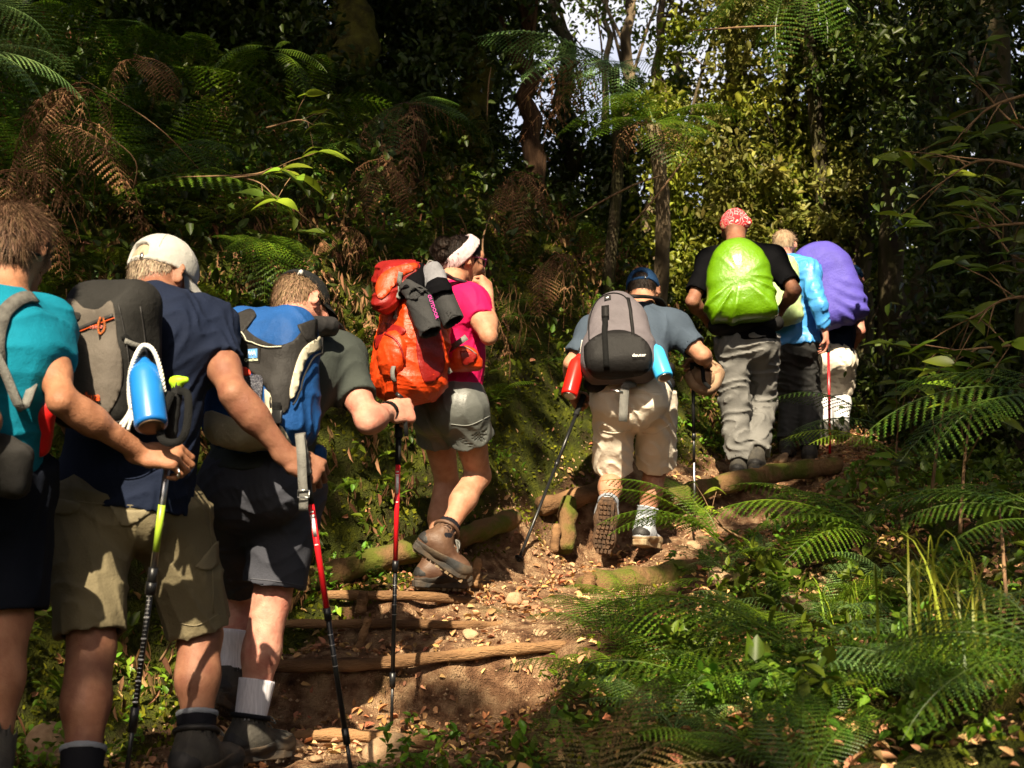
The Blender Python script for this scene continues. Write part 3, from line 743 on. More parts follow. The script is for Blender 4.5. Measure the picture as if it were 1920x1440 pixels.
def hair(p, m, cover=None, topz=None, n=2600, length=.022, w=.0016, thick=.010, napelow=-.045, seed=5, front=.055, shaggy=.4, vox=None):
    """hair cap on the skull with fine strands over it"""
    q, ax, s = p.hq, p.hax, p.hs; r, f, u = ax
    c = q(0, -.014, .030)
    base = [Ell(c, ax, (.079 * s + thick * .6, .096 * s + thick * .6, .089 * s + thick * .6), .02), Ell(q(0, -.05, -.012), ax, (.064 * s, .047 * s, .056 * s), .03)]
    # hairline: a plane sloping from forehead down to the nape
    cl = [(q(0, 0, napelow + .012), -nz(u * 1.0 + f * 0.0)), (q(0, front, 0), nz(f * 1.0 - u * .55))]
    o = shape_obj('hair', Shape([Clipped(base, cl, .02, [Ell(q(.086, -.006, .0), ax, (.026 * s, .030 * s, .038 * s)), Ell(q(-.086, -.006, .0), ax, (.026 * s, .030 * s, .038 * s))])], disp=wrink(.0022, 55, seed, (1, 1, .5))), vox or p.vox, m, p.root)
    rg = np.random.default_rng(seed); v = []; F = []
    me = o.data; nv = len(me.vertices); co = np.zeros(nv * 3); me.vertices.foreach_get('co', co); co = co.reshape(-1, 3)
    no = np.zeros(nv * 3); me.vertices.foreach_get('normal', no); no = no.reshape(-1, 3)
    crown = q(0, -.045, .12)
    for i in rg.integers(0, nv, n):
        a = co[i]; nn = no[i]
        if np.dot(nn, u) < -.55: continue
        if (a - q(0, 0, 0)) @ f > (front - .012) * s: continue
        if min(np.linalg.norm(a - q(.084, -.010, .0)), np.linalg.norm(a - q(-.084, -.010, .0))) < .040 * s: continue
        if topz is not None and (a - q(0, 0, 0)) @ u > topz * s: continue
        fl = a - crown; fl = fl - nn * np.dot(fl, nn); fl = nz(nz(fl) + rg.normal(size=3) * .22 * (1 + shaggy)); sd = nz(np.cross(nn, fl))
        l = length * rg.uniform(.5, 1.3) * s; ww = w * s * rg.uniform(.7, 1.4); lift = shaggy * rg.uniform(0, .6)
        b = a + fl * l * .5 + nn * (.004 + lift * l * .4); e = a + fl * l + nn * (.002 + lift * l * .7)
        k = len(v); a = a - nn * .002
        v += [a - sd * ww, a + sd * ww, b - sd * ww * .8, b + sd * ww * .8, e]; F += [(k, k + 1, k + 3, k + 2), (k + 2, k + 3, k + 4)]
    me2 = mesh_np('strands', v, F); link('strands', me2, m, o); return o
def eyes(p):
    q, ax, s = p.hq, p.hax, p.hs
    for e in (-1, 1):
        me = bpy.data.meshes.new('eye'); bm = bmesh.new(); bmesh.ops.create_uvsphere(bm, u_segments=12, v_segments=8, radius=.0105 * s); bm.to_mesh(me); bm.free()
        me.transform(Matrix.Translation(Vector(q(.030 * e, .0765, .022)))); link('eye', me, M['white'], p.body)
def pole(label, pts, parts, r0=.0085, basket=None, parent=None, tip=True):
    """pts: two ends (world) top, bottom; parts: [(t0, t1, radius, material name, part name)]"""
    a, b = pts; d = b - a
    root = empty('trekking_pole', b, label, 'trekking pole', 'trekking poles held by the hikers')
    for t0, t1, r, mm, nm in parts:
        mb = MB()
        if nm in ('grip', 'handle'):
            n = 14; ts = np.linspace(t0, t1, n); mb.tube([a + d * t for t in ts], [r * (1 + .10 * math.cos(i * 2.1)) for i in range(n)], 10)
        else: mb.tube([a + d * t0, a + d * t1], r, 10)
        mb.build(nm, M[mm], root)
    if basket:
        mb = MB(); c = a + d * basket; u = nz(d); x = nz(np.cross(u, V3(0, 1, 0))); y = np.cross(u, x)
        mb.tube([c - u * .004, c + u * .004], [.026, .022], 12); mb.build('basket', M['shaftblack'], root)
    return root
# ------------------------------------------------------------ packs
PACKS = 'backpacks worn by the hikers'
def frame(back, up):
    B = nz(back); U = nz(np.asarray(up, float) - B * np.dot(up, B)); return np.cross(U, B), U, B      # right, up, out of the back
def pack(label, c, back, up, prims, m, vox, disp=None, name='backpack', cat='backpack', part='bag'):
    R, U, B = frame(back, up); q = lambda x, y, z: c + R * x + U * y + B * z
    root = empty(name, c, label, cat, PACKS)
    o = shape_obj(part, Shape(prims(q, (R, U, B)), disp=disp), vox, m, root)
    return root, o, q, (R, U, B), bvh_of(o)
def seam(name, b, pts, w, m, parent, lift=.004, t=.003, n=5):
    ps, ns = surf_path(b, pts, lift, n)
    if len(ps) > 1: return MB().ribbon(ps, w, ns, t).build(name, m, parent)
def piping(name, b, pts, r, m, parent, lift=.003):
    ps, ns = surf_path(b, pts, lift, 5)
    if len(ps) > 1: return MB().tube(ps, r, 5).build(name, m, parent)
def bottle(label, top, bot, r, m, capm=None, basem=None):
    top = np.asarray(top); bot = np.asarray(bot); d = nz(bot - top); L = np.linalg.norm(bot - top)
    root = empty('water_bottle', bot, label, 'water bottle', 'metal water bottles hung on the packs')
    prof = [(.0, .3), (.03, .32), (.035, .42), (.06, .46), (.11, .62), (.17, .86), (.24, .97), (.32, 1), (.95, 1), (.985, .96), (1.0, .86)]
    mb = MB(); mb.tube([top + d * L * a for a, _ in prof], [r * b for _, b in prof], 28); mb.build('flask', m, root)
    mb = MB(); mb.tube([bot + d * .001, bot + d * .003, bot + d * .0035], [r * .78, r * .76, r * .5], 24); mb.build('base', basem or M['metal'], root)
    mb = MB(); mb.tube([top - d * .032, top - d * .028, top - d * .004, top + d * .001], [r * .24, r * .33, r * .34, r * .3], 16); cp = mb.build('screw_cap', capm or M['shaftblack'], root)
    mb = MB(); x = nz(np.cross(d, V3(0, 1, 0))); c = top - d * .036
    mb.tube([c + (x * math.cos(t) - d * math.sin(t)) * .012 for t in np.linspace(0, math.pi, 9)], .0028, 6); mb.build('loop', capm or M['shaftblack'], cp)
    return root
def cord(name, pts, r, m, parent, n=6): return MB().tube(smoothpts(pts, n), r, 5).build(name, m, parent)
def braid(name, pts, r, m, parent):
    p = smoothpts(pts, 14); mb = MB()
    for ph in (0, 2.1, 4.2):
        out = []
        for i, a in enumerate(p):
            t = nz(p[min(i + 1, len(p) - 1)] - p[max(i - 1, 0)]); x = nz(np.cross(t, V3(.3, 1, .2))); y = np.cross(t, x); w = i * .9 + ph
            out.append(a + (x * math.cos(w) + y * math.sin(w)) * r * .7)
        mb.tube(out, r * .62, 5)
    return mb.build(name, m, parent)
def clothtube(name, c0, c1, r0, r1, m, parent, flat=1.6, nrm=(0, 1, 0), seed=3, vox=.006, wr=.004, extra=()):
    pr = [Cone(c0, c1, r0, r1, .03, nrm, flat)] + list(extra)
    return shape_obj(name, Shape(pr, disp=wrink(wr, 30, seed)), vox, m, parent)
bfp = V3(.47, .88, 0)

# ============================================================ person in teal at the left edge
A = person('person in teal T-shirt and navy shorts cut by the left edge, nearest the camera',
  dict(hd=(30,470,3.3), nk=(2,572,3.22), ch=(-12,665,3.2), wa=(-30,780,3.2), pv=(-32,885,3.25), sl=(-108,600,3.1), el=(-28,790,2.98), wl=(-75,880,3.1),
       sr=(78,612,3.28), er=(117,752,3.1), wr=(262,888,3.3), hl=(-85,905,3.2), hr=(22,905,3.28), kl=(-90,1160,3.3), al=(-110,1460,3.15), tl=(-100,1520,3.4), kr=(15,1160,3.25), ar=(-20,1460,3.1), tr=(0,1520,3.35),
       bf=bfp, hf=(.22,.97,-.12), hu=(.03,.15,1)), SK_tan, vox=.0042, s=.97, arm=.84,
  hands={'r': dict(d=(1, .05, -.06), n=(-.05, -.75, .65), t=(0, .62, .75), curl=.85, at=(322, 868, 3.30), s=1.0), 'l': dict(d=(.2, .6, -.7), n=(-1, 0, 0), t=(0, .5, .5), curl=.6)})
tee(A, M['teal'], .006, sl=(.6, .52), hem=-.02, loose=.014, wr=.005, seed=4)
pants(A, M['navy_short'], .008, cut=(.94, .94), loose=(.03, .04), top=.03, seed=5)
hair(A, H_brown, n=15000, length=.045, thick=.012, napelow=-.066, shaggy=.22, w=.0008)
mb = MB(); q = A.hq; mb.tube([q(.086 * math.cos(t) * 1.0, -.014 + .102 * math.sin(t), -.022 + .012 * math.sin(t)) for t in np.linspace(math.pi * 1.02, math.pi * 2.0, 14)], .0035, 6); mb.build('glasses_strap', M['strap'], A.body)
ring = MB(); w = A.W['wr']; g = Pn(334, 886, 3.27)
ring.tube([g + V3(.35 * .011 * math.cos(t), -.6 * .011 * math.cos(t), 0) * 1.1 + V3(-.1, 0, 1) * .0115 * math.sin(t) for t in np.linspace(0, 2 * math.pi, 13)], .0024, 5, cap=False); ring.build('ring', M['metal'], A.body)
# boots out of frame
for k in 'lr': boot(A, k, M['bootgrey'], M['rubber'], .009, lugs=False)
# grey pack on the teal hiker: shoulder strap, hip pocket
a_root = empty('backpack', Pn(-60, 760, 3.0), 'grey backpack straps and dangling hip pocket on the teal hiker', 'backpack', PACKS)
AB = bvh_of(A.root.children[0])
shirtA = [o for o in A.root.children if o.name.startswith('shirt')][0]; ABs = bvh_of(shirtA)
seam('shoulder_strap', ABs, [(-8, 700), (-4, 640), (6, 596), (26, 572), (46, 562), (62, 562)], .036, mat('grey_strap_pad', (.11, .105, .095), .85, (.07, .066, .06), 60, bump=.002, bscale=150), a_root, .008, .008)
st = M['greystrap']
MB().ribbon(smoothpts([Pn(-20, 640, 3.0), Pn(10, 700, 3.02), Pn(40, 765, 3.05), Pn(78, 680, 3.12)][:3] + [Pn(62, 720, 3.1)], 4), .022, V3(0, -1, 0), .004).build('strap', st, a_root)
shape_obj('bag', Shape([Box(Pn(-190, 700, 2.85), frame(-bfp, (0, .1, 1)), (.13, .24, .10), .05, .03)], disp=wrink(.006, 16, 9)), .01, M['charcoal'], a_root)
shape_obj('hip_pocket', Shape([Box(Pn(22, 880, 3.05), frame((-.2, -1, 0), (.15, 0, 1)), (.045, .065, .035), .03, .03), Cone(Pn(5, 845, 3.05), Pn(-30, 830, 3.05), .03, .03, .03)], disp=wrink(.006, 30, 2)), .006, cloth('grey_bag_cloth', (.035, .033, .031)), a_root)
shape_obj('red_pouch', Shape([Cone(Pn(78, 770, 3.16), Pn(74, 835, 3.2), .035, .028, .02, V3(0, 1, 0), 1.6)], disp=wrink(.003, 40, 2)), .006, mat('red_nylon', (.55, .01, .01), .5), a_root)

# ============================================================ man with the cream cap
B = person('person in cream cap, navy T-shirt and khaki shorts, nearest man on the path',
  dict(hd=(308,528,3.86), nk=(296,572,3.74), ch=(280,655,3.72), wa=(252,790,3.70), pv=(240,915,3.70), sl=(178,605,3.60), el=(130,775,3.72), wl=(190,850,4.02),
       sr=(388,612,3.80), er=(440,740,3.60), wr=(548,886,3.72), hl=(165,960,3.62), hr=(318,962,3.72), kl=(172,1215,3.52), al=(150,1478,3.36), tl=(185,1530,3.6),
       kr=(376,1190,3.82), ar=(367,1395,3.70), tr=(395,1440,3.92), bf=V3(.35, .93, 0), hf=(.62, .75, -.30), hu=(.12, .28, .95)), SK_red, vox=.0042, s=1.04, stout=1.12, legr=1.03, arm=.94,
  hands={'r': dict(d=(.82, .28, -.42), n=(.28, -.85, .45), t=(.35, .45, .8), curl=.9, at=(578, 886, 3.70), s=1.05), 'l': dict(d=(.5, .8, 0), n=(-.8, .5, 0), t=(0, 0, 1))})
tee(B, M['navy'], .006, sl=(.6, .56), hem=.06, loose=.018, wr=.006, seed=6, hemx=.012)
pb = pants(B, M['khaki'], .0055, cut=(.90, .93), loose=(.020, .030), top=-.035, wr=.007, seed=8, fr=17)
PB_ = bvh_of(pb)
cargo = cloth('khaki_pocket', (.22, .185, .115), s=30)
panel('cargo_flap', PB_, [(365, 1062), (378, 1068), (398, 1066), (425, 1030), (424, 1000), (417, 1000)], cargo, pb, .006)
panel('back_pocket_flap', PB_, [(208, 948), (222, 952), (250, 957), (285, 955), (262, 975), (240, 986), (225, 982)], cargo, pb, .004)
panel('back_pocket_flap', PB_, [(80, 925), (110, 935), (150, 945), (140, 960), (118, 966), (95, 955)], cargo, pb, .004)
piping('waist_seam', PB_, [(90, 935), (180, 944), (280, 948), (330, 935), (380, 925)], .0016, cargo, pb, .001)
piping('hem_seam', PB_, [(116, 1190), (170, 1178), (238, 1165)], .0018, cargo, pb, .001)
piping('hem_seam', PB_, [(334, 1168), (370, 1172), (412, 1150)], .0018, cargo, pb, .001)
piping('side_seam', PB_, [(392, 925), (394, 985), (398, 1060), (400, 1150)], .0016, cargo, pb, .001)
for k in 'lr': sock(B, k, .72, M['blacksock'], .006, mat2=M['greysock'])
boot(B, 'r', M['bootgrey'], M['rubber'], .006, high=.035, fwd=(.35, .9, 0), laces=M['greystrap'], s=1.05, cuff=M['charcoal'])
boot(B, 'l', M['bootgrey'], M['rubber'], .008, high=.02, fwd=(.35, .9, 0), lugs=False)
hair(B, H_grey, n=6000, length=.016, w=.0010, thick=.002, napelow=-.05, shaggy=.12, topz=.03)
def cap(p, m, brim_dir=1, gap=False, squash=0, s=1.0, vox=.005, bill=True, button=True, tilt=0, low=.008):
    q, ax, hs = p.hq, p.hax, p.hs; r, f, u = ax; c = q(0, -.012, .030)
    root_m = [Ell(c + u * .004, ax, (.084 * hs * s, .102 * hs * s, .098 * hs * s), .02)]
    pn = nz(u * 1.0 + f * tilt)
    minus = [Ell(c - u * .006, ax, (.0735 * hs * s, .0905 * hs * s, .087 * hs * s))]
    if gap: minus.append(Cone(q(-.016, -.125 * brim_dir, low + .030), q(.016, -.125 * brim_dir, low + .030), .037 * hs, .037 * hs))
    o = shape_obj('cap', Shape([Clipped(root_m, [(q(0, 0, low), -pn)], .02, minus)], disp=wrink(.0012, 40, 2)), vox, m, p.body)
    if bill:
        V = []; F = []; na, nr = 15, 6
        for j in range(nr):
            for i in range(na):
                t = (i / (na - 1) - .5) * math.pi * .92; rr = j / (nr - 1)
                x = math.sin(t) * (.078 + .004 * rr); y = math.cos(t) ** .8 * (.092 + .072 * rr) - (.0 if rr else .004)
                V.append(q(x, (y - .012) * brim_dir, low + .004 - .028 * (x / .08) ** 2 * rr - .016 * rr))
        n = len(V); V = V + [v - u * .003 for v in V]
        for j in range(nr - 1):
            for i in range(na - 1): a = j * na + i; F += [(a, a + 1, a + na + 1, a + na), (n + a + na, n + a + na + 1, n + a + 1, n + a)]
        for j in range(nr - 1):
            for i in (0, na - 1): a = j * na + i; F.append((a, a + na, a + na + n, a + n))
        for i in range(na - 1): a = (nr - 1) * na + i; F.append((a, a + 1, a + 1 + n, a + n))
        link('brim', mesh_np('brim', V, F), m, o)
    mb_ = MB()
    for a_ in np.linspace(0, math.pi, 4)[:-1] + .3:
        mb_.tube([c + u * .004 + (r * math.cos(a_) * .0845 * hs * s * math.cos(t_) + f * math.sin(a_) * .1025 * hs * s * math.cos(t_) + u * .0985 * hs * s * math.sin(t_)) for t_ in np.linspace(.25, math.pi - .25, 15)], .0012, 4)
    mb_.build('seams', m, o)
    if button: link('button', mesh_np('b', [q(0, -.012, .132)] + [q(.007 * math.cos(t), -.012 + .007 * math.sin(t), .128) for t in np.linspace(0, 5.5, 8)], [(0, i + 1, (i + 1) % 8 + 1) for i in range(8)]), m, o)
    if gap:
        MB().ribbon([q(.085 * math.sin(t), -.012 - .101 * math.cos(t) * brim_dir, low + .008) for t in np.linspace(-.5, .5, 9)], .016, [q(math.sin(t), -math.cos(t) * brim_dir, 0) - q(0, 0, 0) for t in np.linspace(-.5, .5, 9)], .002).build('strap', m, o)
        MB().box(q(.03, -.112 * brim_dir, low + .010), (r, f, u), (.005, .002, .010)).build('buckle', M['metal'], o)
    return o
capB = cap(B, M['capcream'], gap=True, s=1.07, tilt=.02, low=.014)
# his backpack
taupe = cloth('taupe_pack_cloth', (.115, .098, .082), .75, s=60); dark = cloth('dark_pack_cloth', (.02, .019, .0175), .7, s=60)
u = nz(B.W['ch'] - B.W['pv'])
rb, ob, qb, fb, bb = pack('grey backpack with taupe front pocket and orange zip cord on the cream-capped man', Pn(198, 672, 3.47), -B.bf, u + V3(0, .1, .6),
  lambda q, ax: [Box(q(0, -.015, 0), ax, (.118, .175, .085), .05, .04, taper=.06), Box(q(.0, .02, -.03), ax, (.128, .18, .06), .05, .04), Cone(q(-.06, .15, -.02), q(.07, .155, -.02), .06, .055, .05), Box(q(0, -.07, .05), ax, (.095, .10, .05), .04, .05)],
  dark, .006, wrink(.005, 14, 12))
panel('front_panel', bb, [(118, 562), (140, 562), (158, 578), (186, 580), (208, 565), (216, 590), (220, 640), (228, 670), (228, 720), (210, 765), (190, 785), (150, 780), (120, 720), (112, 640)], taupe, rb, .004)
panel('pocket_patch', bb, [(126, 586), (152, 588), (150, 600), (132, 603)], dark, rb, .007, step=6)
seam('zip', bb, [(128, 624), (150, 618), (190, 602), (214, 592)], .010, M['charcoal'], rb, .009)
piping('zip_piping', bb, [(128, 630), (150, 624), (190, 608), (216, 597)], .0015, mat('orange_piping', (.6, .09, .02), .6), rb, .009)
orangecord = mat('orange_cord', (.62, .16, .03), .7, (.1, .04, .02), 300)
p0, n0 = on_surf(bb, 194, 596, .012)
if p0 is not None:
    piping('side_seam', bb, [(222, 570), (232, 620), (240, 680), (244, 740), (238, 780)], .0022, M['charcoal'], rb, .004)
piping('side_seam', bb, [(262, 575), (270, 640), (272, 700)], .0020, M['charcoal'], rb, .004); seam('compression_strap', bb, [(232, 640), (252, 648), (276, 652)], .014, M['greystrap'], rb, .007)
piping('base_seam', bb, [(120, 770), (160, 786), (210, 790), (262, 776)], .0025, M['charcoal'], rb, .006)
braid('zip_cord', [p0, p0 + V3(-.004, -.004, -.02), p0 + V3(.0, -.004, -.045), p0 + V3(.012, -.002, -.03), p0 + V3(.008, 0, 0)], .0026, orangecord, rb); cord('zip_cord_tail', [p0 + V3(.0, -.004, -.045), p0 + V3(.002, -.002, -.062)], .003, M['strap'], rb)
braid('top_cord', [Pn(236, 550, 3.50), Pn(250, 554, 3.5), Pn(262, 560, 3.5), Pn(272, 564, 3.5)], .003, orangecord, rb)
for (x, y, txt, sz, mm) in ((158, 744, 'quechua', .034, mat('orange_print', (.75, .10, .02), .6)), (184, 615, 'MH100', .013, mat('pink_print', (.7, .2, .16), .6))):
    p0, n0 = on_surf(bb, x, y, .008)
    if p0 is not None: link('lettering', text_mesh(txt, sz, p0, fb[0], nz(V3(0, 0, 1) + fb[0] * .12), .002), mm, rb)
MB().ribbon([Pn(232, 556, 3.52), Pn(262, 546, 3.62), Pn(300, 543, 3.74), Pn(335, 552, 3.86), Pn(352, 590, 3.94)], .055, [V3(0, -.6, .8), V3(0, -.4, 1), V3(0, -.1, 1), V3(.2, .3, 1), V3(.3, 1, .2)], .012).build('shoulder_strap', dark, rb)
seam('side_strap', bb, [(230, 630), (245, 645), (262, 660)], .018, M['strap'], rb, .006)
blueb = mat('blue_anodised_bottle', (.008, .14, .46), .34, (.012, .17, .52), 8, spec=.6, coat=.3)
bt = bottle('sky blue bottle hanging in white cord on the grey backpack', Pn(268, 674, 3.32), Pn(284, 800, 3.22), .042, blueb, basem=mat('scuffed_base', (.12, .08, .05), .5, metallic=.5))
wc = mat('white_cord', (.72, .70, .64), .8)
wroot = empty('bottle_cord', Pn(268, 645, 3.3), 'white braided cord looped round the sky blue bottle', 'cord')
braid('loop', [Pn(246, 770, 3.28), Pn(242, 740, 3.28), Pn(244, 700, 3.28), Pn(254, 668, 3.28), Pn(268, 648, 3.3), Pn(286, 655, 3.28), Pn(300, 690, 3.28), Pn(308, 735, 3.29)], .005, wc, wroot)
for i, (x, y) in enumerate([(238, 790), (230, 802), (250, 788), (244, 765), (226, 796), (256, 776), (240, 806)]): braid('tail', [Pn(247, 760, 3.27), Pn((247 + x) / 2 + 3, (760 + y) / 2, 3.26), Pn(x, y, 3.26)], .0038, wc, wroot)

# ============================================================ poles in front
pole('silver and green trekking pole with lime-topped handle under the teal hiker\'s hand', (Pn(334, 716, 3.30), Pn(234, 1475, 3.45)),
     [(.0, .17, .0155, 'grip', 'grip'), (.17, .47, .0088, 'metal', 'upper_shaft'), (.30, .415, .0092, 'shaftgreen', 'printed_band'), (.455, .50, .0125, 'shaftblack', 'lock'), (.49, .52, .0145, 'shaftblack', 'lock_ring'),
      (.50, .83, .0078, 'shaftblack', 'middle_shaft'), (.80, .86, .0115, 'shaftblack', 'lower_lock'), (.84, 1, .0062, 'shaftblack', 'lower_shaft')])
proot = [o for o in COL.objects if o.name.startswith('trekking_pole')][-1]
a, b = Pn(334, 716, 3.30), Pn(234, 1475, 3.45)
shape_obj('handle_top', Shape([Cone(a + V3(-.012, 0, .002), a + V3(.022, -.01, .004), .012, .009, .01), Cone(a, a + (b - a) * .04, .015, .012, .01)]), .004, M['lime'], proot)
ga = smoothpts([a + (b - a) * .02, Pn(352, 742, 3.25), Pn(350, 800, 3.22), Pn(335, 828, 3.22), Pn(305, 825, 3.23), Pn(302, 790, 3.25), Pn(322, 735, 3.28)], 5)
MB().ribbon(ga, .020, V3(.2, -1, .1), .003).build('wrist_strap', M['strap'], proot)
mk = MB(); d = b - a
for i in range(26):
    t = .525 + i * .0105; mk.box(a + d * t + V3(.0, -.0078, 0), (V3(1, 0, 0), V3(0, 1, 0), nz(d)), (.0045 if i % 5 else .007, .0006, .0008 if i % 5 else .0022))
mk.build('scale_marks', M['white'], proot)
def red_pole(label, a, b, t0=.10, straps=None):
    rt = pole(label, (a, b), [(.0, .12, .0145, 'corkgrip' if straps == 'grey' else 'grip', 'grip'), (.12, .20, .0105, 'grip', 'lower_grip'), (.20, .50, .0090, 'shaftred', 'upper_shaft'), (.495, .53, .0112, 'shaftblack', 'lock'),
      (.52, .86, .0078, 'shaftblack', 'middle_shaft'), (.84, .885, .0108, 'shaftblack', 'lower_lock'), (.88, 1, .0058, 'shaftblack', 'lower_shaft')])
    d = b - a; mk = MB(); y = V3(0, -1, 0); ud = nz(d); sd = nz(np.cross(ud, y)); yy = np.cross(sd, ud)
    for t, w, h in ((.222, .005, .002), (.232, .006, .002), (.262, .0052, .030), (.315, .005, .0015)):
        mk.box(a + d * t + yy * .0088 * (1 if yy[1] < 0 else -1), (sd, yy, ud), (w, .0012, h))
    for t in (.57, .60, .63, .66): mk.tube([a + d * t, a + d * (t + .0012)], .0081, 10)
    mk.build('print', M['white'], rt)
    return rt, d
r1, d1 = red_pole('red and black pole with grey strap in the cream-capped man\'s hand', Pn(563, 812, 3.62), Pn(662, 1470, 3.75), straps='grey')
a = Pn(563, 812, 3.62)
MB().ribbon(smoothpts([a + V3(0, -.014, -.005), Pn(565, 850, 3.585), Pn(567, 900, 3.585), Pn(569, 925, 3.59), Pn(569, 958, 3.60)], 4), .026, V3(-.1, -1, 0), .003).build('wrist_strap', M['greystrap'], r1)
mb = MB(); c = Pn(569, 926, 3.582); mb.tube([c + V3(.016, 0, .010), c + V3(.016, 0, -.010), c + V3(-.016, 0, -.010), c + V3(-.016, 0, .010), c + V3(.016, 0, .010)], .0022, 5); mb.build('buckle', M['metal'], r1)

# ============================================================ man in the grey T-shirt bent under the blue pack
C = person('person in grey T-shirt and slate shorts bending under a blue and black backpack',
  dict(hd=(566,578,4.52), nk=(560,628,4.34), ch=(532,705,4.25), wa=(495,800,4.18), pv=(492,895,4.15), sl=(478,660,4.2), el=(425,775,4.22), wl=(440,860,4.45),
       sr=(638,672,4.36), er=(690,790,4.20), wr=(738,782,4.44), hl=(440,925,4.15), hr=(545,925,4.22), kl=(452,1120,4.62), al=(428,1275,4.55), tl=(455,1320,4.78),
       kr=(508,1130,4.20), ar=(466,1365,4.12), tr=(515,1405,4.33), bf=V3(.30, .95, 0), hf=(.66, .64, -.40), hu=(.10, .50, .86)), SK_pink, vox=.0048, s=1.0, legr=1.03, arm=.97,
  hands={'r': dict(d=(.75, .65, .1), n=(.62, -.65, .35), t=(.0, .1, 1), curl=.95, at=(752, 776, 4.42), s=1.08), 'l': dict(d=(0, 1, 0), n=(-1, 0, 0), t=(0, 0, 1))})
tee(C, M['greytee'], .0065, sl=(.6, .66), hem=.02, loose=.018, wr=.005, seed=16, cuffr=1.3)
pc = pants(C, M['slate'], .0065, cut=(.78, .84), loose=(.028, .042), top=.05, wr=.006, seed=18)
PC_ = bvh_of(pc)
hemmat = cloth('slate_hem', (.095, .098, .115)); piping('hem_seam', PC_, [(470, 1085), (520, 1090), (570, 1098)], .0018, hemmat, pc, .001)
sock(C, 'r', .62, M['whitesock'], .006); sock(C, 'l', .42, M['whitesock'], .006)
boot(C, 'r', M['bootgrey'], M['rubber'], .0065, high=.035, fwd=(.55, .83, -.05), laces=M['greystrap'], s=1.0, cuff=M['blacksock'])
boot(C, 'l', M['bootgrey'], M['rubber'], .008, high=.045, fwd=(.25, .85, -.35))
hair(C, H_sand, n=8000, length=.028, thick=.006, napelow=-.052, shaggy=.15, w=.0010)
cap(C, M['capblack'], s=1.10, tilt=.55, low=.040, gap=False, vox=.006)
MB().box(C.hq(.055, -.075, .085), C.hax, (.012, .006, .008)).build('cap_tag', mat('cap_tag', (.45, .45, .42), .6), C.body)
# his pack
pblack = cloth('black_pack_cloth', (.024, .022, .021), .6, s=60); pblue = cloth('blue_pack_cloth', (.015, .075, .25), .6, s=60); pcream = cloth('cream_pack_cloth', (.55, .50, .38), .7, s=60)
uc = nz(C.W['ch'] - C.W['pv'])
rc, oc, qc, fc, bc = pack('blue, black and cream backpack with mesh side pocket on the bent man', Pn(498, 715, 3.98), -C.bf + V3(-.1, 0, .12), uc + V3(0, .1, .3),
  lambda q, ax: [Box(q(0, -.02, 0), ax, (.165, .19, .10), .07, .04, taper=.05), Box(q(.0, -.09, .03), ax, (.15, .10, .09), .06, .05), Cone(q(-.09, .165, .0), q(.08, .165, -.01), .070, .075, .05), Cone(q(-.13, .15, .02), q(-.10, .19, 0), .045, .05, .04)],
  pblue, .006, wrink(.006, 15, 22))
panel('black_yoke', bc, [(392, 640), (420, 625), (452, 612), (480, 632), (520, 648), (548, 640), (570, 618), (590, 630), (575, 660), (556, 690), (546, 730), (538, 770), (520, 775), (507, 765), (505, 735), (480, 705), (450, 688), (405, 680)], pblack, rc, .006)
panel('black_lid', bc, [(424, 612), (445, 592), (470, 583), (482, 592), (474, 604), (462, 620), (450, 632), (430, 640)], pblack, rc, .009)
panel('black_side', bc, [(556, 612), (590, 600), (622, 608), (612, 628), (590, 640), (572, 640)], pblack, rc, .009)
panel('cream_stripe', bc, [(594, 632), (602, 650), (575, 668), (562, 700), (552, 740), (542, 748), (545, 715), (560, 665), (575, 645)], pcream, rc, .010)
panel('cream_lower', bc, [(498, 730), (510, 745), (512, 790), (530, 800), (545, 840), (500, 850), (400, 830), (385, 790), (400, 770), (490, 800)], pcream, rc, .006)
panel('mesh_pocket', bc, [(445, 712), (492, 706), (494, 735), (488, 780), (465, 790), (440, 770)], mat('black_mesh', (.02, .02, .03), .7, (.12, .12, .14), 260, contrast=(.52, .56)), rc, .012)
panel('red_packet', bc, [(450, 692), (468, 692), (474, 706), (452, 708)], mat('red_foil', (.75, .06, .03), .3), rc, .016, step=5)
piping('reflective_piping', bc, [(455, 626), (470, 642), (500, 652), (530, 652)], .0018, mat('reflective', (.62, .58, .46), .5), rc, .012)
piping('edge_piping', bc, [(597, 634), (606, 655), (582, 672), (566, 705), (556, 745), (546, 760)], .003, pblack, rc, .012)
seam('strap', bc, [(520, 755), (518, 790), (515, 825)], .026, M['strap'], rc, .014); seam('strap_lower', bc, [(515, 820), (512, 845)], .022, M['greystrap'], rc, .012)
p0, n0 = on_surf(bc, 519, 785, .02)
if p0 is not None: MB().box(p0, (fc[0], fc[2], fc[1]), (.017, .005, .02)).build('buckle', M['shaftblack'], rc, bevel=.002)
p0, n0 = on_surf(bc, 476, 668, .009)
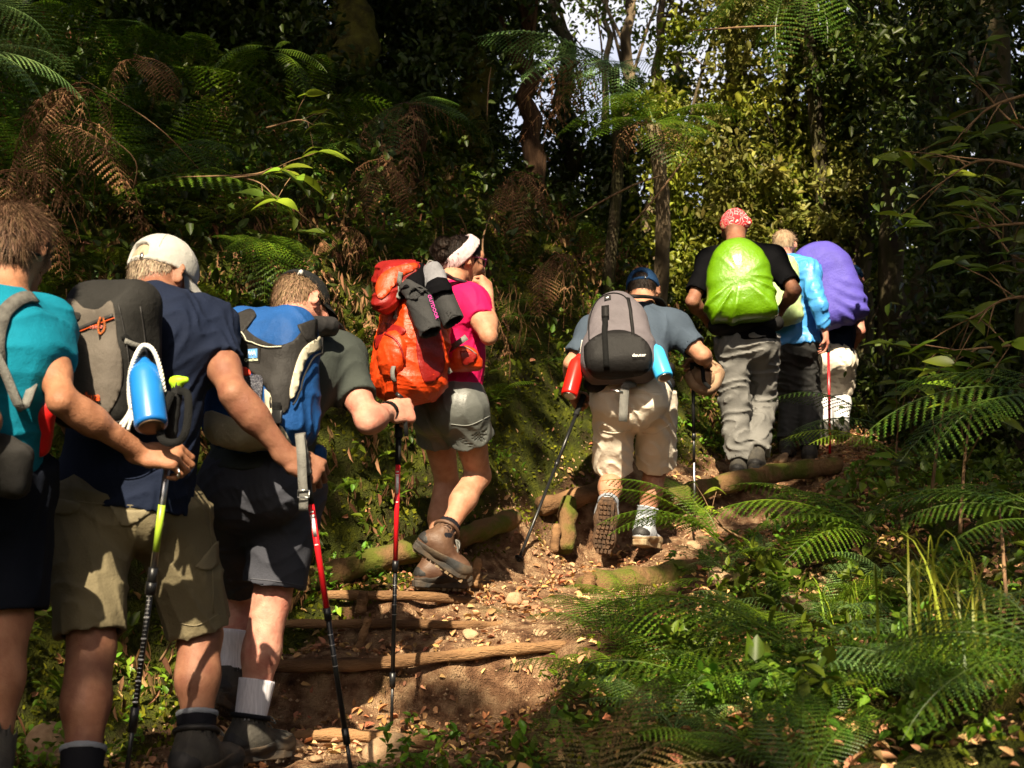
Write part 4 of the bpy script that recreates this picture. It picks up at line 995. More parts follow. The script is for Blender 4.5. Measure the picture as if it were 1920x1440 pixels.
if p0 is not None:
    R_, U_, B_ = fc; n0 = nz(n0); R2 = nz(np.cross(V3(0, 0, 1), n0)) ; R2 = R2 if R2[0] > 0 else -R2; U2 = nz(np.cross(n0, R2)); U2 = U2 if U2[2] > 0 else -U2
    pt = MB().box(p0, (R2, U2, n0), (.030, .026, .002)).build('brand_patch', pblack, rc, smooth=False)
    MB().box(p0 + U2 * .007 + R2 * .004 + n0 * .003, (R2, U2, n0), (.018, .014, .001)).build('patch_field', mat('patch_blue', (.12, .32, .70), .6), pt, smooth=False)
    mt = MB(); o0 = p0 + n0 * .005
    for i in range(3): mt.ribbon([o0 + R2 * (-.014 + i * .010) + U2 * -.001, o0 + R2 * (-.008 + i * .010) + U2 * .014, o0 + R2 * (-.003 + i * .010) + U2 * -.001], .003, n0, .001)
    mt.build('mountain_mark', M['white'], pt)
    link('lettering', text_mesh('Quechua', .014, p0 - U2 * .012 + n0 * .004, R2, U2, .0008), mat('patch_print', (.75, .8, .6), .6), pt)
MB().ribbon(smoothpts([Pn(560, 612, 4.08), Pn(590, 600, 4.20), Pn(620, 604, 4.34), Pn(636, 625, 4.46)], 3), .055, V3(.1, -.4, 1), .014).build('shoulder_strap', pblack, rc)
shape_obj('jacket_roll', Shape([Cone(Pn(580, 615, 4.10), Pn(618, 612, 4.18), .034, .028, .03), Cone(Pn(575, 618, 4.08), Pn(556, 636, 4.0), .026, .012, .03)], disp=wrink(.008, 30, 2)), .006, M['charcoal'], rc)
MB().ribbon(smoothpts([Pn(552, 604, 4.0), Pn(556, 625, 3.96), Pn(550, 642, 3.95), Pn(560, 636, 3.94)], 4), .018, V3(0, -1, 0), .004).build('loose_strap', M['strap'], rc)
MB().ribbon([Pn(528, 870, 4.0), Pn(530, 910, 4.0), Pn(530, 952, 4.0)], .010, V3(0, -1, 0), .003).build('hanging_strap', M['greystrap'], rc)
shape_obj('blue_pouch', Shape([Box(Pn(585, 865, 4.2), fc, (.05, .055, .03), .03, .02)], disp=wrink(.003, 30, 3)), .007, pblue, rc)
r2, d2 = red_pole('red and black pole planted upright beside the bent man\'s right hand', Pn(749, 748, 4.42), Pn(734, 1358, 4.55))
a = Pn(749, 748, 4.42); MB().tube([a + V3(-.004, 0, .006), a + V3(.004, 0, .016)], [.017, .015], 10).build('handle_top', M['shaftblack'], r2)
wv = C.W['wr']; dd = nz(C.W['wr'] - C.W['er']); s1 = nz(np.cross(dd, V3(0, 0, 1))); s2 = np.cross(s1, dd)
MB().ribbon([wv + dd * (.0 + .03 * math.sin(t) * 0) + (s1 * math.cos(t) + s2 * math.sin(t)) * .036 for t in np.linspace(0, 2 * math.pi, 17)], .017, [s1 * math.cos(t) + s2 * math.sin(t) for t in np.linspace(0, 2 * math.pi, 17)], .003).build('wrist_strap', M['strap'], r2)
MB().ribbon([Pn(760, 790, 4.38), Pn(762, 818, 4.38)], .014, V3(0, -1, 0), .003).build('strap_tail', M['strap'], r2)

# ============================================================ woman in pink
D = person('woman in pink T-shirt, grey shorts and pale headband stepping up',
  dict(hd=(868,492,5.72), nk=(838,545,5.62), ch=(842,600,5.62), wa=(848,670,5.62), pv=(843,750,5.60), sl=(803,575,5.76), el=(828,650,5.95), wl=(870,575,6.0),
       sr=(884,568,5.52), er=(916,630,5.40), wr=(914,550,5.60), hl=(815,775,5.70), hr=(872,772,5.52), kl=(838,905,5.92), al=(812,1060,5.75), tl=(855,1100,5.95),
       kr=(897,892,5.70), ar=(828,1010,5.45), tr=(868,1065,5.56), bf=V3(.72, .69, 0), hf=(.86, .52, -.12), hu=(.25, .1, 1)), SK_light, vox=.005, s=.95, legr=.98, arm=.88,
  hands={'r': dict(d=(-.1, .55, .8), n=(.75, -.5, .3), t=(-.6, -.3, .5), curl=1.0, s=.95), 'l': dict(d=(.2, .3, .9), n=(.6, .5, 0), t=(0, -1, 0), curl=1.0)})
tee(D, M['pink'], .006, sl=(.6, .50), hem=-.03, loose=.010, wr=.005, seed=26)
pdn = pants(D, M['greyshort'], .006, cut=(.36, .40), loose=(.018, .024), top=.06, wr=.005, seed=28, hemr=(.106, .109), fr=28)
PD = bvh_of(pdn)
hmw = cloth('grey_nylon_hem', (.26, .27, .25), .45); piping('hem_seam', PD, [(845, 795), (880, 797), (918, 780)], .0018, hmw, pdn, .001)
seam('belt', PD, [(812, 703), (850, 702), (895, 715)], .020, mat('cream_belt', (.50, .48, .38), .7), pdn, .004)
sock(D, 'r', .78, M['blacksock'], .006); sock(D, 'l', .9, M['blacksock'], .008)
boot(D, 'r', M['bootbrown'], M['rubber'], .0055, high=.052, fwd=V3(.80, .10, -.52), up=V3(.5, -.1, .85), laces=M['greystrap'], s=.95, trim=M['sole'], cuff=M['bootbrown'])
boot(D, 'l', M['bootbrown'], M['rubber'], .007, high=.10, fwd=V3(.93, .35, -.05), laces=M['greystrap'], s=.95, trim=M['sole'])
hd = hair(D, H_dark, n=4500, length=.03, thick=.010, napelow=-.05, front=.03, shaggy=.15)
q = D.hq
for cc, rr in (((0, -.115, .055), .040), ((.012, -.11, .0), .040), ((-.01, -.135, .03), .030)):
    shape_obj('bun', Shape([Ell(q(*cc), D.hax, (rr, rr * .9, rr * .8), .02)], disp=wrink(.005, 90, int(rr * 1000), (1, .3, 1))), .0055, H_dark, hd)
gb = np.random.default_rng(8); V = []; F = []
for cc, rr in (((0, -.115, .055), .041), ((.012, -.11, .0), .041), ((-.01, -.135, .03), .031)):
    for _ in range(700):
        nn = rnd3(gb); a = q(*cc) + nn * rr * .97; t = nz(np.cross(nn, D.hax[0] + gb.normal(size=3) * .25)); sd = np.cross(nn, t); k = len(V)
        V += [a - sd * .0012, a + sd * .0012, a + t * .012 + nn * .0035, a + t * .026 + nn * gb.uniform(-.002, .006)]; F += [(k, k + 1, k + 2), (k + 1, k + 3, k + 2)]
link('strands', mesh_np('strands', V, F), H_dark, hd)
hbp = mat('headband_cloth', (.62, .50, .50), .85, (.45, .34, .36), 60, bump=.002, bscale=60)
shape_obj('headband', Shape([Clipped([Ell(q(0, -.012, .026), D.hax, (.099, .118, .111), .02)], [(q(0, .010, .052), nz(D.hax[1] * .80 - D.hax[2] * .55)), (q(0, -.045, .072), -nz(D.hax[1] * .76 - D.hax[2] * .62))], .02)], disp=wrink(.0025, 40, 5, (1, 1, .4))), .005, hbp, D.body)
# sunglasses
sg = mat('purple_frame', (.20, .02, .10), .3, coat=.5); mb = MB()
for e in (-1, 1):
    mb.tube([q(.078 * e, -.005, .020), q(.080 * e, .045, .022), q(.066 * e, .092, .020)], .0032, 6)
    mb.tube([q(.036 * e + .026 * math.cos(t), .098 - .008 * abs(math.cos(t)), .014 + .019 * math.sin(t)) for t in np.linspace(0, 2 * math.pi, 13)], .0028, 5, cap=False)
gl = mb.build('sunglasses', sg, D.body); mb = MB()
for e in (-1, 1):
    c = q(.036 * e, .097, .014); pts = [q(.036 * e + .024 * math.cos(t), .096, .014 + .017 * math.sin(t)) for t in np.linspace(0, 2 * math.pi, 13)[:-1]]
    mb.add(pts, [tuple(range(12))]); mb.add([p + D.hax[1] * .002 for p in pts], [tuple(range(12))])
mb.build('lens', mat('dark_lens', (.01, .008, .008), .1, spec=.8), gl)
# red pack
orange = cloth('orange_ripstop', (.62, .050, .004), .45, s=80, spec=.5); redp = cloth('red_ripstop', (.26, .008, .005), .45, s=80, spec=.5)
rd, od, qd, fd, bd = pack('orange-red trekking backpack with dark gloves strapped on the pink-shirted woman', Pn(770, 640, 5.36), V3(-.80, -.60, .05), V3(.10, .05, 1),
  lambda q, ax: [Box(q(0, -.03, -.02), ax, (.15, .21, .115), .08, .05), Box(q(.0, -.08, .045), ax, (.12, .13, .075), .06, .06), Ell(q(0, -.19, .0), ax, (.13, .07, .11), .06)],
  orange, .006, lambda p_: wrink(.010, 20, 31)(p_) + wrink(.004, 48, 33)(p_))
lid = shape_obj('lid', Shape([Box(Pn(768, 527, 5.38), frame(V3(-.75, -.65, .25), V3(.25, .1, 1)), (.135, .062, .12), .05, .03), Cone(Pn(722, 565, 5.24), Pn(735, 520, 5.3), .052, .05, .04)], disp=wrink(.009, 22, 6)), .006, redp, rd)
bl = bvh_of(lid)
panel('lid_front', bl, [(703, 545), (712, 520), (735, 503), (775, 494), (782, 503), (752, 520), (735, 540), (716, 562)], orange, lid, .005)
panel('red_side', bd, [(790, 580), (820, 600), (832, 660), (828, 700), (800, 720), (786, 690), (780, 640)], redp, rd, .005)
panel('pocket_dark', bd, [(702, 640), (712, 625), (728, 624), (722, 642), (705, 655)], redp, rd, .004, step=5)
panel('red_yoke', bd, [(724, 606), (752, 612), (762, 622), (748, 632), (740, 640), (726, 622)], redp, rd, .006, step=5)
pk = [shape_obj('stretch_pocket', Shape([Ell(Pn(735, 665, 5.24), fd, (.085, .10, .05), .03)], disp=wrink(.005, 34, 8, (1, .4, 1))), .006, orange, rd)]
pbv = bvh_of(pk[0]); piping('pocket_edge', pbv, [(700, 640), (715, 628), (735, 632), (750, 650), (758, 680)], .005, redp, pk[0], .002)
for pts in ([(748, 545), (745, 575), (742, 600)],): 
    seam('compression_strap', bd, pts, .022, M['greystrap'], rd, .008); seam('compression_strap', bl, [(752, 510), (748, 540), (744, 562)], .02, M['greystrap'], lid, .010)
MB().ribbon(smoothpts([Pn(741, 680, 5.19), Pn(736, 695, 5.17), Pn(737, 708, 5.17), Pn(740, 716, 5.18)], 4), [.018] * 13, V3(-.4, -1, 0), .004).build('tab_strap', M['greystrap'], rd)
MB().ribbon([Pn(842, 655, 5.42), Pn(858, 644, 5.38), Pn(875, 632, 5.38)], .026, V3(0, -1, .2), .003).build('load_strap', M['greystrap'], rd)
MB().ribbon([Pn(832, 685, 5.36), Pn(840, 692, 5.34), Pn(845, 700, 5.34)], .02, V3(0, -1, 0), .003).build('strap_end', M['greystrap'], rd)
hb = [shape_obj('hip_belt', Shape([Ell(Pn(873, 668, 5.37), frame(V3(.3, -1, 0), V3(0, 0, 1)), (.058, .045, .035), .03), Cone(Pn(825, 685, 5.40), Pn(893, 683, 5.40), .030, .028, .03)], disp=wrink(.004, 30, 4)), .006, orange, rd)]
hbv = bvh_of(hb[0]); panel('belt_pocket_red', hbv, [(862, 658), (893, 663), (886, 680), (868, 684)], redp, hb[0], .004, step=5)
piping('belt_piping', hbv, [(848, 656), (860, 651), (878, 654), (893, 665)], .003, M['greystrap'], hb[0], .003)
MB().ribbon(smoothpts([Pn(830, 512, 5.46), Pn(848, 522, 5.5), Pn(868, 528, 5.52), Pn(885, 548, 5.6)], 4), .05, V3(.1, -.3, 1), .012).build('shoulder_strap', M['charcoal'], rd)
MB().tube(smoothpts([Pn(800, 497, 5.4), Pn(806, 489, 5.4), Pn(816, 494, 5.4), Pn(820, 505, 5.42)], 4), .004, 6).build('haul_loop', M['greystrap'], rd)
# gloves hung on the pack
gg = 'gloves hung on the orange-red pack'; gv = M['black']; gg1 = cloth('grey_glove_cloth', (.20, .20, .22), .6, s=80); gdk = cloth('dark_glove_cloth', (.035, .035, .036), .7, s=80)
def gaiter(label, secs, seed):
    rt = empty('gaiter', secs[0][1], label, 'gaiter', gg)
    for i, (nm, a, b, r1, r2, mm, fl) in enumerate(secs):
        d = nz(b - a); x = V3(-.3, -.9, 0)
        shape_obj(nm, Shape([Clipped([Cone(a, b + d * .05, r1, r2, .03, x, fl)], [(b, d)], .03, [Cone(b - d * .02, b + d * .08, r2 * .84, r2 * .9, .01, x, fl)])], disp=wrink(.004, 26, seed + i)), .0055, mm, rt)
    return rt
gaiter('grey-topped dark gaiter hanging nearer the woman\'s shoulder on the orange-red pack', [('lining', Pn(812, 512, 5.26), Pn(824, 552, 5.22), .046, .056, gg1, 1.5), ('edge_band', Pn(822, 545, 5.225), Pn(825, 556, 5.215), .058, .058, gv, 1.45), ('sleeve', Pn(828, 556, 5.24), Pn(851, 604, 5.19), .050, .044, gdk, 1.4)], 3)
gaiter('black gaiter draped lowest down the orange-red pack', [('lining', Pn(784, 510, 5.28), Pn(770, 552, 5.20), .036, .055, gv, 1.5), ('cuff', Pn(765, 540, 5.20), Pn(790, 562, 5.15), .036, .050, gdk, 1.9), ('sleeve', Pn(788, 568, 5.18), Pn(808, 624, 5.12), .056, .044, gdk, 1.4)], 7)
gt = [o for o in COL.objects if o.name.startswith('gaiter')]
link('lettering', text_mesh('OUTDOOR', .020, Pn(812, 575, 5.10), V3(.35, 0, -1), V3(1, 0, .35), .001), mat('pink_lettering', (.7, .05, .4), .6), gt[0])
# ============================================================ man with grey and black pack
E = person('person in blue-grey T-shirt and cream shorts leaning on two poles under his pack',
  dict(hd=(1206,550,7.26), nk=(1203,590,7.10), ch=(1185,632,7.0), wa=(1180,690,6.9), pv=(1186,742,6.82), sl=(1115,622,6.95), el=(1072,682,6.88), wl=(1088,748,7.12),
       sr=(1262,612,7.02), er=(1316,666,6.92), wr=(1298,685,7.15), hl=(1152,762,6.80), hr=(1230,760,6.86), kl=(1148,888,7.02), al=(1138,958,6.74), tl=(1130,1025,6.88),
       kr=(1230,875,7.14), ar=(1208,988,7.10), tr=(1228,1020,7.25), bf=V3(.22, .97, 0), hf=(.25, .85, -.45), hu=(.05, .45, .9)), SK_light, vox=.0065, s=1.06, stout=1.15, legr=1.03, arm=.98,
  hands={'r': dict(d=(-.5, .7, -.3), n=(.8, -.2, .5), t=(0, .2, 1), curl=.95, at=(1301, 688, 7.14)), 'l': dict(d=(.3, .8, -.4), n=(-.9, -.1, .3), t=(0, .3, 1), curl=.95, at=(1090, 752, 7.14))})
tee(E, M['bluetee'], .0075, sl=(.78, .74), hem=.0, loose=.024, wr=.006, seed=36, cuffr=1.8)
pe = pants(E, M['cream'], .0075, cut=(.93, .93), loose=(.02, .046), top=.03, wr=.009, seed=38, fr=26, strch=(.7, .7, 1.5))
PE = bvh_of(pe); creamp = cloth('cream_pocket', (.76, .66, .52), s=30)
piping('back_seam', PE, [(1187, 760), (1186, 790), (1184, 808)], .002, creamp, pe, .001); piping('cargo_seam', PE, [(1120, 805), (1150, 812), (1182, 806)], .003, creamp, pe, .001)
piping('cargo_seam', PE, [(1205, 812), (1230, 812), (1258, 795)], .003, creamp, pe, .001); piping('waist_seam', PE, [(1130, 735), (1185, 738), (1245, 735)], .002, creamp, pe, .001)
sock(E, 'l', .74, M['greysock'], .007); sock(E, 'r', .68, M['greysock'], .007, mat2=M['shoegrey'])
boot(E, 'l', M['shoegrey'], M['shoesole'], .0065, high=.045, fwd=V3(-.06, .28, -.95), up=V3(.12, .95, .28), s=1.08, trim=M['shoesole'])
boot(E, 'r', M['shoegrey'], M['sole'], .0065, high=.06, fwd=V3(.40, .88, -.12), s=1.06, laces=M['white'], lugs=False)
hair(E, H_dark, n=2500, length=.014, thick=.003, napelow=-.052, shaggy=.2, vox=.007, topz=.01)
cap(E, M['capblue'], brim_dir=1, gap=True, s=1.08, tilt=.05, low=.014, vox=.006)
pg = cloth('mauve_grey_pack_cloth', (.135, .118, .130), .65, s=60); pk_ = cloth('black_ballistic', (.013, .012, .012), .6, s=60)
re_, oe, qe, fe, be = pack('grey and black backpack with daisy-chain strap on the blue-grey-shirted man', Pn(1160, 630, 6.64), V3(-.12, -.90, .30), V3(.02, .32, 1),
  lambda q, ax: [Box(q(0, -.045, 0), ax, (.172, .20, .12), .08, .05, taper=.16), Box(q(.0, -.13, .03), ax, (.180, .11, .11), .07, .05), Ell(q(-.01, .14, .0), ax, (.115, .115, .10), .07)],
  pg, .0075, wrink(.004, 14, 41))
panel('black_base', be, [(1097, 650), (1112, 634), (1140, 622), (1172, 621), (1200, 632), (1216, 648), (1222, 675), (1210, 698), (1180, 706), (1130, 710), (1108, 700), (1097, 675)], pk_, re_, .007)
seam('daisy_strap', be, [(1135, 577), (1135, 605), (1134, 622), (1135, 650), (1138, 690)], .030, M['strap'], re_, .016); seam('velcro_patch', be, [(1136, 577), (1136, 598)], .040, pk_, re_, .02)
piping('zip', be, [(1105, 640), (1106, 600), (1120, 565), (1145, 551), (1170, 556), (1182, 580), (1187, 630)], .0035, pk_, re_, .004)
seam('side_strap', be, [(1177, 560), (1183, 590), (1187, 628)], .018, pk_, re_, .007)
p0, n0 = on_surf(be, 1140, 561, .009)
if p0 is not None:
    R2 = fe[0]; U2 = fe[1]; pt = MB().box(p0, (R2, U2, n0), (.017, .014, .002)).build('brand_patch', pk_, re_, smooth=False); MB().tube([p0 + n0 * .003, p0 + n0 * .004], [.008, .008], 12).build('badge', M['white'], pt)
p0, n0 = on_surf(be, 1198, 668, .02)
if p0 is not None: link('lettering', text_mesh('deuter', .026, p0, fe[0], fe[1], .001), M['white'], re_)
MB().ribbon(smoothpts([Pn(1185, 556, 6.78), Pn(1205, 556, 6.95), Pn(1232, 560, 7.1), Pn(1245, 580, 7.2)], 4), .06, V3(0, -.5, 1), .015).build('shoulder_strap', pk_, re_)
MB().ribbon(smoothpts([Pn(1196, 575, 6.70), Pn(1200, 600, 6.68), Pn(1214, 618, 6.68)], 4), .022, V3(.2, -1, 0), .004).build('side_strap', M['strap'], re_)
MB().ribbon(smoothpts([Pn(1192, 718, 6.58), Pn(1176, 722, 6.55), Pn(1171, 735, 6.55), Pn(1168, 790, 6.54)], 4), .045, V3(0, -1, .1), .004).build('hanging_strap', M['greystrap'], re_)
MB().tube([Pn(1145, 731, 6.56), Pn(1158, 734, 6.55), Pn(1168, 736, 6.55)], [.007, .009, .007], 8).build('buckle', M['metal'], re_)
shape_obj('hip_belt', Shape([Cone(Pn(1110, 720, 6.7), Pn(1250, 720, 6.8), .045, .045, .03), Cone(Pn(1255, 690, 6.85), Pn(1254, 735, 6.9), .03, .012, .02)], disp=wrink(.004, 20, 3)), .009, pk_, re_)
bottle('red metal bottle hanging on the left of the grey and black pack', Pn(1087, 666, 6.66), Pn(1067, 742, 6.55), .044, mat('red_anodised_bottle', (.62, .012, .008), .3, (.68, .02, .01), 8, coat=.3))
bottle('bright blue metal bottle hanging on the right of the grey and black pack', Pn(1224, 646, 6.55), Pn(1246, 708, 6.44), .046, mat('sky_blue_bottle', (.05, .42, .85), .35, (.06, .46, .9), 8, coat=.3))
cr = empty('bottle_cord', Pn(1215, 620, 6.6), 'thin white cords tying both metal bottles to the grey and black pack', 'cord')
braid('loop', [Pn(1213, 614, 6.62), Pn(1220, 628, 6.6), Pn(1224, 638, 6.6)], .005, wc, cr); braid('loop', [Pn(1208, 616, 6.62), Pn(1215, 632, 6.6), Pn(1222, 642, 6.6)], .004, wc, cr); braid('loop', [Pn(1092, 638, 6.66), Pn(1090, 652, 6.65), Pn(1089, 660, 6.65)], .004, wc, cr)
def dark_pole(label, a, b, silver=.0, basket=.97):
    return pole(label, (a, b), [(.0, .13, .016, 'grip', 'grip'), (.12, .42, .0095, 'shaftblack', 'upper_shaft'), (.41, .45, .0115, 'shaftblack', 'lock'), (.44, 1 - silver, .0082, 'shaftblack', 'middle_shaft')] +
      ([(1 - silver, .99, .0075, 'metal', 'lower_shaft')] if silver else []), basket=basket)
dark_pole('dark pole slanting down left from the left hand of the blue-grey-shirted man', Pn(1094, 742, 7.12), Pn(972, 1052, 6.6), .0, .985)
rp = dark_pole('upright dark pole with silver lower shaft in the right hand beside the tan hat', Pn(1299, 680, 7.12), Pn(1303, 1000, 7.30), .42, None)
MB().ribbon(smoothpts([Pn(1300, 682, 7.05), Pn(1316, 690, 7.0), Pn(1320, 715, 7.0), Pn(1332, 728, 7.0)], 4), .022, V3(0, -1, 0), .003).build('wrist_strap', M['strap'], rp)
# tan hat held in the right hand
ht = empty('sun_hat', Pn(1318, 690, 7.2), 'tan sun hat dangling from the right hand of the blue-grey-shirted man', 'hat'); tan = cloth('tan_hat_cloth', (.38, .24, .15), s=60)
hc = Pn(1306, 694, 7.20)
hx = Pn(1322, 702, 7.16); hfr = frame((-.35, -.85, .25), (.25, 0, 1))
shape_obj('crown', Shape([Clipped([Ell(hx, hfr, (.105, .085, .08), .03), Cone(hx, Pn(1300, 700, 7.2), .06, .03, .04)], [], .02, [Ell(hx + V3(.0, -.06, .045), hfr, (.07, .045, .05))])], disp=wrink(.010, 26, 2)), .0065, tan, ht)
brp = smoothpts([Pn(1288, 700, 7.1), Pn(1300, 722, 7.08), Pn(1325, 734, 7.06), Pn(1344, 722, 7.06), Pn(1346, 700, 7.08), Pn(1330, 682, 7.12)], 4)
MB().ribbon(brp, .05, [nz(p_ - hx) + V3(0, -.7, 0) for p_ in brp], .004).build('brim', tan, ht)
# ============================================================ red bandana, lime cover
F_ = person('person in red bandana, black T-shirt and grey trousers under a lime rain cover',
  dict(hd=(1376,428,8.36), nk=(1380,462,8.24), ch=(1388,505,8.2), wa=(1394,580,8.18), pv=(1400,632,8.18), sl=(1330,490,8.2), el=(1298,565,8.08), wl=(1325,600,8.32),
       sr=(1450,485,8.2), er=(1490,545,8.04), wr=(1465,580,8.28), hl=(1375,650,8.16), hr=(1430,648,8.18), kl=(1378,760,8.22), al=(1385,872,8.15), tl=(1395,888,8.4),
       kr=(1428,750,8.4), ar=(1418,862,8.12), tr=(1425,885,8.32), bf=V3(.22, .97, 0), hf=(-.25, .9, -.3), hu=(-.02, .3, .95)), SK_red, vox=.009, s=1.0, stout=1.05, arm=1.0)
tee(F_, M['black'], .009, sl=(.78, .80), hem=.04, loose=.02, wr=.004, seed=46, cuffr=1.6)
pf = pants(F_, M['trouser'], .0085, cut=(1.92, 1.86), loose=(.022, .034), top=-.01, wr=.016, seed=48, fr=26, name='trousers', strch=(.6, .6, 2.0))
for k in 'lr': boot(F_, k, M['bootgrey'], M['rubber'], .009, high=.08, fwd=(.3, .9, -.2), lugs=False)
q = F_.hq; s_ = F_.hs
ban = bpy.data.materials.new('red_bandana_print'); ban.use_nodes = True; N = ban.node_tree.nodes; L = ban.node_tree.links; b_ = N['Principled BSDF']; b_.inputs['Roughness'].default_value = .8
tc = N.new('ShaderNodeTexCoord'); vo = N.new('ShaderNodeTexVoronoi'); vo.inputs['Scale'].default_value = 26; L.new(tc.outputs['Object'], vo.inputs['Vector'])
ml = N.new('ShaderNodeMath'); ml.operation = 'MULTIPLY'; ml.inputs[1].default_value = 22; L.new(vo.outputs['Distance'], ml.inputs[0]); sn = N.new('ShaderNodeMath'); sn.operation = 'SINE'; L.new(ml.outputs[0], sn.inputs[0])
rr_ = N.new('ShaderNodeValToRGB'); rr_.color_ramp.elements[0].position = .72; rr_.color_ramp.elements[1].position = .9; rr_.color_ramp.elements[0].color = (.62, .01, .02, 1); rr_.color_ramp.elements[1].color = (.85, .55, .55, 1)
L.new(sn.outputs[0], rr_.inputs[0]); L.new(rr_.outputs[0], b_.inputs['Base Color'])
shape_obj('bandana', Shape([Clipped([Ell(q(0, -.012, .030), F_.hax, (.086, .106, .098), .03), Ell(q(.05, -.09, .0), F_.hax, (.035, .03, .03), .03)], [(q(0, 0, -.040), -nz(F_.hax[2] + F_.hax[1] * -.35))], .02)], disp=wrink(.005, 35, 3)), .007, ban, F_.body)
lime = cloth('lime_cover_nylon', (.13, .30, .003), .30, d=.92, s=60, spec=.6, b=.004, coat=.7); 
R3, U3, B3 = frame(V3(-.12, -.97, .1), V3(-.03, .12, 1))
c3 = Pn(1386, 524, 7.98)
def pleats(pts):
    x = (pts - c3) @ R3; y = (pts - c3) @ U3; t = np.arctan2(x, y + .02); r = np.hypot(x, y + .02)
    return -.016 * np.clip((r - .04) / .14, 0, 1) * np.abs(np.sin(t * 5.5 + 1.2 * np.sin(t * 3 + 1))) ** 5 * np.clip(.55 - y * 3, .12, 1) + wrink(.0035, 13, 6, sharp=False)(pts)
rf, of, qf, ff_, bf_ = pack('backpack under a lime green rain cover on the red-bandana hiker', c3, B3, U3,
  lambda q, ax: [Box(q(0, -.06, 0), ax, (.205, .215, .12), .10, .05, taper=.13), Ell(q(.0, .12, .0), ax, (.155, .15, .12), .09), Ell(q(0, -.04, .07), ax, (.12, .15, .075), .08)], lime, .0075, pleats, part='rain_cover')
shape_obj('hip_belt', Shape([Cone(Pn(1345, 612, 8.05), Pn(1455, 606, 8.1), .06, .05, .03)], disp=wrink(.004, 20, 3)), .012, pk_, rf)
# ============================================================ blue jacket
G = person('person in blue jacket and dark trousers behind the lime-covered pack, brown hair',
  dict(hd=(1471,462,9.42), nk=(1468,490,9.36), ch=(1480,530,9.3), wa=(1487,590,9.3), pv=(1490,640,9.3), sl=(1440,505,9.35), el=(1430,570,9.3), wl=(1440,600,9.5),
       sr=(1513,508,9.2), er=(1536,572,9.02), wr=(1546,620,9.06), hl=(1470,655,9.3), hr=(1510,655,9.3), kl=(1482,745,9.45), al=(1475,830,9.3), tl=(1480,845,9.5),
       kr=(1516,745,9.4), ar=(1518,845,9.2), tr=(1524,862,9.4), bf=V3(.3, .95, 0), hf=(.4, .9, -.1), hu=(0, .15, 1)), SK_pink, vox=.0095, s=.98)
tee(G, M['bluejacket'], .0095, sl=(1.5, 1.85), hem=.03, loose=.03, wr=.012, seed=56, name='jacket')
pants(G, M['darktrouser'], .011, cut=(1.95, 1.95), loose=(.02, .03), top=.0, wr=.01, seed=58, name='trousers')
for k in 'lr': boot(G, k, M['bootgrey'], M['rubber'], .011, high=.08, fwd=(.3, .95, -.1), lugs=False)
hair(G, H_light, n=1800, length=.03, thick=.010, napelow=-.05, shaggy=.5)
pale = cloth('pale_lime_cover', (.50, .66, .30), .5, s=60)
pack('pale lime covered backpack half hidden beside the blue jacket', Pn(1462, 530, 9.12), V3(-.3, -.9, .1), V3(0, .1, 1),
  lambda q, ax: [Box(q(0, -.04, 0), ax, (.14, .24, .10), .09, .05, taper=.1), Ell(q(0, -.26, .02), ax, (.16, .06, .10), .05)], pale, .011, wrink(.009, 18, 61), part='rain_cover')
# ============================================================ purple pack
H = person('person in cream shorts and white gaiters hidden behind a tall purple pack',
  dict(hd=(1598,528,9.95), nk=(1575,540,9.75), ch=(1565,575,9.65), wa=(1560,620,9.6), pv=(1558,665,9.55), sl=(1525,565,9.6), el=(1512,610,9.55), wl=(1520,640,9.75),
       sr=(1600,565,9.65), er=(1612,620,9.6), wr=(1600,650,9.8), hl=(1542,680,9.55), hr=(1578,680,9.55), kl=(1545,738,9.75), al=(1547,800,9.6), tl=(1550,808,9.8),
       kr=(1576,735,9.7), ar=(1578,795,9.55), tr=(1584,805,9.75), bf=V3(.25, .97, 0), hf=(.4, .85, -.3), hu=(.1, .3, .95)), SK_pink, vox=.0105, s=.98)
tee(H, M['navy'], .011, sl=(.7, .7), hem=.02, loose=.02, wr=.005, seed=66)
pants(H, M['cream'], .010, cut=(.95, .95), loose=(.03, .045), top=.03, wr=.01, seed=68)
wg = cloth('white_gaiter', (.62, .62, .64), .6)
for k in 'lr': sock(H, k, .12, wg, .009, 'gaiter', ext=.018); boot(H, k, M['bootgrey'], M['rubber'], .011, high=.05, fwd=(.3, .95, -.1), lugs=False)
cap(H, M['capblue'], gap=False, s=1.05, vox=.009)
pur = cloth('purple_cover_nylon', (.10, .082, .42), .5, s=60, b=.004)
c4 = Pn(1552, 535, 9.34); R4, U4, B4 = frame(V3(-.15, -.97, .1), V3(-.24, .15, 1))
def pl4(pts):
    x = (pts - c4) @ R4; y = (pts - c4) @ U4
    return wrink(.006, 14, 71)(pts) + .012 * np.clip((-y + .05) * 3, 0, 1) * np.sin(y * 60 + x * 40 + 2 * np.sin(x * 14)) * np.clip(x * 6 + .3, 0, 1)
pack('tall backpack under a purple rain cover on the farthest hiker', c4, B4, U4,
  lambda q, ax: [Box(q(0.02, -.05, 0), ax, (.205, .27, .13), .11, .05, taper=.08), Ell(q(-.02, .21, .0), ax, (.19, .13, .12), .08)], pur, .0095, pl4, part='rain_cover')
MB().tube(smoothpts([Pn(1576, 486, 9.36), Pn(1590, 490, 9.34), Pn(1596, 506, 9.32), Pn(1592, 522, 9.3)], 4), .010, 8).build('carry_loop', mat('cream_piping', (.7, .66, .5), .6), [o for o in COL.objects if o.name.startswith('backpack')][-1])
pole('thin bright red pole below the purple pack', (Pn(1553, 640, 9.15), Pn(1556, 850, 9.15)), [(0, .1, .014, 'grip', 'grip'), (.1, 1, .0095, 'shaftred', 'shaft')])
print('hikers built', round(time.time() - T0, 1))
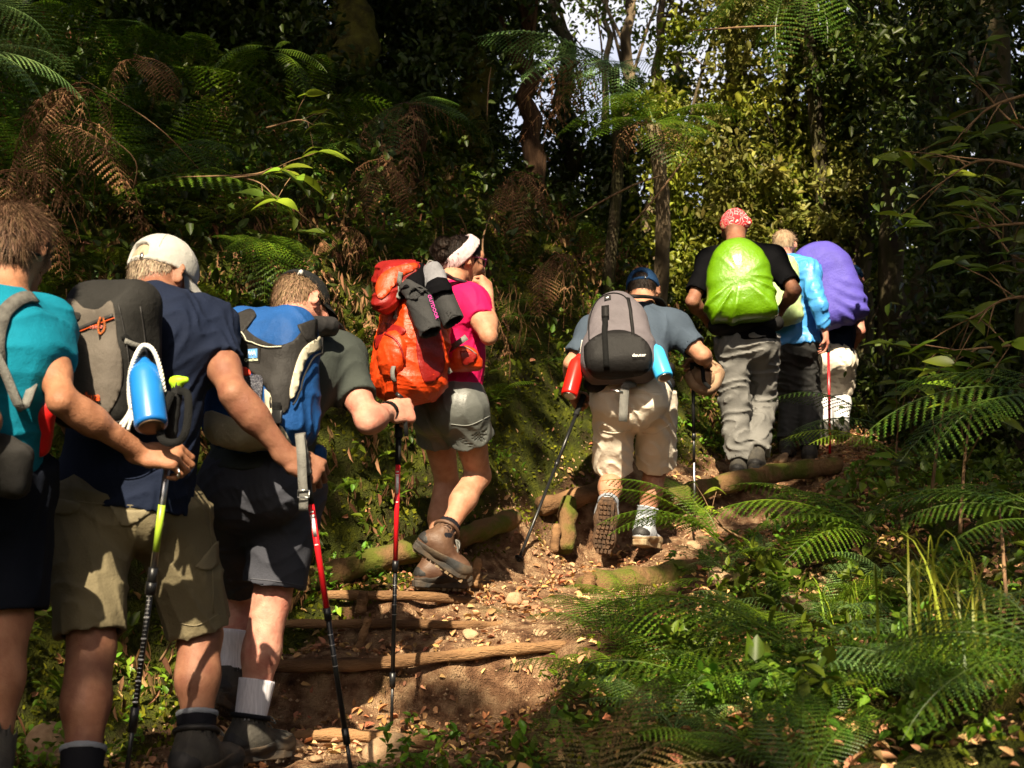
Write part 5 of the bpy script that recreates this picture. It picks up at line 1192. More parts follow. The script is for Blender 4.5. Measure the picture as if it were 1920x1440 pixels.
# ============================================================ plant and wood materials
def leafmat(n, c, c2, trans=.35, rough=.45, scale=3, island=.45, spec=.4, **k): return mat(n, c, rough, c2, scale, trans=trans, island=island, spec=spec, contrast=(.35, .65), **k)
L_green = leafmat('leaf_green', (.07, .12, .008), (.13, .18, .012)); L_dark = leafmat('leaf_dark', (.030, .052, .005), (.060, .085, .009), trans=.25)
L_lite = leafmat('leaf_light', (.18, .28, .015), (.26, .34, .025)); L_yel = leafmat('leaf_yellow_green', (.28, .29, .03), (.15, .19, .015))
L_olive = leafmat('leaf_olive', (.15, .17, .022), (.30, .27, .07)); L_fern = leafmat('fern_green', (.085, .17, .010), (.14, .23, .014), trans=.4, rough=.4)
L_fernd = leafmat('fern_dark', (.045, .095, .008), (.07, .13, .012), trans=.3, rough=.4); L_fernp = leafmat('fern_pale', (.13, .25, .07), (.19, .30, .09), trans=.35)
L_dead = leafmat('dead_frond', (.12, .058, .024), (.29, .165, .08), trans=.15, rough=.85, spec=.1); L_litter = leafmat('dead_leaf', (.34, .15, .06), (.62, .38, .19), trans=.08, rough=.8, spec=.15, island=.55)
L_moss = leafmat('moss', (.07, .09, .008), (.16, .16, .012), trans=.2, rough=.9, spec=.05); L_herb = leafmat('herb', (.09, .20, .012), (.16, .28, .02), trans=.35)
W_bark = mat('dark_bark', (.035, .025, .016), .9, (.09, .065, .04), 9, bump=.02, bscale=22, stretch=(1, 1, .25), col3=(.05, .045, .015))
W_fib = mat('fibrous_bark', (.045, .022, .011), .95, (.12, .065, .033), 12, bump=.03, bscale=30, stretch=(1, 1, .12))
W_pale = mat('pale_bark', (.30, .22, .13), .85, (.07, .05, .03), 8, bump=.01, bscale=30, stretch=(1, 1, .3)); W_moss = mat('mossy_bark', (.06, .05, .012), .95, (.15, .14, .02), 9, bump=.02, bscale=30)
W_twig = mat('twig', (.16, .09, .05), .85, (.30, .18, .09), 20)
W_log = mat('worn_log', (.30, .165, .075), .9, (.07, .033, .014), 5, bump=.016, bscale=26, stretch=(.4, 1, 1.6), detail=8, contrast=(.38, .60), fine=.6)
W_logm = mat('mossy_log', (.17, .095, .04), .95, (.09, .10, .012), 7, bump=.015, bscale=36, detail=6, contrast=(.42, .58))
W_rock = mat('pale_stone', (.46, .31, .18), .85, (.25, .15, .085), 12, bump=.008, bscale=40, detail=6)

def _lf(pos, ax, nr, ln, wd):
    n = len(pos); ax = ax / np.linalg.norm(ax, axis=1, keepdims=True); nr = nr - ax * (nr * ax).sum(1, keepdims=True); nr /= np.maximum(np.linalg.norm(nr, axis=1, keepdims=True), 1e-6)
    return n, ax, nr, np.cross(ax, nr), np.broadcast_to(ln, (n,))[:, None], np.broadcast_to(wd, (n,))[:, None]
def leaves4(pos, ax, nr, ln, wd, fold=.25):
    n, ax, nr, sd, ln, wd = _lf(pos, ax, nr, ln, wd)
    v = np.stack([pos, pos + ax * ln * .45 + sd * wd * .5 + nr * wd * fold, pos + ax * ln - nr * ln * .12, pos + ax * ln * .45 - sd * wd * .5 + nr * wd * fold], 1).reshape(-1, 3)
    b = np.arange(n)[:, None] * 4
    return v, np.concatenate([b + np.array([[0, 1, 2]]), b + np.array([[0, 2, 3]])], 1).reshape(-1, 3)
def leaves(pos, ax, nr, ln, wd, fold=.25):
    """folded pointed-oval leaves of six points, vectorised"""
    n, ax, nr, sd, ln, wd = _lf(pos, ax, nr, ln, wd)
    e = lambda t, w, s_: pos + ax * ln * t + sd * wd * w * s_ + nr * (wd * fold * w * 2 - ln * .14 * t * t)
    v = np.stack([pos, e(.28, .46, 1), e(.66, .36, 1), pos + ax * ln - nr * ln * .16, e(.66, .36, -1), e(.28, .46, -1)], 1).reshape(-1, 3)
    b = np.arange(n)[:, None] * 6
    return v, np.concatenate([b + np.array([[0, 1, 2, 3]]), b + np.array([[0, 3, 4, 5]])], 1).reshape(-1, 4)
def rnd_unit(g, n): v = g.normal(size=(n, 3)); return v / np.linalg.norm(v, axis=1, keepdims=True)
def leaf_mesh(name, pos, g, ln=(.05, .10), ratio=.5, down=.3, flat=.5):
    n = len(pos); ax = rnd_unit(g, n) + V3(0, 0, -down); nr = rnd_unit(g, n) * (1 - flat) + V3(0, 0, flat)
    l = g.uniform(*ln, n); v, f = leaves(pos, ax, nr, l, l * ratio * g.uniform(.7, 1.3, n)); return mesh_np(name, v, f, False)
# ---- fern frond along +x, arching, unit length
def frond_mesh(seed=0, pairs=26, leaflets=11, width=.24, sag=.22, curl=0, messy=0, stalk=.14, bi=True):
    g = np.random.default_rng(seed); V = []; F = []
    def path(t): return np.array([t - .10 * t ** 3 * (1 + curl), 0, .30 * t - (.30 + sag) * t ** 2.2])
    mb = MB(); mb.tube([path(t) for t in np.linspace(0, 1, 12)], list(np.linspace(.006, .0015, 12)), 4, cap=False)
    for i in range(pairs):
        t = stalk + (1 - stalk) * (i + .5) / pairs; s_ = (t - stalk) / (1 - stalk)
        w = width * (math.sin(math.pi * min(1, s_ * .82 + .18)) ** .8) * (1.0 if s_ < .9 else .8) * g.uniform(.9, 1.05)
        p = path(t); tg = nz(path(min(t + .01, 1)) - path(t - .01)); up = nz(np.cross(tg, V3(0, 1, 0))); up = up if up[2] > 0 else -up
        for sd in (-1, 1):
            d = nz(V3(0, sd, 0) + tg * .38 + up * (-.10 + messy * g.normal()) + messy * g.normal(size=3) * .5)
            drop = .22 + messy
            if not bi:
                a = p; b = p + d * w * .5 + V3(0, 0, -.03 * w) ; e = p + d * w + V3(0, 0, -drop * w * .6); h = tg * .45 * (1 - stalk) / pairs
                k = len(V); V += [a - h * .7, a + h * .7, b + h, b - h, e]; F += [(k, k + 1, k + 2, k + 3), (k + 3, k + 2, k + 4)]; continue
            m = max(3, int(leaflets * w / width)); prev = None
            for j in range(m):
                u0 = j / m; u1 = (j + 1) / m; q0 = p + d * w * u0 + V3(0, 0, -drop * w * u0 ** 2); q1 = p + d * w * u1 + V3(0, 0, -drop * w * u1 ** 2)
                ll = min(w * .17, .40 * (1 - stalk) / pairs) * (1 - u0 * .6) * g.uniform(.85, 1.15)
                x = nz(tg - d * .1); k = len(V)
                for s2 in (-1, 1):
                    k = len(V); V += [q0, q1 * .92 + q0 * .08, (q0 + q1) / 2 + x * s2 * ll + (q1 - q0) * .4 + V3(0, 0, -ll * .2)]; F.append((k, k + 1, k + 2) if s2 > 0 else (k, k + 2, k + 1))
    mb.add(V, F); return mesh_np('frond', mb.v, mb.f, False)
FR = dict(fern=[frond_mesh(1, 20, 12, .24), frond_mesh(2, 22, 12, .20, .12), frond_mesh(3, 18, 13, .27, .30)],
          tree=[frond_mesh(11, 25, 14, .26, .10, stalk=.10), frond_mesh(12, 23, 13, .24, .28, stalk=.10)],
          dead=[frond_mesh(21, 13, 7, .17, .45, .6, .75), frond_mesh(22, 11, 6, .14, .6, .9, 1.0), frond_mesh(23, 15, 6, .11, .5, .5, .9)],
          sword=[frond_mesh(31, 36, 0, .13, .22, bi=False, stalk=.06)])
frcache = {}
def frobj(kind, i, m):
    k = (kind, i % len(FR[kind]), m.name)
    if k not in frcache:
        me = FR[kind][i % len(FR[kind])].copy(); me.materials.clear(); me.materials.append(m); frcache[k] = me
    return bpy.data.objects.new('frond', frcache[k])
def frond_between(root, a, b, kind='fern', i=0, m=None, up=(0, 0, 1), wide=1.0, roll=0):
    """a frond from its foot a to its tip b"""
    o = frobj(kind, i, m or L_fern); COL.objects.link(o); o.parent = root; o.matrix_parent_inverse = Matrix.Identity(4)
    tip = np.array([FR[kind][i % len(FR[kind])].vertices[0].co.x * 0 + .9, 0, {'fern': -.2, 'tree': -.1, 'dead': -.6, 'sword': -.2}[kind]])
    d = np.asarray(b) - np.asarray(a); L_ = np.linalg.norm(d); x = nz(d); u = np.asarray(up, float); z = nz(u - x * np.dot(u, x)); y = np.cross(z, x)
    pitch = math.atan2(-tip[2], tip[0]); s_ = L_ / math.hypot(tip[0], tip[2])
    Mx = Matrix(((x[0], y[0], z[0]), (x[1], y[1], z[1]), (x[2], y[2], z[2]))).to_4x4() @ Matrix.Rotation(roll, 4, 'X') @ Matrix.Rotation(-pitch, 4, 'Y') @ Matrix.Diagonal((s_, s_ * wide, s_, 1))
    o.matrix_basis = Matrix.Translation(Vector(np.asarray(a) - np.array(root.location))) @ Mx
    return o
def fern(loc, R_, n, kind, m, label, group, g, lift=.5, name='fern', half=None, az0=None, cat='fern'):
    rt = empty(name, loc, label, cat, group)
    for i in range(n):
        az = (az0 if az0 is not None else 0) + (i + g.uniform(-.3, .3)) * 2 * math.pi / n if half is None else half[0] + g.uniform(-half[1], half[1])
        rr = R_ * g.uniform(.75, 1.15); el = lift * g.uniform(.4, 1.5) if kind != 'dead' else g.uniform(-.9, -.1)
        o = frobj(kind, int(g.integers(0, 9)), m); COL.objects.link(o); o.parent = rt; o.scale = (rr, rr * g.uniform(.85, 1.15), rr)
        o.rotation_euler = (g.uniform(-.3, .3), -el, az)
    return rt
LANDMARKS = [(30,440,'the brown-haired head'),(310,500,'the cream cap'),(560,560,'the bent man'),(770,620,'the orange-red pack'),(890,480,'the headband'),(860,760,'the grey shorts'),(850,1060,'the brown boots'),(1165,630,'the grey and black pack'),(1206,540,'the blue cap'),(1080,710,'the red bottle'),
 (1300,760,'the tan hat'),(1180,900,'the cream shorts'),(1385,520,'the lime cover'),(1376,425,'the red bandana'),(1550,530,'the purple cover'),(1400,880,'the long log'),(1220,1085,'the mossy fallen log'),(1600,1090,'the arching grass'),(700,1060,'the mossy diagonal log'),(1020,860,'the slanting dark pole'),(1230,232,'the bright green tree fern'),
 (1130,130,'the pale-fronded tree fern'),(760,200,'the shaded tree fern'),(510,110,'the narrow lit fern'),(580,330,'the broad-leaved sprig'),(655,60,'the thick dark trunk'),(195,60,'the lichened trunk'),(1000,250,'the red-brown trunk'),(1750,150,'the broad black trunk'),(1790,1150,'the tall thin grass'),(960,1220,'the tallest step'),(100,1410,'the flat pale rock'),(1640,800,'the farthest gaiters'),(80,170,'the pale left-edge fern'),(1900,750,'the dark right-edge fern'),(470,480,'the fanning fern'),(1540,1130,'the cream stone')]
USEDL = set()
def where_label(head, p):
    """a label that says beside what in the scene the thing stands"""
    x, y = proj(np.asarray(p, float)[None]); x, y = float(x[0]), float(y[0])
    def rel(l):
        dx, dy = x - l[0], y - l[1]
        return ('right of ' if dx > 0 else 'left of ') + l[2] if abs(dx) > abs(dy) else ('below ' if dy > 0 else 'above ') + l[2]
    ls = sorted(LANDMARKS, key=lambda l: math.hypot(x - l[0], y - l[1]))
    for w in ('', 'just ', 'farther '):
        for c in ls[:2]:
            t = head + ' ' + w + rel(c)
            if t not in USEDL: USEDL.add(t); return t
        for i in range(0, 4):
            for j in range(i + 1, 6):
                t = head + ' ' + rel(ls[i]) + ', ' + rel(ls[j])
                if len(t.replace('-', ' ').split()) <= 16 and t not in USEDL: USEDL.add(t); return t
    return head
# ============================================================ logs, stakes and stones of the path
def log(name, label, pts, r, m, cat='log', group='logs edging the path steps', seed=0, flat=1.0, r2=None):
    pts = smoothpts([Pn(*p) for p in pts], 7); g = np.random.default_rng(seed); n = 12; mb = MB(); V = []; k = len(pts)
    for i, p in enumerate(pts):
        t = nz(pts[min(i + 1, k - 1)] - pts[max(i - 1, 0)]); x = nz(np.cross(t, V3(0, 0, 1))); y = np.cross(x, t); rad = r + ((r2 or r) - r) * i / k
        rad *= 1 + .10 * math.sin(i * 1.1 + seed) + g.uniform(-.04, .04)
        if i in (0, k - 1): rad *= .86
        for j in range(n):
            a = j / n * 2 * math.pi; w = rad * (1 + .07 * math.sin(3 * a + seed + i * .13) + g.uniform(-.035, .035)); V.append(p + x * math.cos(a) * w * flat + y * math.sin(a) * w)
    F = [(i * n + j, i * n + (j + 1) % n, (i + 1) * n + (j + 1) % n, (i + 1) * n + j) for i in range(k - 1) for j in range(n)] + [tuple(range(n))[::-1], tuple((k - 1) * n + j for j in range(n))]
    o = link(name, mesh_np(name, V, F), m); return tag(o, label, cat, group)
log('log', 'thin worn log lying across the lowest leaf-strewn step', [(545,1383,4.58),(640,1378,4.56),(760,1388,4.55),(862,1400,4.5)], .022, W_log, seed=1)
log('log', 'long thick log capping the tallest dark step', [(470,1252,4.89),(600,1248,4.89),(700,1245,4.91),(860,1228,4.96),(960,1217,5.0),(1062,1210,5.06)], .026, W_log, seed=2, r2=.022)
log('log', 'straight pale log edging the second sunlit step', [(515,1170,5.22),(620,1170,5.23),(760,1170,5.25),(880,1172,5.29),(955,1172,5.36)], .018, W_log, seed=3)
log('log', 'short log edging the small mossy step by the woman\'s pole', [(605,1116,5.53),(700,1116,5.53),(800,1118,5.54),(890,1128,5.58)], .020, W_log, seed=4)
log('log', 'mossy diagonal log behind the woman\'s boots', [(545,1094,5.75),(620,1076,5.85),(700,1052,5.95),(795,1024,6.08)], .060, W_logm, seed=5)
log('log', 'mossy log rising right of the woman\'s raised boot', [(850,1012,6.3),(900,995,6.4),(965,972,6.65)], .052, W_logm, seed=6)
log('log', 'brown log behind the legs of the man in cream shorts', [(1012,950,7.18),(1080,934,7.32),(1160,908,7.5)], .055, W_log, seed=7)
log('log', 'mossy fallen log below the grey trail shoes', [(1092,1108,5.95),(1140,1096,6.05),(1220,1086,6.2),(1335,1066,6.5)], .065, W_logm, seed=8)
log('log', 'long log under the boots of the lime-covered hiker', [(1250,936,7.6),(1330,915,7.8),(1420,893,8.05),(1500,880,8.3),(1570,872,8.5)], .060, W_logm, seed=9)
log('log', 'short thin log at the feet of the hiker in blue', [(1440,886,8.45),(1500,880,8.55),(1565,874,8.7)], .035, W_log, seed=10)
for i, (a, b, r) in enumerate([((691,1158,5.18),(668,1228,5.13),.016),((682,1110,5.46),(676,1152,5.46),.022),((1066,936,7.22),(1058,1032,7.05),.050),((1044,985,7.05),(1038,1035,6.95),.024),((897,1048,5.9),(888,1100,5.85),.020),((860,1030,6.05),(850,1075,6.0),.018),((1108,1078,5.9),(1100,1108,5.85),.030)]):
    log('stake', ['slanted split stake holding the second sunlit step', 'short stake in front of the small mossy step', 'stout dark post holding the brown log', 'thin splintered post left of the stout dark post', 'pointed broken stake beside the woman\'s boot', 'small stake in the hollow behind the brown boots', 'knotty root stub at the end of the mossy fallen log'][i], [a, tuple((np.array(a) + np.array(b)) / 2), b], r, W_log if i != 2 else W_logm, 'stake', 'stakes holding the path logs', 20 + i, r2=r * 1.1)
def rock(name, loc, s_, seed, m, label, group, cat='stone'):
    g = np.random.default_rng(seed); bm = bmesh.new(); bmesh.ops.create_icosphere(bm, subdivisions=3, radius=1)
    A_ = g.normal(size=(5, 3)); 
    for v in bm.verts:
        p = np.array(v.co); k = 1 + sum(.10 * math.sin(2.2 * p @ a + i) for i, a in enumerate(A_))
        for a in A_[:4]:
            a = nz(a); e = p @ a
            if e > .62: k *= .62 / e
        v.co = Vector(p * k * np.array(s_))
    me = bpy.data.meshes.new(name); bm.to_mesh(me); bm.free(); me.polygons.foreach_set('use_smooth', np.ones(len(me.polygons), bool))
    o = link(name, me, m); o.location = Vector([float(c) for c in loc]); o.rotation_euler = (g.uniform(-.4, .4), g.uniform(-.4, .4), g.uniform(0, 6)); return tag(o, label, cat, group)
for i, (px, py, s_, lb) in enumerate([(965,1128,.035,'pale angular stone on the sunlit dirt above the steps'),(985,1136,.018,'small stone beside the pale angular stone'),(718,1418,.055,'largest stone at the foot of the thin worn log'),(560,1408,.040,'stone between the walker\'s boot and the red pole'),
   (100,1412,.085,'wide flat pale rock at the lower left bank'),(1598,792,.10,'round orange-brown boulder beside the farthest hiker'),(1300,1028,.035,'small white triangular stone under the ferns'),(880,1195,.030,'flat pale stone on the third step'),(1010,1190,.022,'small round stone at the right end of the third step'),
   (1465,868,.07,'pale flat rock behind the lime-covered hiker\'s boots'),(1545,1092,.030,'cream stone in the undergrowth right of the fallen log'),(1490,1150,.06,'brown block lying in the right undergrowth'),(1345,1090,.05,'tilted stone right of the mossy fallen log'),(590,1428,.022,'small stone by the red pole tip')]):
    p, n_ = on_ground(px, py)
    if p is not None: rock('stone', p + V3(0, 0, s_ * .25), (s_ * 1.3, s_, s_ * .8), 60 + i, W_rock, lb, 'loose stones on the path')
# ============================================================ litter, pebbles, moss and herbs (nobody could count them)
def scatter(n, x0, x1, y0, y1, keep, seed):
    g = np.random.default_rng(seed); x = g.uniform(x0, x1, n); y = g.uniform(y0, y1, n); d, sd = path_dist(x, y); k = keep(x, y, d, sd, g); x, y = x[k], y[k]
    z = height(x, y); e = .03; zx = (height(x + e, y) - z) / e; zy = (height(x, y + e) - z) / e
    nn = np.stack([-zx, -zy, np.ones_like(zx)], 1); nn /= np.linalg.norm(nn, axis=1, keepdims=True)
    return np.stack([x, y, z], 1), nn, g
def inview(x, y, m=120):
    z = hbase(x, y); px, py = proj(np.stack([x, y, z], 1)); return (px > -m) & (px < 1920 + m) & (py > -m) & (py < 1440 + m) & (y > .8)
# dead leaves on the path
p, n_, g = scatter(90000, -2.6, 4.5, 2.5, 11, lambda x, y, d, s, g: (g.random(len(x)) < np.where(d < .8, .50 + .5 * vn(x, y, 3.1) * 2 - .25, np.where(s > 0, .25, .5))) & inview(x, y), 41)
sl_ = np.clip(1.3 - n_[:, 2], 0, 1); k = g.random(len(p)) < np.where(n_[:, 2] > .7, 1, .25); p, n_ = p[k], n_[k]
ln = g.uniform(.012, .048, len(p)); ax = rnd_unit(g, len(p)); ax = ax - n_ * (ax * n_).sum(1, keepdims=True) + n_ * g.uniform(-.1, .5, (len(p), 1))
v, f = leaves(p + n_ * .006, ax, n_ + rnd_unit(g, len(p)) * .5, ln, ln * g.uniform(.35, .7, len(p)), .45)
tag(link('leaf_litter', mesh_np('leaf_litter', v, f, False), L_litter), 'dry brown fallen leaves strewn over the path', 'leaf litter', kind='stuff')
# small chips and pebbles
p, n_, g = scatter(34000, -2.2, 4, 3, 10, lambda x, y, d, s, g: (d < .55) & (g.random(len(x)) < .9) & inview(x, y), 43)
oc = np.array([(1, 0, 0), (-1, 0, 0), (0, 1, 0), (0, -1, 0), (0, 0, 1), (0, 0, -1)], float); of_ = np.array([(0, 2, 4), (2, 1, 4), (1, 3, 4), (3, 0, 4), (2, 0, 5), (1, 2, 5), (3, 1, 5), (0, 3, 5)])
r_ = g.uniform(.002, .009, len(p)) ; V = (p[:, None] + oc[None] * r_[:, None, None] * g.uniform(.5, 1.5, (len(p), 6, 1))).reshape(-1, 3); F = (np.arange(len(p))[:, None, None] * 6 + of_[None]).reshape(-1, 3)
tag(link('pebbles', mesh_np('pebbles', V, F, False), W_rock), 'tan pebbles and soil crumbs on the path', 'pebbles', kind='stuff')
# moss tufts over the bank
p, n_, g = scatter(230000, -4.5, 4.5, 2.8, 10.5, lambda x, y, d, s, g: (d > np.where(s > 0, .36, .5)) & inview(x, y, 30) & (g.random(len(x)) < np.where(s > 0, .7, .1) + 1.1 * (vn(x, y, 2.5) + .5) * np.where(s > 0, 1, .35)), 44)
ln = g.uniform(.010, .034, len(p)); ax = n_ * .8 + rnd_unit(g, len(p)) * .9; v, f = leaves(p - n_ * .004, ax, rnd_unit(g, len(p)), ln, ln * .55, .1)
tag(link('moss', mesh_np('moss', v, f, False), L_moss), 'olive moss covering the banks beside the path', 'moss', kind='stuff')
# herbs and creeping leaves
def herbs(name, n, keep, seed, lm, ln0, ln1, label, hgt=(.02, .12), box=(-5, 5.5, 2.2, 12), ratio=.6, per=5):
    p, n_, g = scatter(n, *box, keep, seed); m = len(p); up = n_ * .5 + V3(0, 0, .6); h = g.uniform(*hgt, m)
    q = np.repeat(p + up * h[:, None], per, 0) + g.normal(size=(m * per, 3)) * .012; a = rnd_unit(g, m * per) + V3(0, 0, .15); nr = V3(0, -.2, 1) + rnd_unit(g, m * per) * .5
    l = g.uniform(ln0, ln1, m * per); v, f = leaves(q, a, nr, l, l * ratio)
    tag(link(name, mesh_np(name, v, f, False), lm), label, name.replace('_', ' '), kind='stuff')
herbs('ground_herbs', 38000, lambda x, y, d, s, g: (d > np.where(s > 0, .36, .5)) & inview(x, y, 30) & (g.random(len(x)) < np.clip(np.where(s > 0, .22, .12) + 1.6 * vn(x + 5, y, 1.7), 0, 1) * np.where(s > 0, 1, 1.3)), 45, L_herb, .015, .05, 'small bright green herbs creeping over the banks')
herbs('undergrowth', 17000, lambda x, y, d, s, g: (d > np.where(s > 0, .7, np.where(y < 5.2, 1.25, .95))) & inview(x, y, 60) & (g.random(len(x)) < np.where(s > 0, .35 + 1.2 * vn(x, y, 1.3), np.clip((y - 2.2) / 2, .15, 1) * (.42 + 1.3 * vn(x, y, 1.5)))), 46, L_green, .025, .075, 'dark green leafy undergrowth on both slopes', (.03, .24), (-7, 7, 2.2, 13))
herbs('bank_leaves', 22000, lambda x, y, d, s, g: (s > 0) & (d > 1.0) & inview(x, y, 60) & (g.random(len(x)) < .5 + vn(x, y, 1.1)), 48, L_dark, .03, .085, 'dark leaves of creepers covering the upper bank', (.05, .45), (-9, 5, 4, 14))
# dry stuff hanging on the bank
p, n_, g = scatter(13000, -5, 4.5, 4, 11, lambda x, y, d, s, g: (s > 0) & (d > .6) & inview(x, y, 40) & (g.random(len(x)) < .12 + 1.5 * vn(x + 2, y + 1, 1.1)), 47)
m_ = len(p); q = np.repeat(p + n_ * .08, 7, 0) + g.normal(size=(m_ * 7, 3)) * .03; a = V3(0, 0, -1) + rnd_unit(g, m_ * 7) * .6; l = g.uniform(.02, .10, m_ * 7); v, f = leaves(q, a, rnd_unit(g, m_ * 7) + V3(0, -.5, 0), l, l * g.uniform(.08, .30, m_ * 7), .4)
tag(link('dry_bracken', mesh_np('dry_bracken', v, f, False), L_dead), 'rusty dry bracken matted over the steep bank', 'dry bracken', kind='stuff')
# brown strands and roots hanging down the bank
p, n_, g = scatter(5200, -5, 4.5, 4.5, 11.5, lambda x, y, d, s, g: (s > 0) & (d > .9) & inview(x, y, 20) & (g.random(len(x)) < .2 + 1.3 * vn(x + 7, y + 2, 1.6)), 49)
m_ = len(p) * 3; q = np.repeat(p + n_ * .10, 3, 0) + g.normal(size=(m_, 3)) * .04; l = g.uniform(.10, .42, m_); V = []; az = g.uniform(0, 6.28, m_); w = g.uniform(.002, .006, m_); sx = g.normal(size=(m_, 2)) * .06
rows = []
for j in range(5):
    t = j / 4; c = q + np.stack([sx[:, 0] * t + .02 * np.sin(az + t * 5), sx[:, 1] * t - .03 * t, -l * t], 1); o_ = np.stack([np.cos(az), np.sin(az) * .4, 0 * az], 1) * (w * (1 - .6 * t))[:, None]; rows += [c - o_, c + o_]
V = np.stack(rows, 1).reshape(-1, 3); b = np.arange(m_)[:, None] * 10; F = np.concatenate([b + np.array([[2 * j, 2 * j + 1, 2 * j + 3, 2 * j + 2]]) for j in range(4)], 1).reshape(-1, 4)
tag(link('hanging_roots', mesh_np('hanging_roots', V, F, False), L_dead), 'thin brown roots and dry strands hanging down the bank', 'hanging roots', kind='stuff')
print('ground cover', round(time.time() - T0, 1))
# ============================================================ ferns
g = np.random.default_rng(99)
def fern_px(label, base, tips, kind='fern', m=None, wide=1.0, name='fern', group='green ferns', stem=None, cat='fern'):
    b = Pn(*base); rt = empty(name, b, label, cat, group)
    for i, t in enumerate(tips):
        frond_between(rt, b + V3(*(g.normal(size=3) * .01)), Pn(*t), 'fern' if (kind == 'dead' and i % 3 == 0) else kind, i, m, wide=wide, roll=g.uniform(-.35, .35))
    if stem:
        bb = np.array(b); gg_ = stem; MB().tube(smoothpts([bb, (bb + gg_) / 2 + V3(.02, 0, 0), np.array(gg_)], 4), .008, 6).build('stem', W_twig, rt)
    return rt
fern_px('pale sunlit fern fronds reaching in from the left edge below the top', (-90,100,4.7), [(165,192,4.9),(130,140,5.0),(90,175,4.6),(60,120,5.0),(150,165,5.3)], 'fern', L_fernp, 1.0)
fern_px('arched pale fern in the upper left corner', (-80,10,4.9), [(100,75,5.2),(60,35,5.0),(120,90,5.4)], 'fern', L_fernp)
fern_px('narrow lit fern with two arms in the dark upper left', (512,96,7.2), [(395,132,7.0),(612,148,7.1),(575,162,7.0),(430,120,7.3),(545,88,7.4)], 'fern', L_fern, .8)
fern_px('green fern fanning out between the cream cap and the bent man', (470,455,6.2), [(600,498,5.9),(388,452,6.2),(500,545,5.8),(560,470,6.0),(420,500,6.0),(540,520,5.8),(440,475,5.8),(590,530,6.0)], 'fern', L_fern, 1.1)
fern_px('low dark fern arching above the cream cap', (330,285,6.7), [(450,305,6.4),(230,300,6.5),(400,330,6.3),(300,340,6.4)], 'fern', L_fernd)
def tree_fern(label, top, foot, tips, dead, m, r=.09, bark=None):
    t = Pn(*top); fz = np.array(foot, float); rt = empty('tree_fern', fz, label, 'tree fern', 'tree ferns above the path')
    pts = smoothpts([t, t * .6 + fz * .4 + V3(.06, 0, 0), fz], 8); mb = MB(); mb.tube(pts, [r * (1 + .25 * i / len(pts)) * (1 + .08 * math.sin(i * 2.3)) for i in range(len(pts))], 10); mb.build('trunk', bark or W_fib, rt)
    for i, q_ in enumerate(tips): frond_between(rt, t, Pn(*q_), 'tree', i, m, wide=1.25, roll=g.uniform(-.3, .3))
    for i, q_ in enumerate(dead): frond_between(rt, t, Pn(*q_), 'dead', i, L_dead, roll=g.uniform(-1, 1))
    return rt
def gz(px, Y): x = P(px, 700, Y).x; return (x, Y, hz(x, Y) - .1)
tree_fern('tall tree fern with pale fronds crossing in front of the bright sky gap', (1150,128,9.3), gz(1135, 9.5), [(885,74,9.0),(975,118,8.8),(1200,140,9.0),(1165,160,8.6),(1100,155,8.6),(1240,118,9.6),(940,100,9.3),(1050,85,9.8),(1010,160,9)], [(930,265,9.0),(1000,330,9.2),(960,290,9.2),(1020,300,9.0)], L_fernp, .04, W_bark)
tree_fern('bright green tree fern spreading over the head of the woman\'s gap', (1225,232,8.9), gz(1232, 9.6), [(1050,165,8.7),(1040,215,8.4),(1110,262,8.4),(1290,162,8.9),(1352,238,8.6),(1395,195,8.9),(1330,268,8.4),(1175,150,9.2),(1130,190,8.2),(1265,280,8.3),(1370,215,9.3),(1085,238,8.6)], [(1150,350,8.6),(1290,330,8.6),(1320,320,8.8),(1250,340,8.5),(1170,310,8.5)], L_fern, .05, W_pale)
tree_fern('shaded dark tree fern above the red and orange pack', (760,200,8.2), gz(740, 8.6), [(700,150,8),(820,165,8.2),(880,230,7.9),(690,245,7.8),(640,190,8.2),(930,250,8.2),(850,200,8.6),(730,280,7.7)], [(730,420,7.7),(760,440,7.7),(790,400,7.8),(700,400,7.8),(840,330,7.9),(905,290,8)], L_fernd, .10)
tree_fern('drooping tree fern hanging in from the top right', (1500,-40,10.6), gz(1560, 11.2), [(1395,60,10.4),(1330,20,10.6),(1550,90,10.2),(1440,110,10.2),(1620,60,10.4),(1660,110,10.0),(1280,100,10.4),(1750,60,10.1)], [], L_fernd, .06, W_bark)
for i_, (b_, t_) in enumerate([((170,170,5.6),[(60,300,5.4),(30,240,5.6),(120,330,5.3),(200,300,5.6),(5,330,5.4)]), ((90,240,5.6),[(240,362,5.3),(160,420,5.4),(60,420,5.3),(20,400,5.5)]), ((250,110,6.2),[(330,190,6.0),(200,220,6.0),(280,230,6.1)]), ((-20,330,5.4),[(120,520,5.2),(60,470,5.2),(160,480,5.3)]), ((720,300,7.3),[(690,420,7.0),(740,440,7.0),(650,400,7.2),(770,420,7.1)]), ((640,430,6.8),[(600,480,6.6),(660,530,6.6),(690,500,6.7)]), ((960,330,8.4),[(930,450,8.1),(1000,440,8.0),(960,500,8.0),(1030,410,8.2)]), ((1040,480,8.2),[(1010,600,7.8),(1060,620,7.8),(1090,560,7.9)])]):
    fern_px(['rusty dead fern drooping at the far left', 'dry brown fern above the brown-haired head', 'small rusty fern on the dark ledge at the upper left', 'brown fern skirt behind the teal hiker', 'hanging brown fern skirt above the red pack', 'dry fern tuft left of the red pack', 'brown fern skirt on the bank behind the headband', 'dry fern curtain left of the blue cap'][i_], b_, t_ + [(a + 14, b - 18, c + .1) for a, b, c in t_], 'dead', L_dead, .8, name='dead_fern', group='dead ferns hanging on the bank')
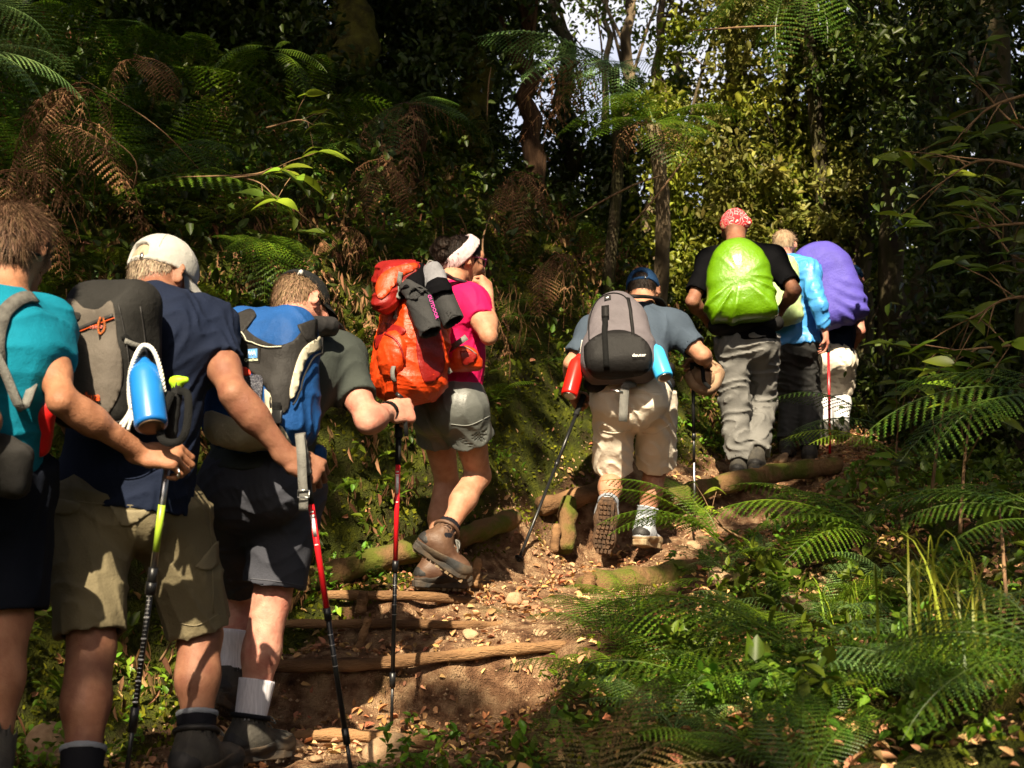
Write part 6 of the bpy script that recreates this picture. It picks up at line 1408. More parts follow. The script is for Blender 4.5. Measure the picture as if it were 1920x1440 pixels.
# right-hand slope, near
fern_px('feathery fern in front of the legs of the man in cream shorts', (1345,1010,5.0), [(1128,898,5.1),(1112,938,5.0),(1128,962,4.9),(1140,1000,4.9),(1240,905,5.2),(1290,930,5.1),(1180,985,4.8)], 'fern', L_fern, .95)
fern_px('broad bright fern right of the silver pole tip', (1640,1010,5.0), [(1310,968,5.1),(1350,935,5.3),(1420,925,5.4),(1395,1000,4.9),(1500,940,5.3),(1470,1040,4.8)], 'fern', L_fern, 1.15)
fern_px('wide green fern spreading over the right edge of the steps', (1520,1250,3.6), [(1082,1150,3.9),(1095,1205,3.8),(1160,1120,4.1),(1200,1270,3.6),(1280,1140,4.0),(1370,1140,4.0),(1250,1320,3.4),(1140,1260,3.7)], 'fern', L_fern, 1.05)
fern_px('reddish-green blurred fern at the bottom middle', (1120,1520,3.0), [(1010,1330,3.3),(1260,1290,3.4),(1370,1350,3.1),(1420,1440,2.9),(980,1380,3.2),(1180,1310,3.3)], 'fern', leafmat('fern_bronze', (.12, .13, .03), (.22, .15, .05)), .9)
fern_px('fern hanging in front of the lime-covered hiker\'s knees', (1640,800,6.3), [(1440,748,6.2),(1468,862,6.0)], 'fern', L_fernd, .9)
fern_px('long bright frond lying across the feet of the blue-jacketed hiker', (1680,860,5.8), [(1465,822,5.8),(1510,852,5.6)], 'fern', L_lite, .6)
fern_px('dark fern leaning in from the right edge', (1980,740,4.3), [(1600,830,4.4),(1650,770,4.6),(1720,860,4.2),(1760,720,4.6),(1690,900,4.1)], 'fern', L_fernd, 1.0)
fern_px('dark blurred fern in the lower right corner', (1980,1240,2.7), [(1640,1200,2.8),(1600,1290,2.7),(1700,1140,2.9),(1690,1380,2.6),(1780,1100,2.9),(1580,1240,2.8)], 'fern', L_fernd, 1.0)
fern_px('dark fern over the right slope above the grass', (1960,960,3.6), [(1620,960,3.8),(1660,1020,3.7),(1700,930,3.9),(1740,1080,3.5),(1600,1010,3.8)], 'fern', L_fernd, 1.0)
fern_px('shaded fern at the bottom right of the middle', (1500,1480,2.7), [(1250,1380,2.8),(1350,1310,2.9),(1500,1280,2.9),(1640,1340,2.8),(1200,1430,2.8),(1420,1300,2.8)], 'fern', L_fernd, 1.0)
spots = []
places = {'bank': (620, 14), 'slope': 0}
cnt = 0
LAB = {'b': 'fern rooted on the mossy left bank', 'u': 'fern among the dark trees above the bank', 'r': 'fern low on the right-hand slope', 'd': 'dead brown fern hanging on the left bank', 'z': 'dead brown fern on the right-hand slope'}
def rand_ferns(n, pxr, pyr, key, kind, m, size, seed, nf=(5, 9), lift=.5, mind=0):
    g = np.random.default_rng(seed); k = 0; tries = 0
    while k < n and tries < n * 30:
        tries += 1; px = g.uniform(*pxr); py = g.uniform(*pyr); p, nn = on_ground(px, py)
        if p is None: continue
        d, s_ = path_dist([p[0]], [p[1]])
        if d[0] < mind or np.linalg.norm(p) > 16: continue
        R0 = g.uniform(*size); mm_ = m if not isinstance(m, list) else m[k % len(m)]; hd_ = ('small ' if R0 < size[0] * .6 + size[1] * .4 else 'large ') + {'fern_green': 'green', 'fern_dark': 'dark green', 'fern_pale': 'pale green', 'leaf_light': 'bright green', 'dead_frond': 'brown dead', 'herb': 'narrow bright'}[mm_.name] + ' fern'
        fern(p, R0, int(g.integers(*nf)), kind, mm_, where_label(hd_, p), LAB[key] + 's', g, lift); k += 1
rand_ferns(52, (0, 1300), (330, 960), 'b', 'fern', [L_fern, L_fernd, L_lite], (.20, .50), 5, mind=.7)
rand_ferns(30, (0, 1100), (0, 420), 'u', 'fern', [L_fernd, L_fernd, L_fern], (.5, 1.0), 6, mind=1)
rand_ferns(24, (0, 1150), (120, 720), 'd', 'dead', L_dead, (.35, .8), 7, (4, 8), mind=.9)
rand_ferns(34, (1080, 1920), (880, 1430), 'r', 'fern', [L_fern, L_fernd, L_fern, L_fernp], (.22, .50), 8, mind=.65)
rand_ferns(14, (0, 1250), (700, 1300), 'b', 'sword', [L_fern, L_herb], (.12, .25), 9, mind=.7)
rand_ferns(8, (1150, 1920), (950, 1400), 'z', 'dead', L_dead, (.25, .5), 10, (3, 6), mind=.7)
print('ferns', round(time.time() - T0, 1))
# ============================================================ shrubs, creepers and grass
def big_leaf(L_, W_, bend=.25, n=6):
    V = []; F = []
    for i in range(n + 1):
        t = i / n; w = W_ * math.sin(math.pi * (t ** .8)) * .5; z = -bend * L_ * t * t
        V += [(t * L_, -w, z + w * .35), (t * L_, 0, z), (t * L_, w, z + w * .35)]
    for i in range(n): a = i * 3; F += [(a, a + 1, a + 4, a + 3), (a + 1, a + 2, a + 5, a + 4)]
    return np.array(V), F
BLV, BLF = big_leaf(1, .42)
def put_leaves(items):
    """items: (base, dir, normal, length)"""
    V = []; F = []
    for b, d, nn, l in items:
        d = nz(d); nn = nz(np.asarray(nn) - d * np.dot(nn, d)); s_ = np.cross(nn, d); k = len(V); V += list(b + (BLV[:, :1] * d + BLV[:, 1:2] * s_ + BLV[:, 2:] * nn) * l); F += [tuple(i + k for i in q) for q in BLF]
    return V, F
def leafy_branch(label, pts, n, size, lm, seed, name='leafy_branch', group='leafy branches', twigs=3, cat='branch', r=.006, rosette=True):
    g = np.random.default_rng(seed); pts = smoothpts([Pn(*q) for q in pts], 6); rt = empty(name, pts[0], label, cat, group)
    mb = MB(); mb.tube(pts, list(np.linspace(r, r * .3, len(pts))), 6); items = []
    mx = []
    for t in range(twigs):
        i = int(len(pts) * (.35 + .65 * (t + .5) / twigs)) ; i = min(i, len(pts) - 1); a = pts[i]; d = nz(pts[i] - pts[max(i - 2, 0)]); e = a + (d + rnd_unit(g, 1)[0] * .9) * size * 1.3; mb.tube([a, (a + e) / 2 + V3(0, 0, .01), e], [r * .4, r * .3, r * .2], 5); mx.append(e)
    ends = mx + [pts[-1]]
    for e in ends:
        for k in range(max(2, n // len(ends))):
            az = k * 2.4 + g.uniform(0, 1); d = V3(math.cos(az), math.sin(az) * .7, g.uniform(-.35, .45)); items.append((e - d * .01, d, V3(0, -.35, 1) + g.normal(size=3) * .3, size * g.uniform(.6, 1.2)))
    mb.build('stem', W_twig, rt); V, F = put_leaves(items); link('foliage', mesh_np('foliage', V, F, True), lm, rt); return rt
leafy_branch('bright broad-leaved sprig catching the sun above the cap', [(420,335,6.4),(480,328,6.2),(530,318,6.1),(560,330,6.0)], 15, .17, L_lite, 3, twigs=3)
leafy_branch('small light green sprig above the bright broad-leaved sprig', [(500,240,6.6),(560,225,6.5),(590,235,6.4)], 12, .10, L_lite, 4, twigs=4)
leafy_branch('green sprig hanging below the bright broad-leaved sprig', [(450,330,6.3),(490,345,6.2),(515,370,6.2)], 6, .18, L_green, 5, twigs=2)
leafy_branch('near green leaf poking up at the bottom left edge', [(470,1560,2.6),(465,1500,2.55),(450,1475,2.5)], 7, .16, L_lite, 6, twigs=1)
leafy_branch('light green ivy sprig beside the cap man\'s left knee', [(30,1240,4.3),(45,1190,4.2),(52,1175,4.2)], 9, .06, L_lite, 7, twigs=3)
leafy_branch('sprig of small leaves in the gap between the two men', [(300,1240,4.7),(318,1210,4.65),(322,1190,4.6)], 8, .05, L_lite, 17, twigs=2)
leafy_branch('low leafy sprig beside the silver pole tip', [(1390,1010,5.3),(1350,985,5.2),(1330,960,5.2)], 14, .07, L_lite, 18, twigs=4)
g2 = np.random.default_rng(31); words = ['near the top', 'above the slope', 'beside the dark trunks', 'low over the ferns', 'at the frame edge', 'behind the ferns', 'over the purple pack', 'in the far corner']
RB = [((1990,160,4.6),(1860,200,4.7),(1800,260,4.8)),((1980,330,4.4),(1850,300,4.5),(1780,330,4.6)),((1990,420,4.3),(1900,420,4.4),(1810,430,4.6)),((1990,560,4.3),(1890,560,4.4),(1820,600,4.5)),((1980,640,4.6),(1870,650,4.7),(1760,660,4.8)),((1740,980,5.2),(1760,820,5.1),(1780,715,5.0)),
      ((1990,260,5.2),(1900,230,5.3),(1830,150,5.4)),((1800,1000,4.6),(1810,850,4.6),(1830,720,4.6)),((1990,500,5.2),(1900,480,5.2),(1850,400,5.3)),((1690,960,6.2),(1680,860,6.1),(1690,760,6.0))]
for i, (a, b, c) in enumerate(RB):
    leafy_branch(['spray of soft green leaves high at the right edge', 'drooping leaf spray over the dark right trunks', 'horizontal leaf spray level with the purple pack', 'leaf spray low at the right edge', 'leaf spray just above the right-hand ferns', 'upright stem with yellow-green leaves behind the dark fern', 'leaf spray against the bright gap at the top right', 'tall upright leafy stem right of the yellow-green one', 'small leaf spray in the shade at mid right', 'leafy stem right of the farthest hiker\'s gaiters'][i],
      [a, b, c], 22, .12, [L_green, L_lite, L_green][i % 3], 200 + i, twigs=6, r=.008, group='leaf sprays at the right of the path')
# grass
def grass(label, c, n, h, seed, m, name='grass_clump'):
    g = np.random.default_rng(seed); p, nn = on_ground(*c); V = []; F = []
    for i in range(n):
        b = p + V3(*(g.normal(size=2) * .09), 0); az = g.uniform(0, 6.28); L_ = h * g.uniform(.6, 1.25); w = .0045; out = V3(math.cos(az), math.sin(az), 0); sd = V3(-math.sin(az), math.cos(az), 0)
        for j in range(8):
            t = j / 7; q_ = b + out * L_ * .55 * t ** 1.8 + V3(0, 0, L_ * (t - .62 * t ** 3)); ww = w * (1 - t * .9); V += [q_ - sd * ww, q_ + sd * ww]
        k = len(V) - 16; F += [(k + 2 * j, k + 2 * j + 1, k + 2 * j + 3, k + 2 * j + 2) for j in range(7)]
    return tag(link(name, mesh_np(name, V, F), m), label, 'grass clump', 'grass clumps on the right slope')
grass('arching bright grass clump in the middle of the right slope', (1600,1210), 40, .42, 1, L_lite); grass('tall thin grass right of the arching clump', (1790,1230), 46, .55, 2, L_yel); grass('small grass tuft below the right ferns', (1500,1150), 20, .25, 3, L_lite); grass('grass tuft near the lower right corner', (1850,1330), 26, .35, 4, L_green)
# ============================================================ trees
def crown_pts(g, c, R_, n, clumps=40, cs=.35, hollow=.5):
    d = rnd_unit(g, clumps); r = g.uniform(hollow, 1, clumps) ** .6; cc = np.asarray(c) + d * r[:, None] * np.asarray(R_)
    k = g.integers(0, clumps, n); return cc[k] + g.normal(size=(n, 3)) * cs * g.uniform(.5, 1.2, clumps)[k][:, None] * np.array([1, 1, .7]), cc
def tree(label, foot, top, r, crown=None, bark=None, lm=None, group='forest trees', seed=0, n=3000, ln=(.06, .12), clumps=40, cs=.3, bend=.1, moss=False, name='tree', limbs=4):
    g = np.random.default_rng(seed); foot = np.array(foot, float); top = np.array(top, float); rt = empty(name, foot, label, 'tree', group)
    m = 14; pts = [foot + (top - foot) * (i / m) + V3(*(g.normal(size=2) * bend * .35), 0) * (0 < i < m) for i in range(m + 1)]; pts = smoothpts(pts, 2)
    mb = MB(); mb.tube(pts, [r * (1.25 - .75 * i / len(pts)) * (1 + .06 * math.sin(i * 1.7)) for i in range(len(pts))], 12)
    if crown is not None:
        q_, cc = crown_pts(g, crown[0], crown[1], n, clumps, cs)
        for c in cc[:limbs]:
            a = pts[int(len(pts) * g.uniform(.5, .95))]; mb.tube(smoothpts([a, (a + c) / 2 + V3(0, 0, .15), c], 3), [r * .3, r * .25, r * .22, r * .18, r * .15, r * .1, r * .05][:7], 6)
    mb.build('trunk', bark or W_bark, rt)
    if crown is not None: link('crown', leaf_mesh('crown', q_, g, ln), lm or L_green, rt)
    return rt
def gp(px, Y, dz=-.2): x = P(px, 500, Y).x; return V3(x, Y, hz(x, Y) + dz)
def tp(px, py, Y): return Pn(px, py, Y)
TT = [ # label, foot px,Y, top px,py,Y, radius, bark, crown px,py,Y,R, leaf, n
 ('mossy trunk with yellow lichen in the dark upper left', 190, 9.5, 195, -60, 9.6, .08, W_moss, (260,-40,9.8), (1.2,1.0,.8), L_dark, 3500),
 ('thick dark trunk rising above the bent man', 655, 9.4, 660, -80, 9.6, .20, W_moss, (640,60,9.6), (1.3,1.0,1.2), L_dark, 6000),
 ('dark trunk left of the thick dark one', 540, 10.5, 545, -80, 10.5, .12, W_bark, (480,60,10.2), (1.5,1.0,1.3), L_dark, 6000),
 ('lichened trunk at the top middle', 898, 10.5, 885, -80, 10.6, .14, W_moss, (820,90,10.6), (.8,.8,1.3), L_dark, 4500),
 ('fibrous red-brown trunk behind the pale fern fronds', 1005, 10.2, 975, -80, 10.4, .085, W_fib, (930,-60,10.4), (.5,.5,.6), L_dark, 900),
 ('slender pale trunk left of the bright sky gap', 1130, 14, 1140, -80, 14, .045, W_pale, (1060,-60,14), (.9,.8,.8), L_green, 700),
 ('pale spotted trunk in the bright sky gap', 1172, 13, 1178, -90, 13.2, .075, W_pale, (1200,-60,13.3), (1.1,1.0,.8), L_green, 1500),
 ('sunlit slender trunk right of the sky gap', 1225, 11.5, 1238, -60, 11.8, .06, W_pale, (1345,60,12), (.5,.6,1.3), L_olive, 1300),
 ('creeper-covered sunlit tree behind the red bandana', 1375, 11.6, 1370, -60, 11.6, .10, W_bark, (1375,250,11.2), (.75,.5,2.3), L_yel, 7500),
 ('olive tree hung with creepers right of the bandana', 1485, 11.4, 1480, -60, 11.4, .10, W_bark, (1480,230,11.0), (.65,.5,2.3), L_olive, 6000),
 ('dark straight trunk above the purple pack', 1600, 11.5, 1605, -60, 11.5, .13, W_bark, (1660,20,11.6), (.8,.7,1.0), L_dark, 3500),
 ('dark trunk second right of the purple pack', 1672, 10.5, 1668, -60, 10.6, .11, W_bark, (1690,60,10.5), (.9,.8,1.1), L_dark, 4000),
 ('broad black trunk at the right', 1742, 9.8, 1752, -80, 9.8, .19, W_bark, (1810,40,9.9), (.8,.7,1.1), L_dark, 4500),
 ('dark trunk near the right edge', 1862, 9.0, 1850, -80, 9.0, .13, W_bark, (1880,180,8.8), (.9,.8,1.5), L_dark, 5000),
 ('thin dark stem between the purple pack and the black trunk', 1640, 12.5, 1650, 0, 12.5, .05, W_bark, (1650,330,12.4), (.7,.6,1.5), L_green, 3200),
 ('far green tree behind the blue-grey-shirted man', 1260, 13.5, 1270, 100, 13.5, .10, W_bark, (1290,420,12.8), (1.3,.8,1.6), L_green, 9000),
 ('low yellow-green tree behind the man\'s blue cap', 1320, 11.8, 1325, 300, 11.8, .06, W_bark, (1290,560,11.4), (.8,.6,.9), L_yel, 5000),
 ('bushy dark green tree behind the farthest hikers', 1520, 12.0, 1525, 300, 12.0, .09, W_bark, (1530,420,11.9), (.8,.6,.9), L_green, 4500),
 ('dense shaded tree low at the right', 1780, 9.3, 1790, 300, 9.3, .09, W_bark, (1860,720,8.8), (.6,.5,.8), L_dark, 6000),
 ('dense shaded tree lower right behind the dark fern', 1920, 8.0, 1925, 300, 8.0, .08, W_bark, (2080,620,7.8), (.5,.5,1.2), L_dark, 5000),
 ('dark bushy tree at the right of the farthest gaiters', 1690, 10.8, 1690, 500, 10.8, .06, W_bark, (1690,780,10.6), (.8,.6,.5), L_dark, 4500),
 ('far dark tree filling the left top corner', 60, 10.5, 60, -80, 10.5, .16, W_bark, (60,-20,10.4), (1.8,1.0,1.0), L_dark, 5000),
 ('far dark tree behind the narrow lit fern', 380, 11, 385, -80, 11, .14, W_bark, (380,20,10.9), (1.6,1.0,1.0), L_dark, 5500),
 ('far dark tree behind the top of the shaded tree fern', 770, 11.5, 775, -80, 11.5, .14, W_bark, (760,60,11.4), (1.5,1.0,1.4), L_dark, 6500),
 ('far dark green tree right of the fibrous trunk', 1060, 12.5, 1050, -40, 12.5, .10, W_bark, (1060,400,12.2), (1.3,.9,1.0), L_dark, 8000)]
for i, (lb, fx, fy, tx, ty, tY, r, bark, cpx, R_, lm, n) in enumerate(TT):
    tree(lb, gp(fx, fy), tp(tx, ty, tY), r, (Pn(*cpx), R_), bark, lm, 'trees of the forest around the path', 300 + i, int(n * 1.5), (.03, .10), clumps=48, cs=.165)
# farther trees closing the view, seen through the gaps
gg3 = np.random.default_rng(77); FAR = []
for i in range(3):
    q_, cc = crown_pts(gg3, (0, 0, 0), (2.1, 1.6, 3.6), 7000, 60, .36, .2); FAR.append(leaf_mesh('crown', q_, gg3, (.09, .17)))
far_names = ['behind the sky gap', 'on the skyline', 'deep in the woods', 'down the slope']
def far_tree(x, y, z, k, lm, s_, label, group):
    rt = empty('tree', (x, y, z), where_label('far tall tree', (x, y, z + 4 * s_)) if 'back in' in label else label, 'tree', group); me = FAR[k % 3].copy(); me.materials.append(lm); o = bpy.data.objects.new('crown', me); COL.objects.link(o); o.parent = rt; o.location = (0, 0, 4.0 * s_); o.scale = (s_, s_, s_); o.rotation_euler = (0, 0, k * 1.3)
    mb = MB(); mb.tube([V3(x, y, z - 1), V3(x + .1, y, z + 3 * s_), V3(x, y, z + 6.5 * s_)], [.16 * s_, .13 * s_, .05], 8); mb.build('trunk', W_bark, rt)
for i, (px, Y, zb, s_, lm) in enumerate([(-150,17,4,1.1,L_dark),(150,18,4,1.1,L_dark),(420,17,3.5,1.1,L_dark),(700,18,3,1.1,L_dark),(790,17,2.6,1.0,L_dark),(1560,17,-.8,1.15,L_yel),(1470,20,-1.2,1.0,L_green),(1740,20,-6,.9,L_dark),(1900,15,-3,1.2,L_dark),(2050,13,-3,1.1,L_dark),(1830,24,-5,1.6,L_dark)]):
    far_tree(P(px, 500, Y).x, Y, zb, i, lm, s_, 'tall leafy tree far back in the forest', 'trees far back in the forest')
for i, (x, y, z, s_) in enumerate([(-11,-7,-2,1.2),(-7,-9,-2.5,1.2),(-3,-9.5,-2.5,1.15),(1,-9,-2.5,1.15),(5,-9,-3,1.2),(9,-7,-3,1.2),(11,-3,-3,1.2),(12,1.5,-3.5,1.2),(-9.5,-3,-.5,1.0),(13,6,-4,1.3)]):  # ring of trees added out of view to cut low sky light and deepen shade
    far_tree(x, y, z, i, L_dark, s_, 'unseen bushy tree added to block low sky, ' + ['left rear', 'rear left of centre', 'rear, left of the path line', 'rear centre', 'rear, right of the path line', 'rear right', 'right side, behind the lens', 'right side, beside the lens', 'left side, beside the lens', 'right side, down the slope'][i], 'unseen bushy trees added to block low sky')
sk = bpy.data.materials.new('bright_cloud'); sk.use_nodes = True; N = sk.node_tree.nodes; L = sk.node_tree.links; N.remove(N['Principled BSDF'])
em = N.new('ShaderNodeEmission'); tc = N.new('ShaderNodeTexCoord'); no_ = N.new('ShaderNodeTexNoise'); no_.inputs['Scale'].default_value = .035; no_.inputs['Detail'].default_value = 5; L.new(tc.outputs['Object'], no_.inputs['Vector'])
cr_ = N.new('ShaderNodeValToRGB'); cr_.color_ramp.elements[0].position = .35; cr_.color_ramp.elements[0].color = (.42, .52, .78, 1); cr_.color_ramp.elements[1].position = .6; cr_.color_ramp.elements[1].color = (.95, .94, 1, 1)
L.new(no_.outputs['Fac'], cr_.inputs[0]); L.new(cr_.outputs[0], em.inputs[0]); em.inputs[1].default_value = .45; L.new(em.outputs[0], N['Material Output'].inputs[0])
na, nb_ = 24, 8; V = [(135 * math.sin(a_), 135 * math.cos(a_), -25 + 95 * j / nb_ ) for j in range(nb_ + 1) for a_ in np.linspace(-.75, .75, na + 1)]
tag(link('sky', mesh_np('sky', V, [(j * (na + 1) + i, j * (na + 1) + i + 1, (j + 1) * (na + 1) + i + 1, (j + 1) * (na + 1) + i) for j in range(nb_) for i in range(na)]), sk), 'bright hazy sky with pale cloud beyond the trees', kind='structure')
# lianas and bare twigs
for i, pts in enumerate([[(150,150,5.6),(290,240,5.6),(380,330,5.8)],[(95,195,5.2),(240,290,5.3),(245,362,5.4)],[(330,330,6.2),(470,325,6.1),(510,312,6.0)],[(1050,420,8),(1160,360,7.8),(1225,335,7.8)],[(1180,440,8.5),(1240,370,8.5),(1300,290,8.6)],[(1290,60,9),(1400,52,9),(1480,50,9)],[(655,330,7.4),(640,420,7.3),(655,470,7.2)],[(920,400,7.6),(905,450,7.5),(910,520,7.4)],[(930,120,9),(925,160,9),(922,225,9)],[(1120,0,11),(1132,90,11),(1125,150,11)],[(780,470,7.2),(800,560,7.1),(760,690,7.0)],[(30,1170,4.5),(22,1250,4.4),(28,1300,4.4)],[(1880,960,3.8),(1890,1100,3.7),(1895,1180,3.7)]]):
    mb = MB(); r0_ = [.003,.003,.004,.006,.008,.007,.005,.006,.006,.009,.006,.016,.006][i]; sp_ = smoothpts([Pn(*q_) + np.random.default_rng(i).normal(size=3) * .02 for q_ in pts], 6); mb.tube(sp_, [r0_ * (1 - .75 * abs(2 * k_ / (len(sp_) - 1) - 1) ** 3) * (1 + .12 * math.sin(k_ * 2.7)) for k_ in range(len(sp_))], 6)
    tag(mb.build('liana' if i in (8, 9) else 'twig', W_twig), ['long bare stem crossing the upper left ferns', 'red-brown stem slanting above the brown-haired head', 'bare twig leading to the bright sprig', 'thin branch rising left of the green tree fern', 'diagonal stalk above the blue cap', 'horizontal pale twig across the top', 'thin stem hanging over the bent man', 'upright dry stalk behind the headband', 'thin hanging liana left of the fibrous trunk', 'liana hanging in the bright sky gap', 'drooping dry stem behind the red pack', 'twisted root hanging beside the teal hiker\'s leg', 'pale thin stem at the right edge'][i], 'twig', 'bare twigs and stems')
print('trees', round(time.time() - T0, 1))
# ============================================================ high canopy added out of view, gaps left where sun should land
S3 = np.array(SUN); E1 = nz(np.cross(S3, V3(0, 0, 1))); E2 = np.cross(E1, S3)
LIT = [(40,450,3.3,.18,1),(60,620,3.2,.22,1),(20,700,3.2,.2,.8),(120,740,3.1,.15,1),(220,850,3.2,.12,.8),(300,880,3.3,.1,1),(310,500,3.8,.15,1),(180,640,3.45,.22,.9),(190,730,3.4,.16,.9),(280,740,3.25,.12,1),(585,888,3.7,.10,1),(300,560,3.75,.08,.9),
 (245,945,3.6,.10,1),(205,1100,3.5,.07,1),(170,1330,3.4,.06,.7),(445,730,3.6,.06,.4),(390,1060,3.7,.05,.6),
 (570,580,4.4,.16,1),(500,660,4.0,.28,1),(540,760,4.0,.16,1),(650,690,4.3,.2,1),(720,790,4.3,.17,1),(530,1000,4.15,.15,1),(520,1170,4.2,.10,1),(470,1310,4.1,.08,1),(440,1200,4.5,.07,1),(530,1400,4.3,.06,1),
 (865,500,5.6,.26,1),(770,620,5.3,.38,1),(730,690,5.3,.25,1),(870,600,5.5,.25,1),(860,720,5.5,.28,1),(880,860,5.6,.25,1),(830,900,5.7,.2,1),(840,980,5.5,.20,1),(820,1060,5.5,.18,1),
 (1180,600,6.8,.42,1),(1270,620,7,.3,1),(1080,700,6.6,.2,1),(1190,780,6.8,.38,1),(1190,900,6.9,.3,1),(1180,1000,7,.28,1),(1290,780,7.1,.2,1),(1120,1040,6.8,.15,1),
 (1385,500,8,.28,1),(1380,600,8,.2,.9),(1400,700,8.2,.26,1),(1410,800,8.2,.22,1),(1375,430,8.3,.12,1),(1460,500,9.2,.26,1),(1520,550,9.2,.28,1),(1555,520,9.2,.42,1),(1580,590,9.2,.32,1),(1560,700,9.5,.22,1),(1560,760,9.5,.16,1),
 (720,1150,5.4,.33,1),(850,1170,5.3,.35,1),(980,1150,5.5,.42,1),(1060,1100,6.0,.45,1),(1060,1060,6.8,.45,1),(940,1080,6.1,.3,1),(1000,1210,5.05,.2,1),(900,1235,5,.14,.9),(1030,1205,5,.12,1),(680,1140,5.5,.15,1),(740,1215,5.1,.12,1),(850,1290,4.95,.2,.5),(960,1290,4.95,.15,.45),
 (700,1385,4.5,.16,.7),(880,1400,4.4,.2,.5),(610,1410,4.4,.15,.8),(560,1390,4.5,.12,.8),(980,1340,4.6,.2,.4),(300,1270,4.9,.14,1),(60,1400,4.4,.25,.8),(230,1290,4.9,.1,.7),(300,1190,5.0,.10,.7),(30,1200,4.5,.15,.5),(60,1060,4.7,.15,.4),
 (700,880,6.1,.22,.6),(650,780,6.1,.2,.6),(760,860,6.2,.16,.8),(700,960,6.1,.2,.7),(640,980,6.0,.15,.8),(600,1090,5.8,.15,.7),(1010,740,7.5,.25,.7),(1000,880,7.4,.28,.8),(950,640,7.8,.3,.5),(900,960,6.8,.25,.8),(1290,800,9,.3,.9),(1340,850,9,.3,1),(1340,780,9.8,.3,.8),(1280,880,8.4,.2,.7),(1080,930,7.4,.25,.7),(1340,910,8,.15,.7),(1020,1000,7.1,.2,.7),
 (980,700,8,.35,.6),(1000,600,8.3,.3,.45),(930,480,7.8,.3,.4),(690,480,7.2,.25,.5),(640,540,6.8,.25,.4),(1100,820,7.7,.2,.6),
 (80,160,5,.35,.75),(60,300,6,.4,.6),(180,380,6.2,.35,.6),(40,180,5,.3,.7),(100,60,5,.3,.5),(250,160,6,.25,.4),(300,470,6.3,.3,.4),(560,330,6.1,.20,1),(590,350,6.1,.15,1),(450,110,7.2,.25,.7),(570,130,7.2,.25,.7),(570,240,6.5,.2,.6),(490,480,6,.3,.6),(150,330,6,.3,.6),(210,520,6.3,.25,.5),(130,480,6,.25,.5),
 (1000,110,9.2,.4,.7),(1130,140,9,.3,.7),(1200,210,8.8,.5,.8),(1330,200,8.8,.4,.7),(1100,210,8.6,.3,.6),(1290,320,8.7,.3,.7),(1000,300,9.2,.3,.4),(1230,330,11,.3,.9),(1160,60,13,.7,.8),(1225,420,11,.3,.5),
 (1375,340,10.9,.9,.95),(1400,120,10.9,1.0,.95),(1480,250,10.8,.8,.85),(1300,480,12,.6,.8),(1300,480,11.5,.5,.7),(1330,120,13,.6,.7),(1500,250,12.5,.4,.5),(1300,560,11.5,.4,.7),(1700,130,10,.3,.4),(1790,130,9,.3,.4),
 (1230,935,5.1,.22,.9),(1160,950,5.0,.2,.9),(1350,970,5.1,.25,.9),(1450,950,5.2,.25,.8),(1200,1090,6.0,.18,.6),(1400,1040,5.6,.3,.6),(1470,1100,5.4,.25,.7),(1600,1110,4.5,.4,.9),(1650,1180,4.2,.35,.9),(1560,1220,4.0,.25,.7),(1350,1130,4.2,.2,.7),(1480,1180,3.9,.2,.6),(1850,1330,3,.25,.5),(1150,1170,4.6,.22,.8),(1230,1160,4.3,.2,.5),(1120,1290,4.4,.2,.4),(1330,1290,3.6,.15,.35),(1800,440,4.5,.25,.4),(1700,720,5,.15,.4),(1640,700,9,.2,.4),(1450,840,6,.2,.5)]
gl_ = np.random.default_rng(55)
for _ in range(120): LIT.append((gl_.uniform(1080, 1920), gl_.uniform(880, 1430), None, gl_.uniform(.03, .11), .95))
for _ in range(170): LIT.append((gl_.uniform(0, 1250), gl_.uniform(20, 760), None, gl_.uniform(.05, .20), .85))
for _ in range(60): LIT.append((gl_.uniform(1280, 1920), gl_.uniform(20, 700), 'f', gl_.uniform(.08, .30), .85))
_l2 = []
for a_, b_2, c_2, d_2, e_2 in LIT:
    if c_2 is None:
        p_, _nn = on_ground(a_, b_2, .25)
        if p_ is None or p_[1] > 14: continue
        c_2 = float(p_[1]) - .25
    elif c_2 == 'f': c_2 = gl_.uniform(8.5, 13)
    _l2.append((a_, b_2, c_2, d_2, e_2))
LIT = _l2
LW = np.array([P(a, b, c) for a, b, c, _, _ in LIT]); LU = np.stack([LW @ E1, LW @ E2], 1); LR = np.array([l[3] for l in LIT]); LS = np.array([l[4] for l in LIT])
def litmap(uv):
    out = np.zeros(len(uv))
    for c, r, s_ in zip(LU, LR, LS):
        r = r + (.10 if s_ >= .99 else .04); d = np.linalg.norm(uv - c, axis=1); out = np.maximum(out, s_ * np.clip((r * 1.12 - d) / (r * .25) , 0, 1))
    return out
g = np.random.default_rng(2024)
NL = 90000
_cc = np.array([(x, y, z) for x in (-4.5, 7) for y in (2, 14.5) for z in (-1.2, 4.5)]); u0, u1 = (_cc @ E1).min(), (_cc @ E1).max(); v0, v1 = (_cc @ E2).min(), (_cc @ E2).max(); print('canopy box', u0, u1, v0, v1)
uv = np.stack([g.uniform(u0, u1, NL), g.uniform(v0, v1, NL)], 1)
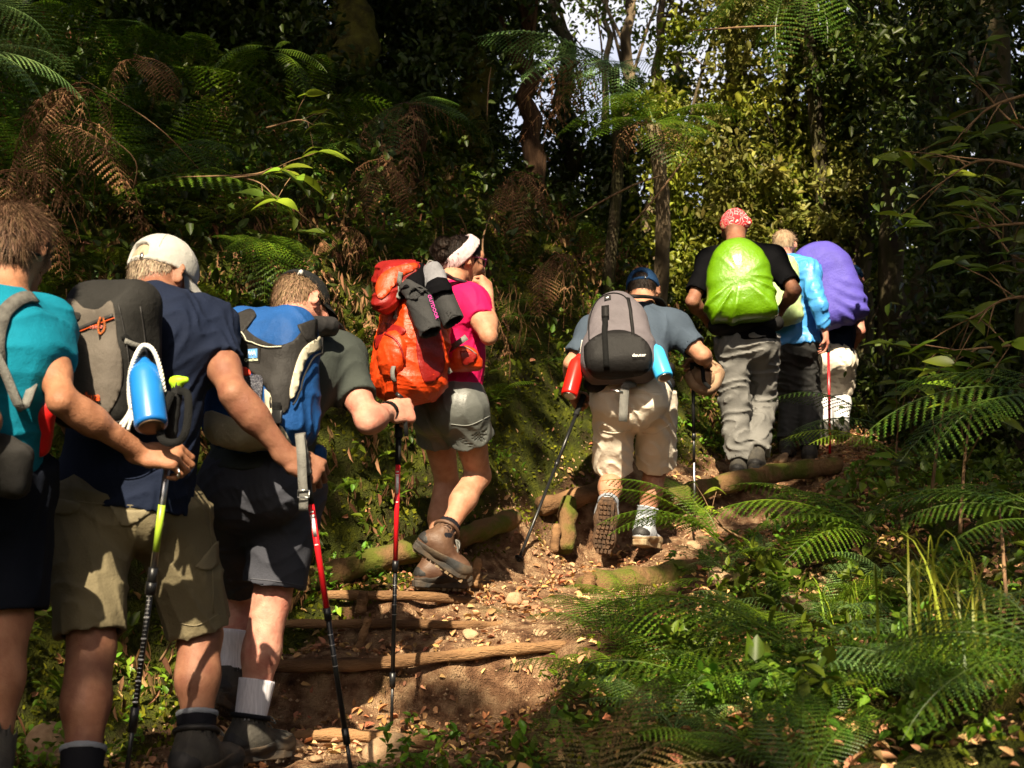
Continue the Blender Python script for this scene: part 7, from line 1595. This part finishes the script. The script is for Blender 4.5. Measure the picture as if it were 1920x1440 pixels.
T_ = g.uniform(8.5, 12.5, NL) + 0.0
# anchor: sheet through the middle of the scene, then back up along the sunlight
t_ref = 0.0
pos = uv[:, :1] * E1 + uv[:, 1:] * E2
# choose depth along the ray so that the leaves float at heights of 7 to 11 m over the path
hgt = g.uniform(6.5, 10.5, NL) + .25 * np.clip(pos[:, 1], 0, 12); tt = (hgt - pos[:, 2]) / S3[2]; pos = pos + tt[:, None] * S3
lm_ = litmap(uv); keep = g.random(NL) > lm_
# nothing may hang into the picture
px_, py_ = proj(pos); f_ = pos[:, 1] * CP + pos[:, 2] * SP
keep &= ~((f_ > 0) & (py_ > -120) & (px_ > -200) & (px_ < 2120))
pos = pos[keep]; n = len(pos)
ax = rnd_unit(g, n); nr = -S3 + rnd_unit(g, n) * .45; ln = g.uniform(.16, .30, n); V, F = leaves4(pos - ax * ln[:, None] * .5, ax, nr, ln, ln * .62, .1)
tr_xy = np.array([(-5.2, 1.0), (-4.2, -3.5), (4.4, -3.0), (6.5, 2.0), (-6.5, 5.5), (9.0, 6.0), (5, -8.5)]); own = np.argmin(((pos[:, None, :2] - tr_xy) ** 2).sum(2), 1)
names = ['left of the walkers', 'behind the photographer', 'right behind the photographer', 'right of the ferns', 'up the left bank', 'far right of the path', 'far behind the photographer']
Vq = V.reshape(-1, 4, 3)
for k in range(7):
    m = own == k
    if not m.any(): continue
    x, y = tr_xy[k]; z = hz(x, y) - .2; rt = empty('added_shade_tree', (x, y, z), 'unseen tall tree added to shade the path, ' + names[k], 'tree', 'unseen trees added to shade the path')
    vv = Vq[m].reshape(-1, 3); b = np.arange(m.sum())[:, None] * 4; ff = np.concatenate([b + np.array([[0, 1, 2]]), b + np.array([[0, 2, 3]])], 1).reshape(-1, 3)
    link('crown', mesh_np('crown', vv, ff, False), L_dark, rt)
    mb = MB(); topz = 9.5; mb.tube([V3(x, y, z), V3(x + .1, y, z + 4), V3(x, y + .1, topz)], [.28, .2, .12], 10)
    mb.build('trunk', W_bark, rt)
print('canopy', n, round(time.time() - T0, 1))
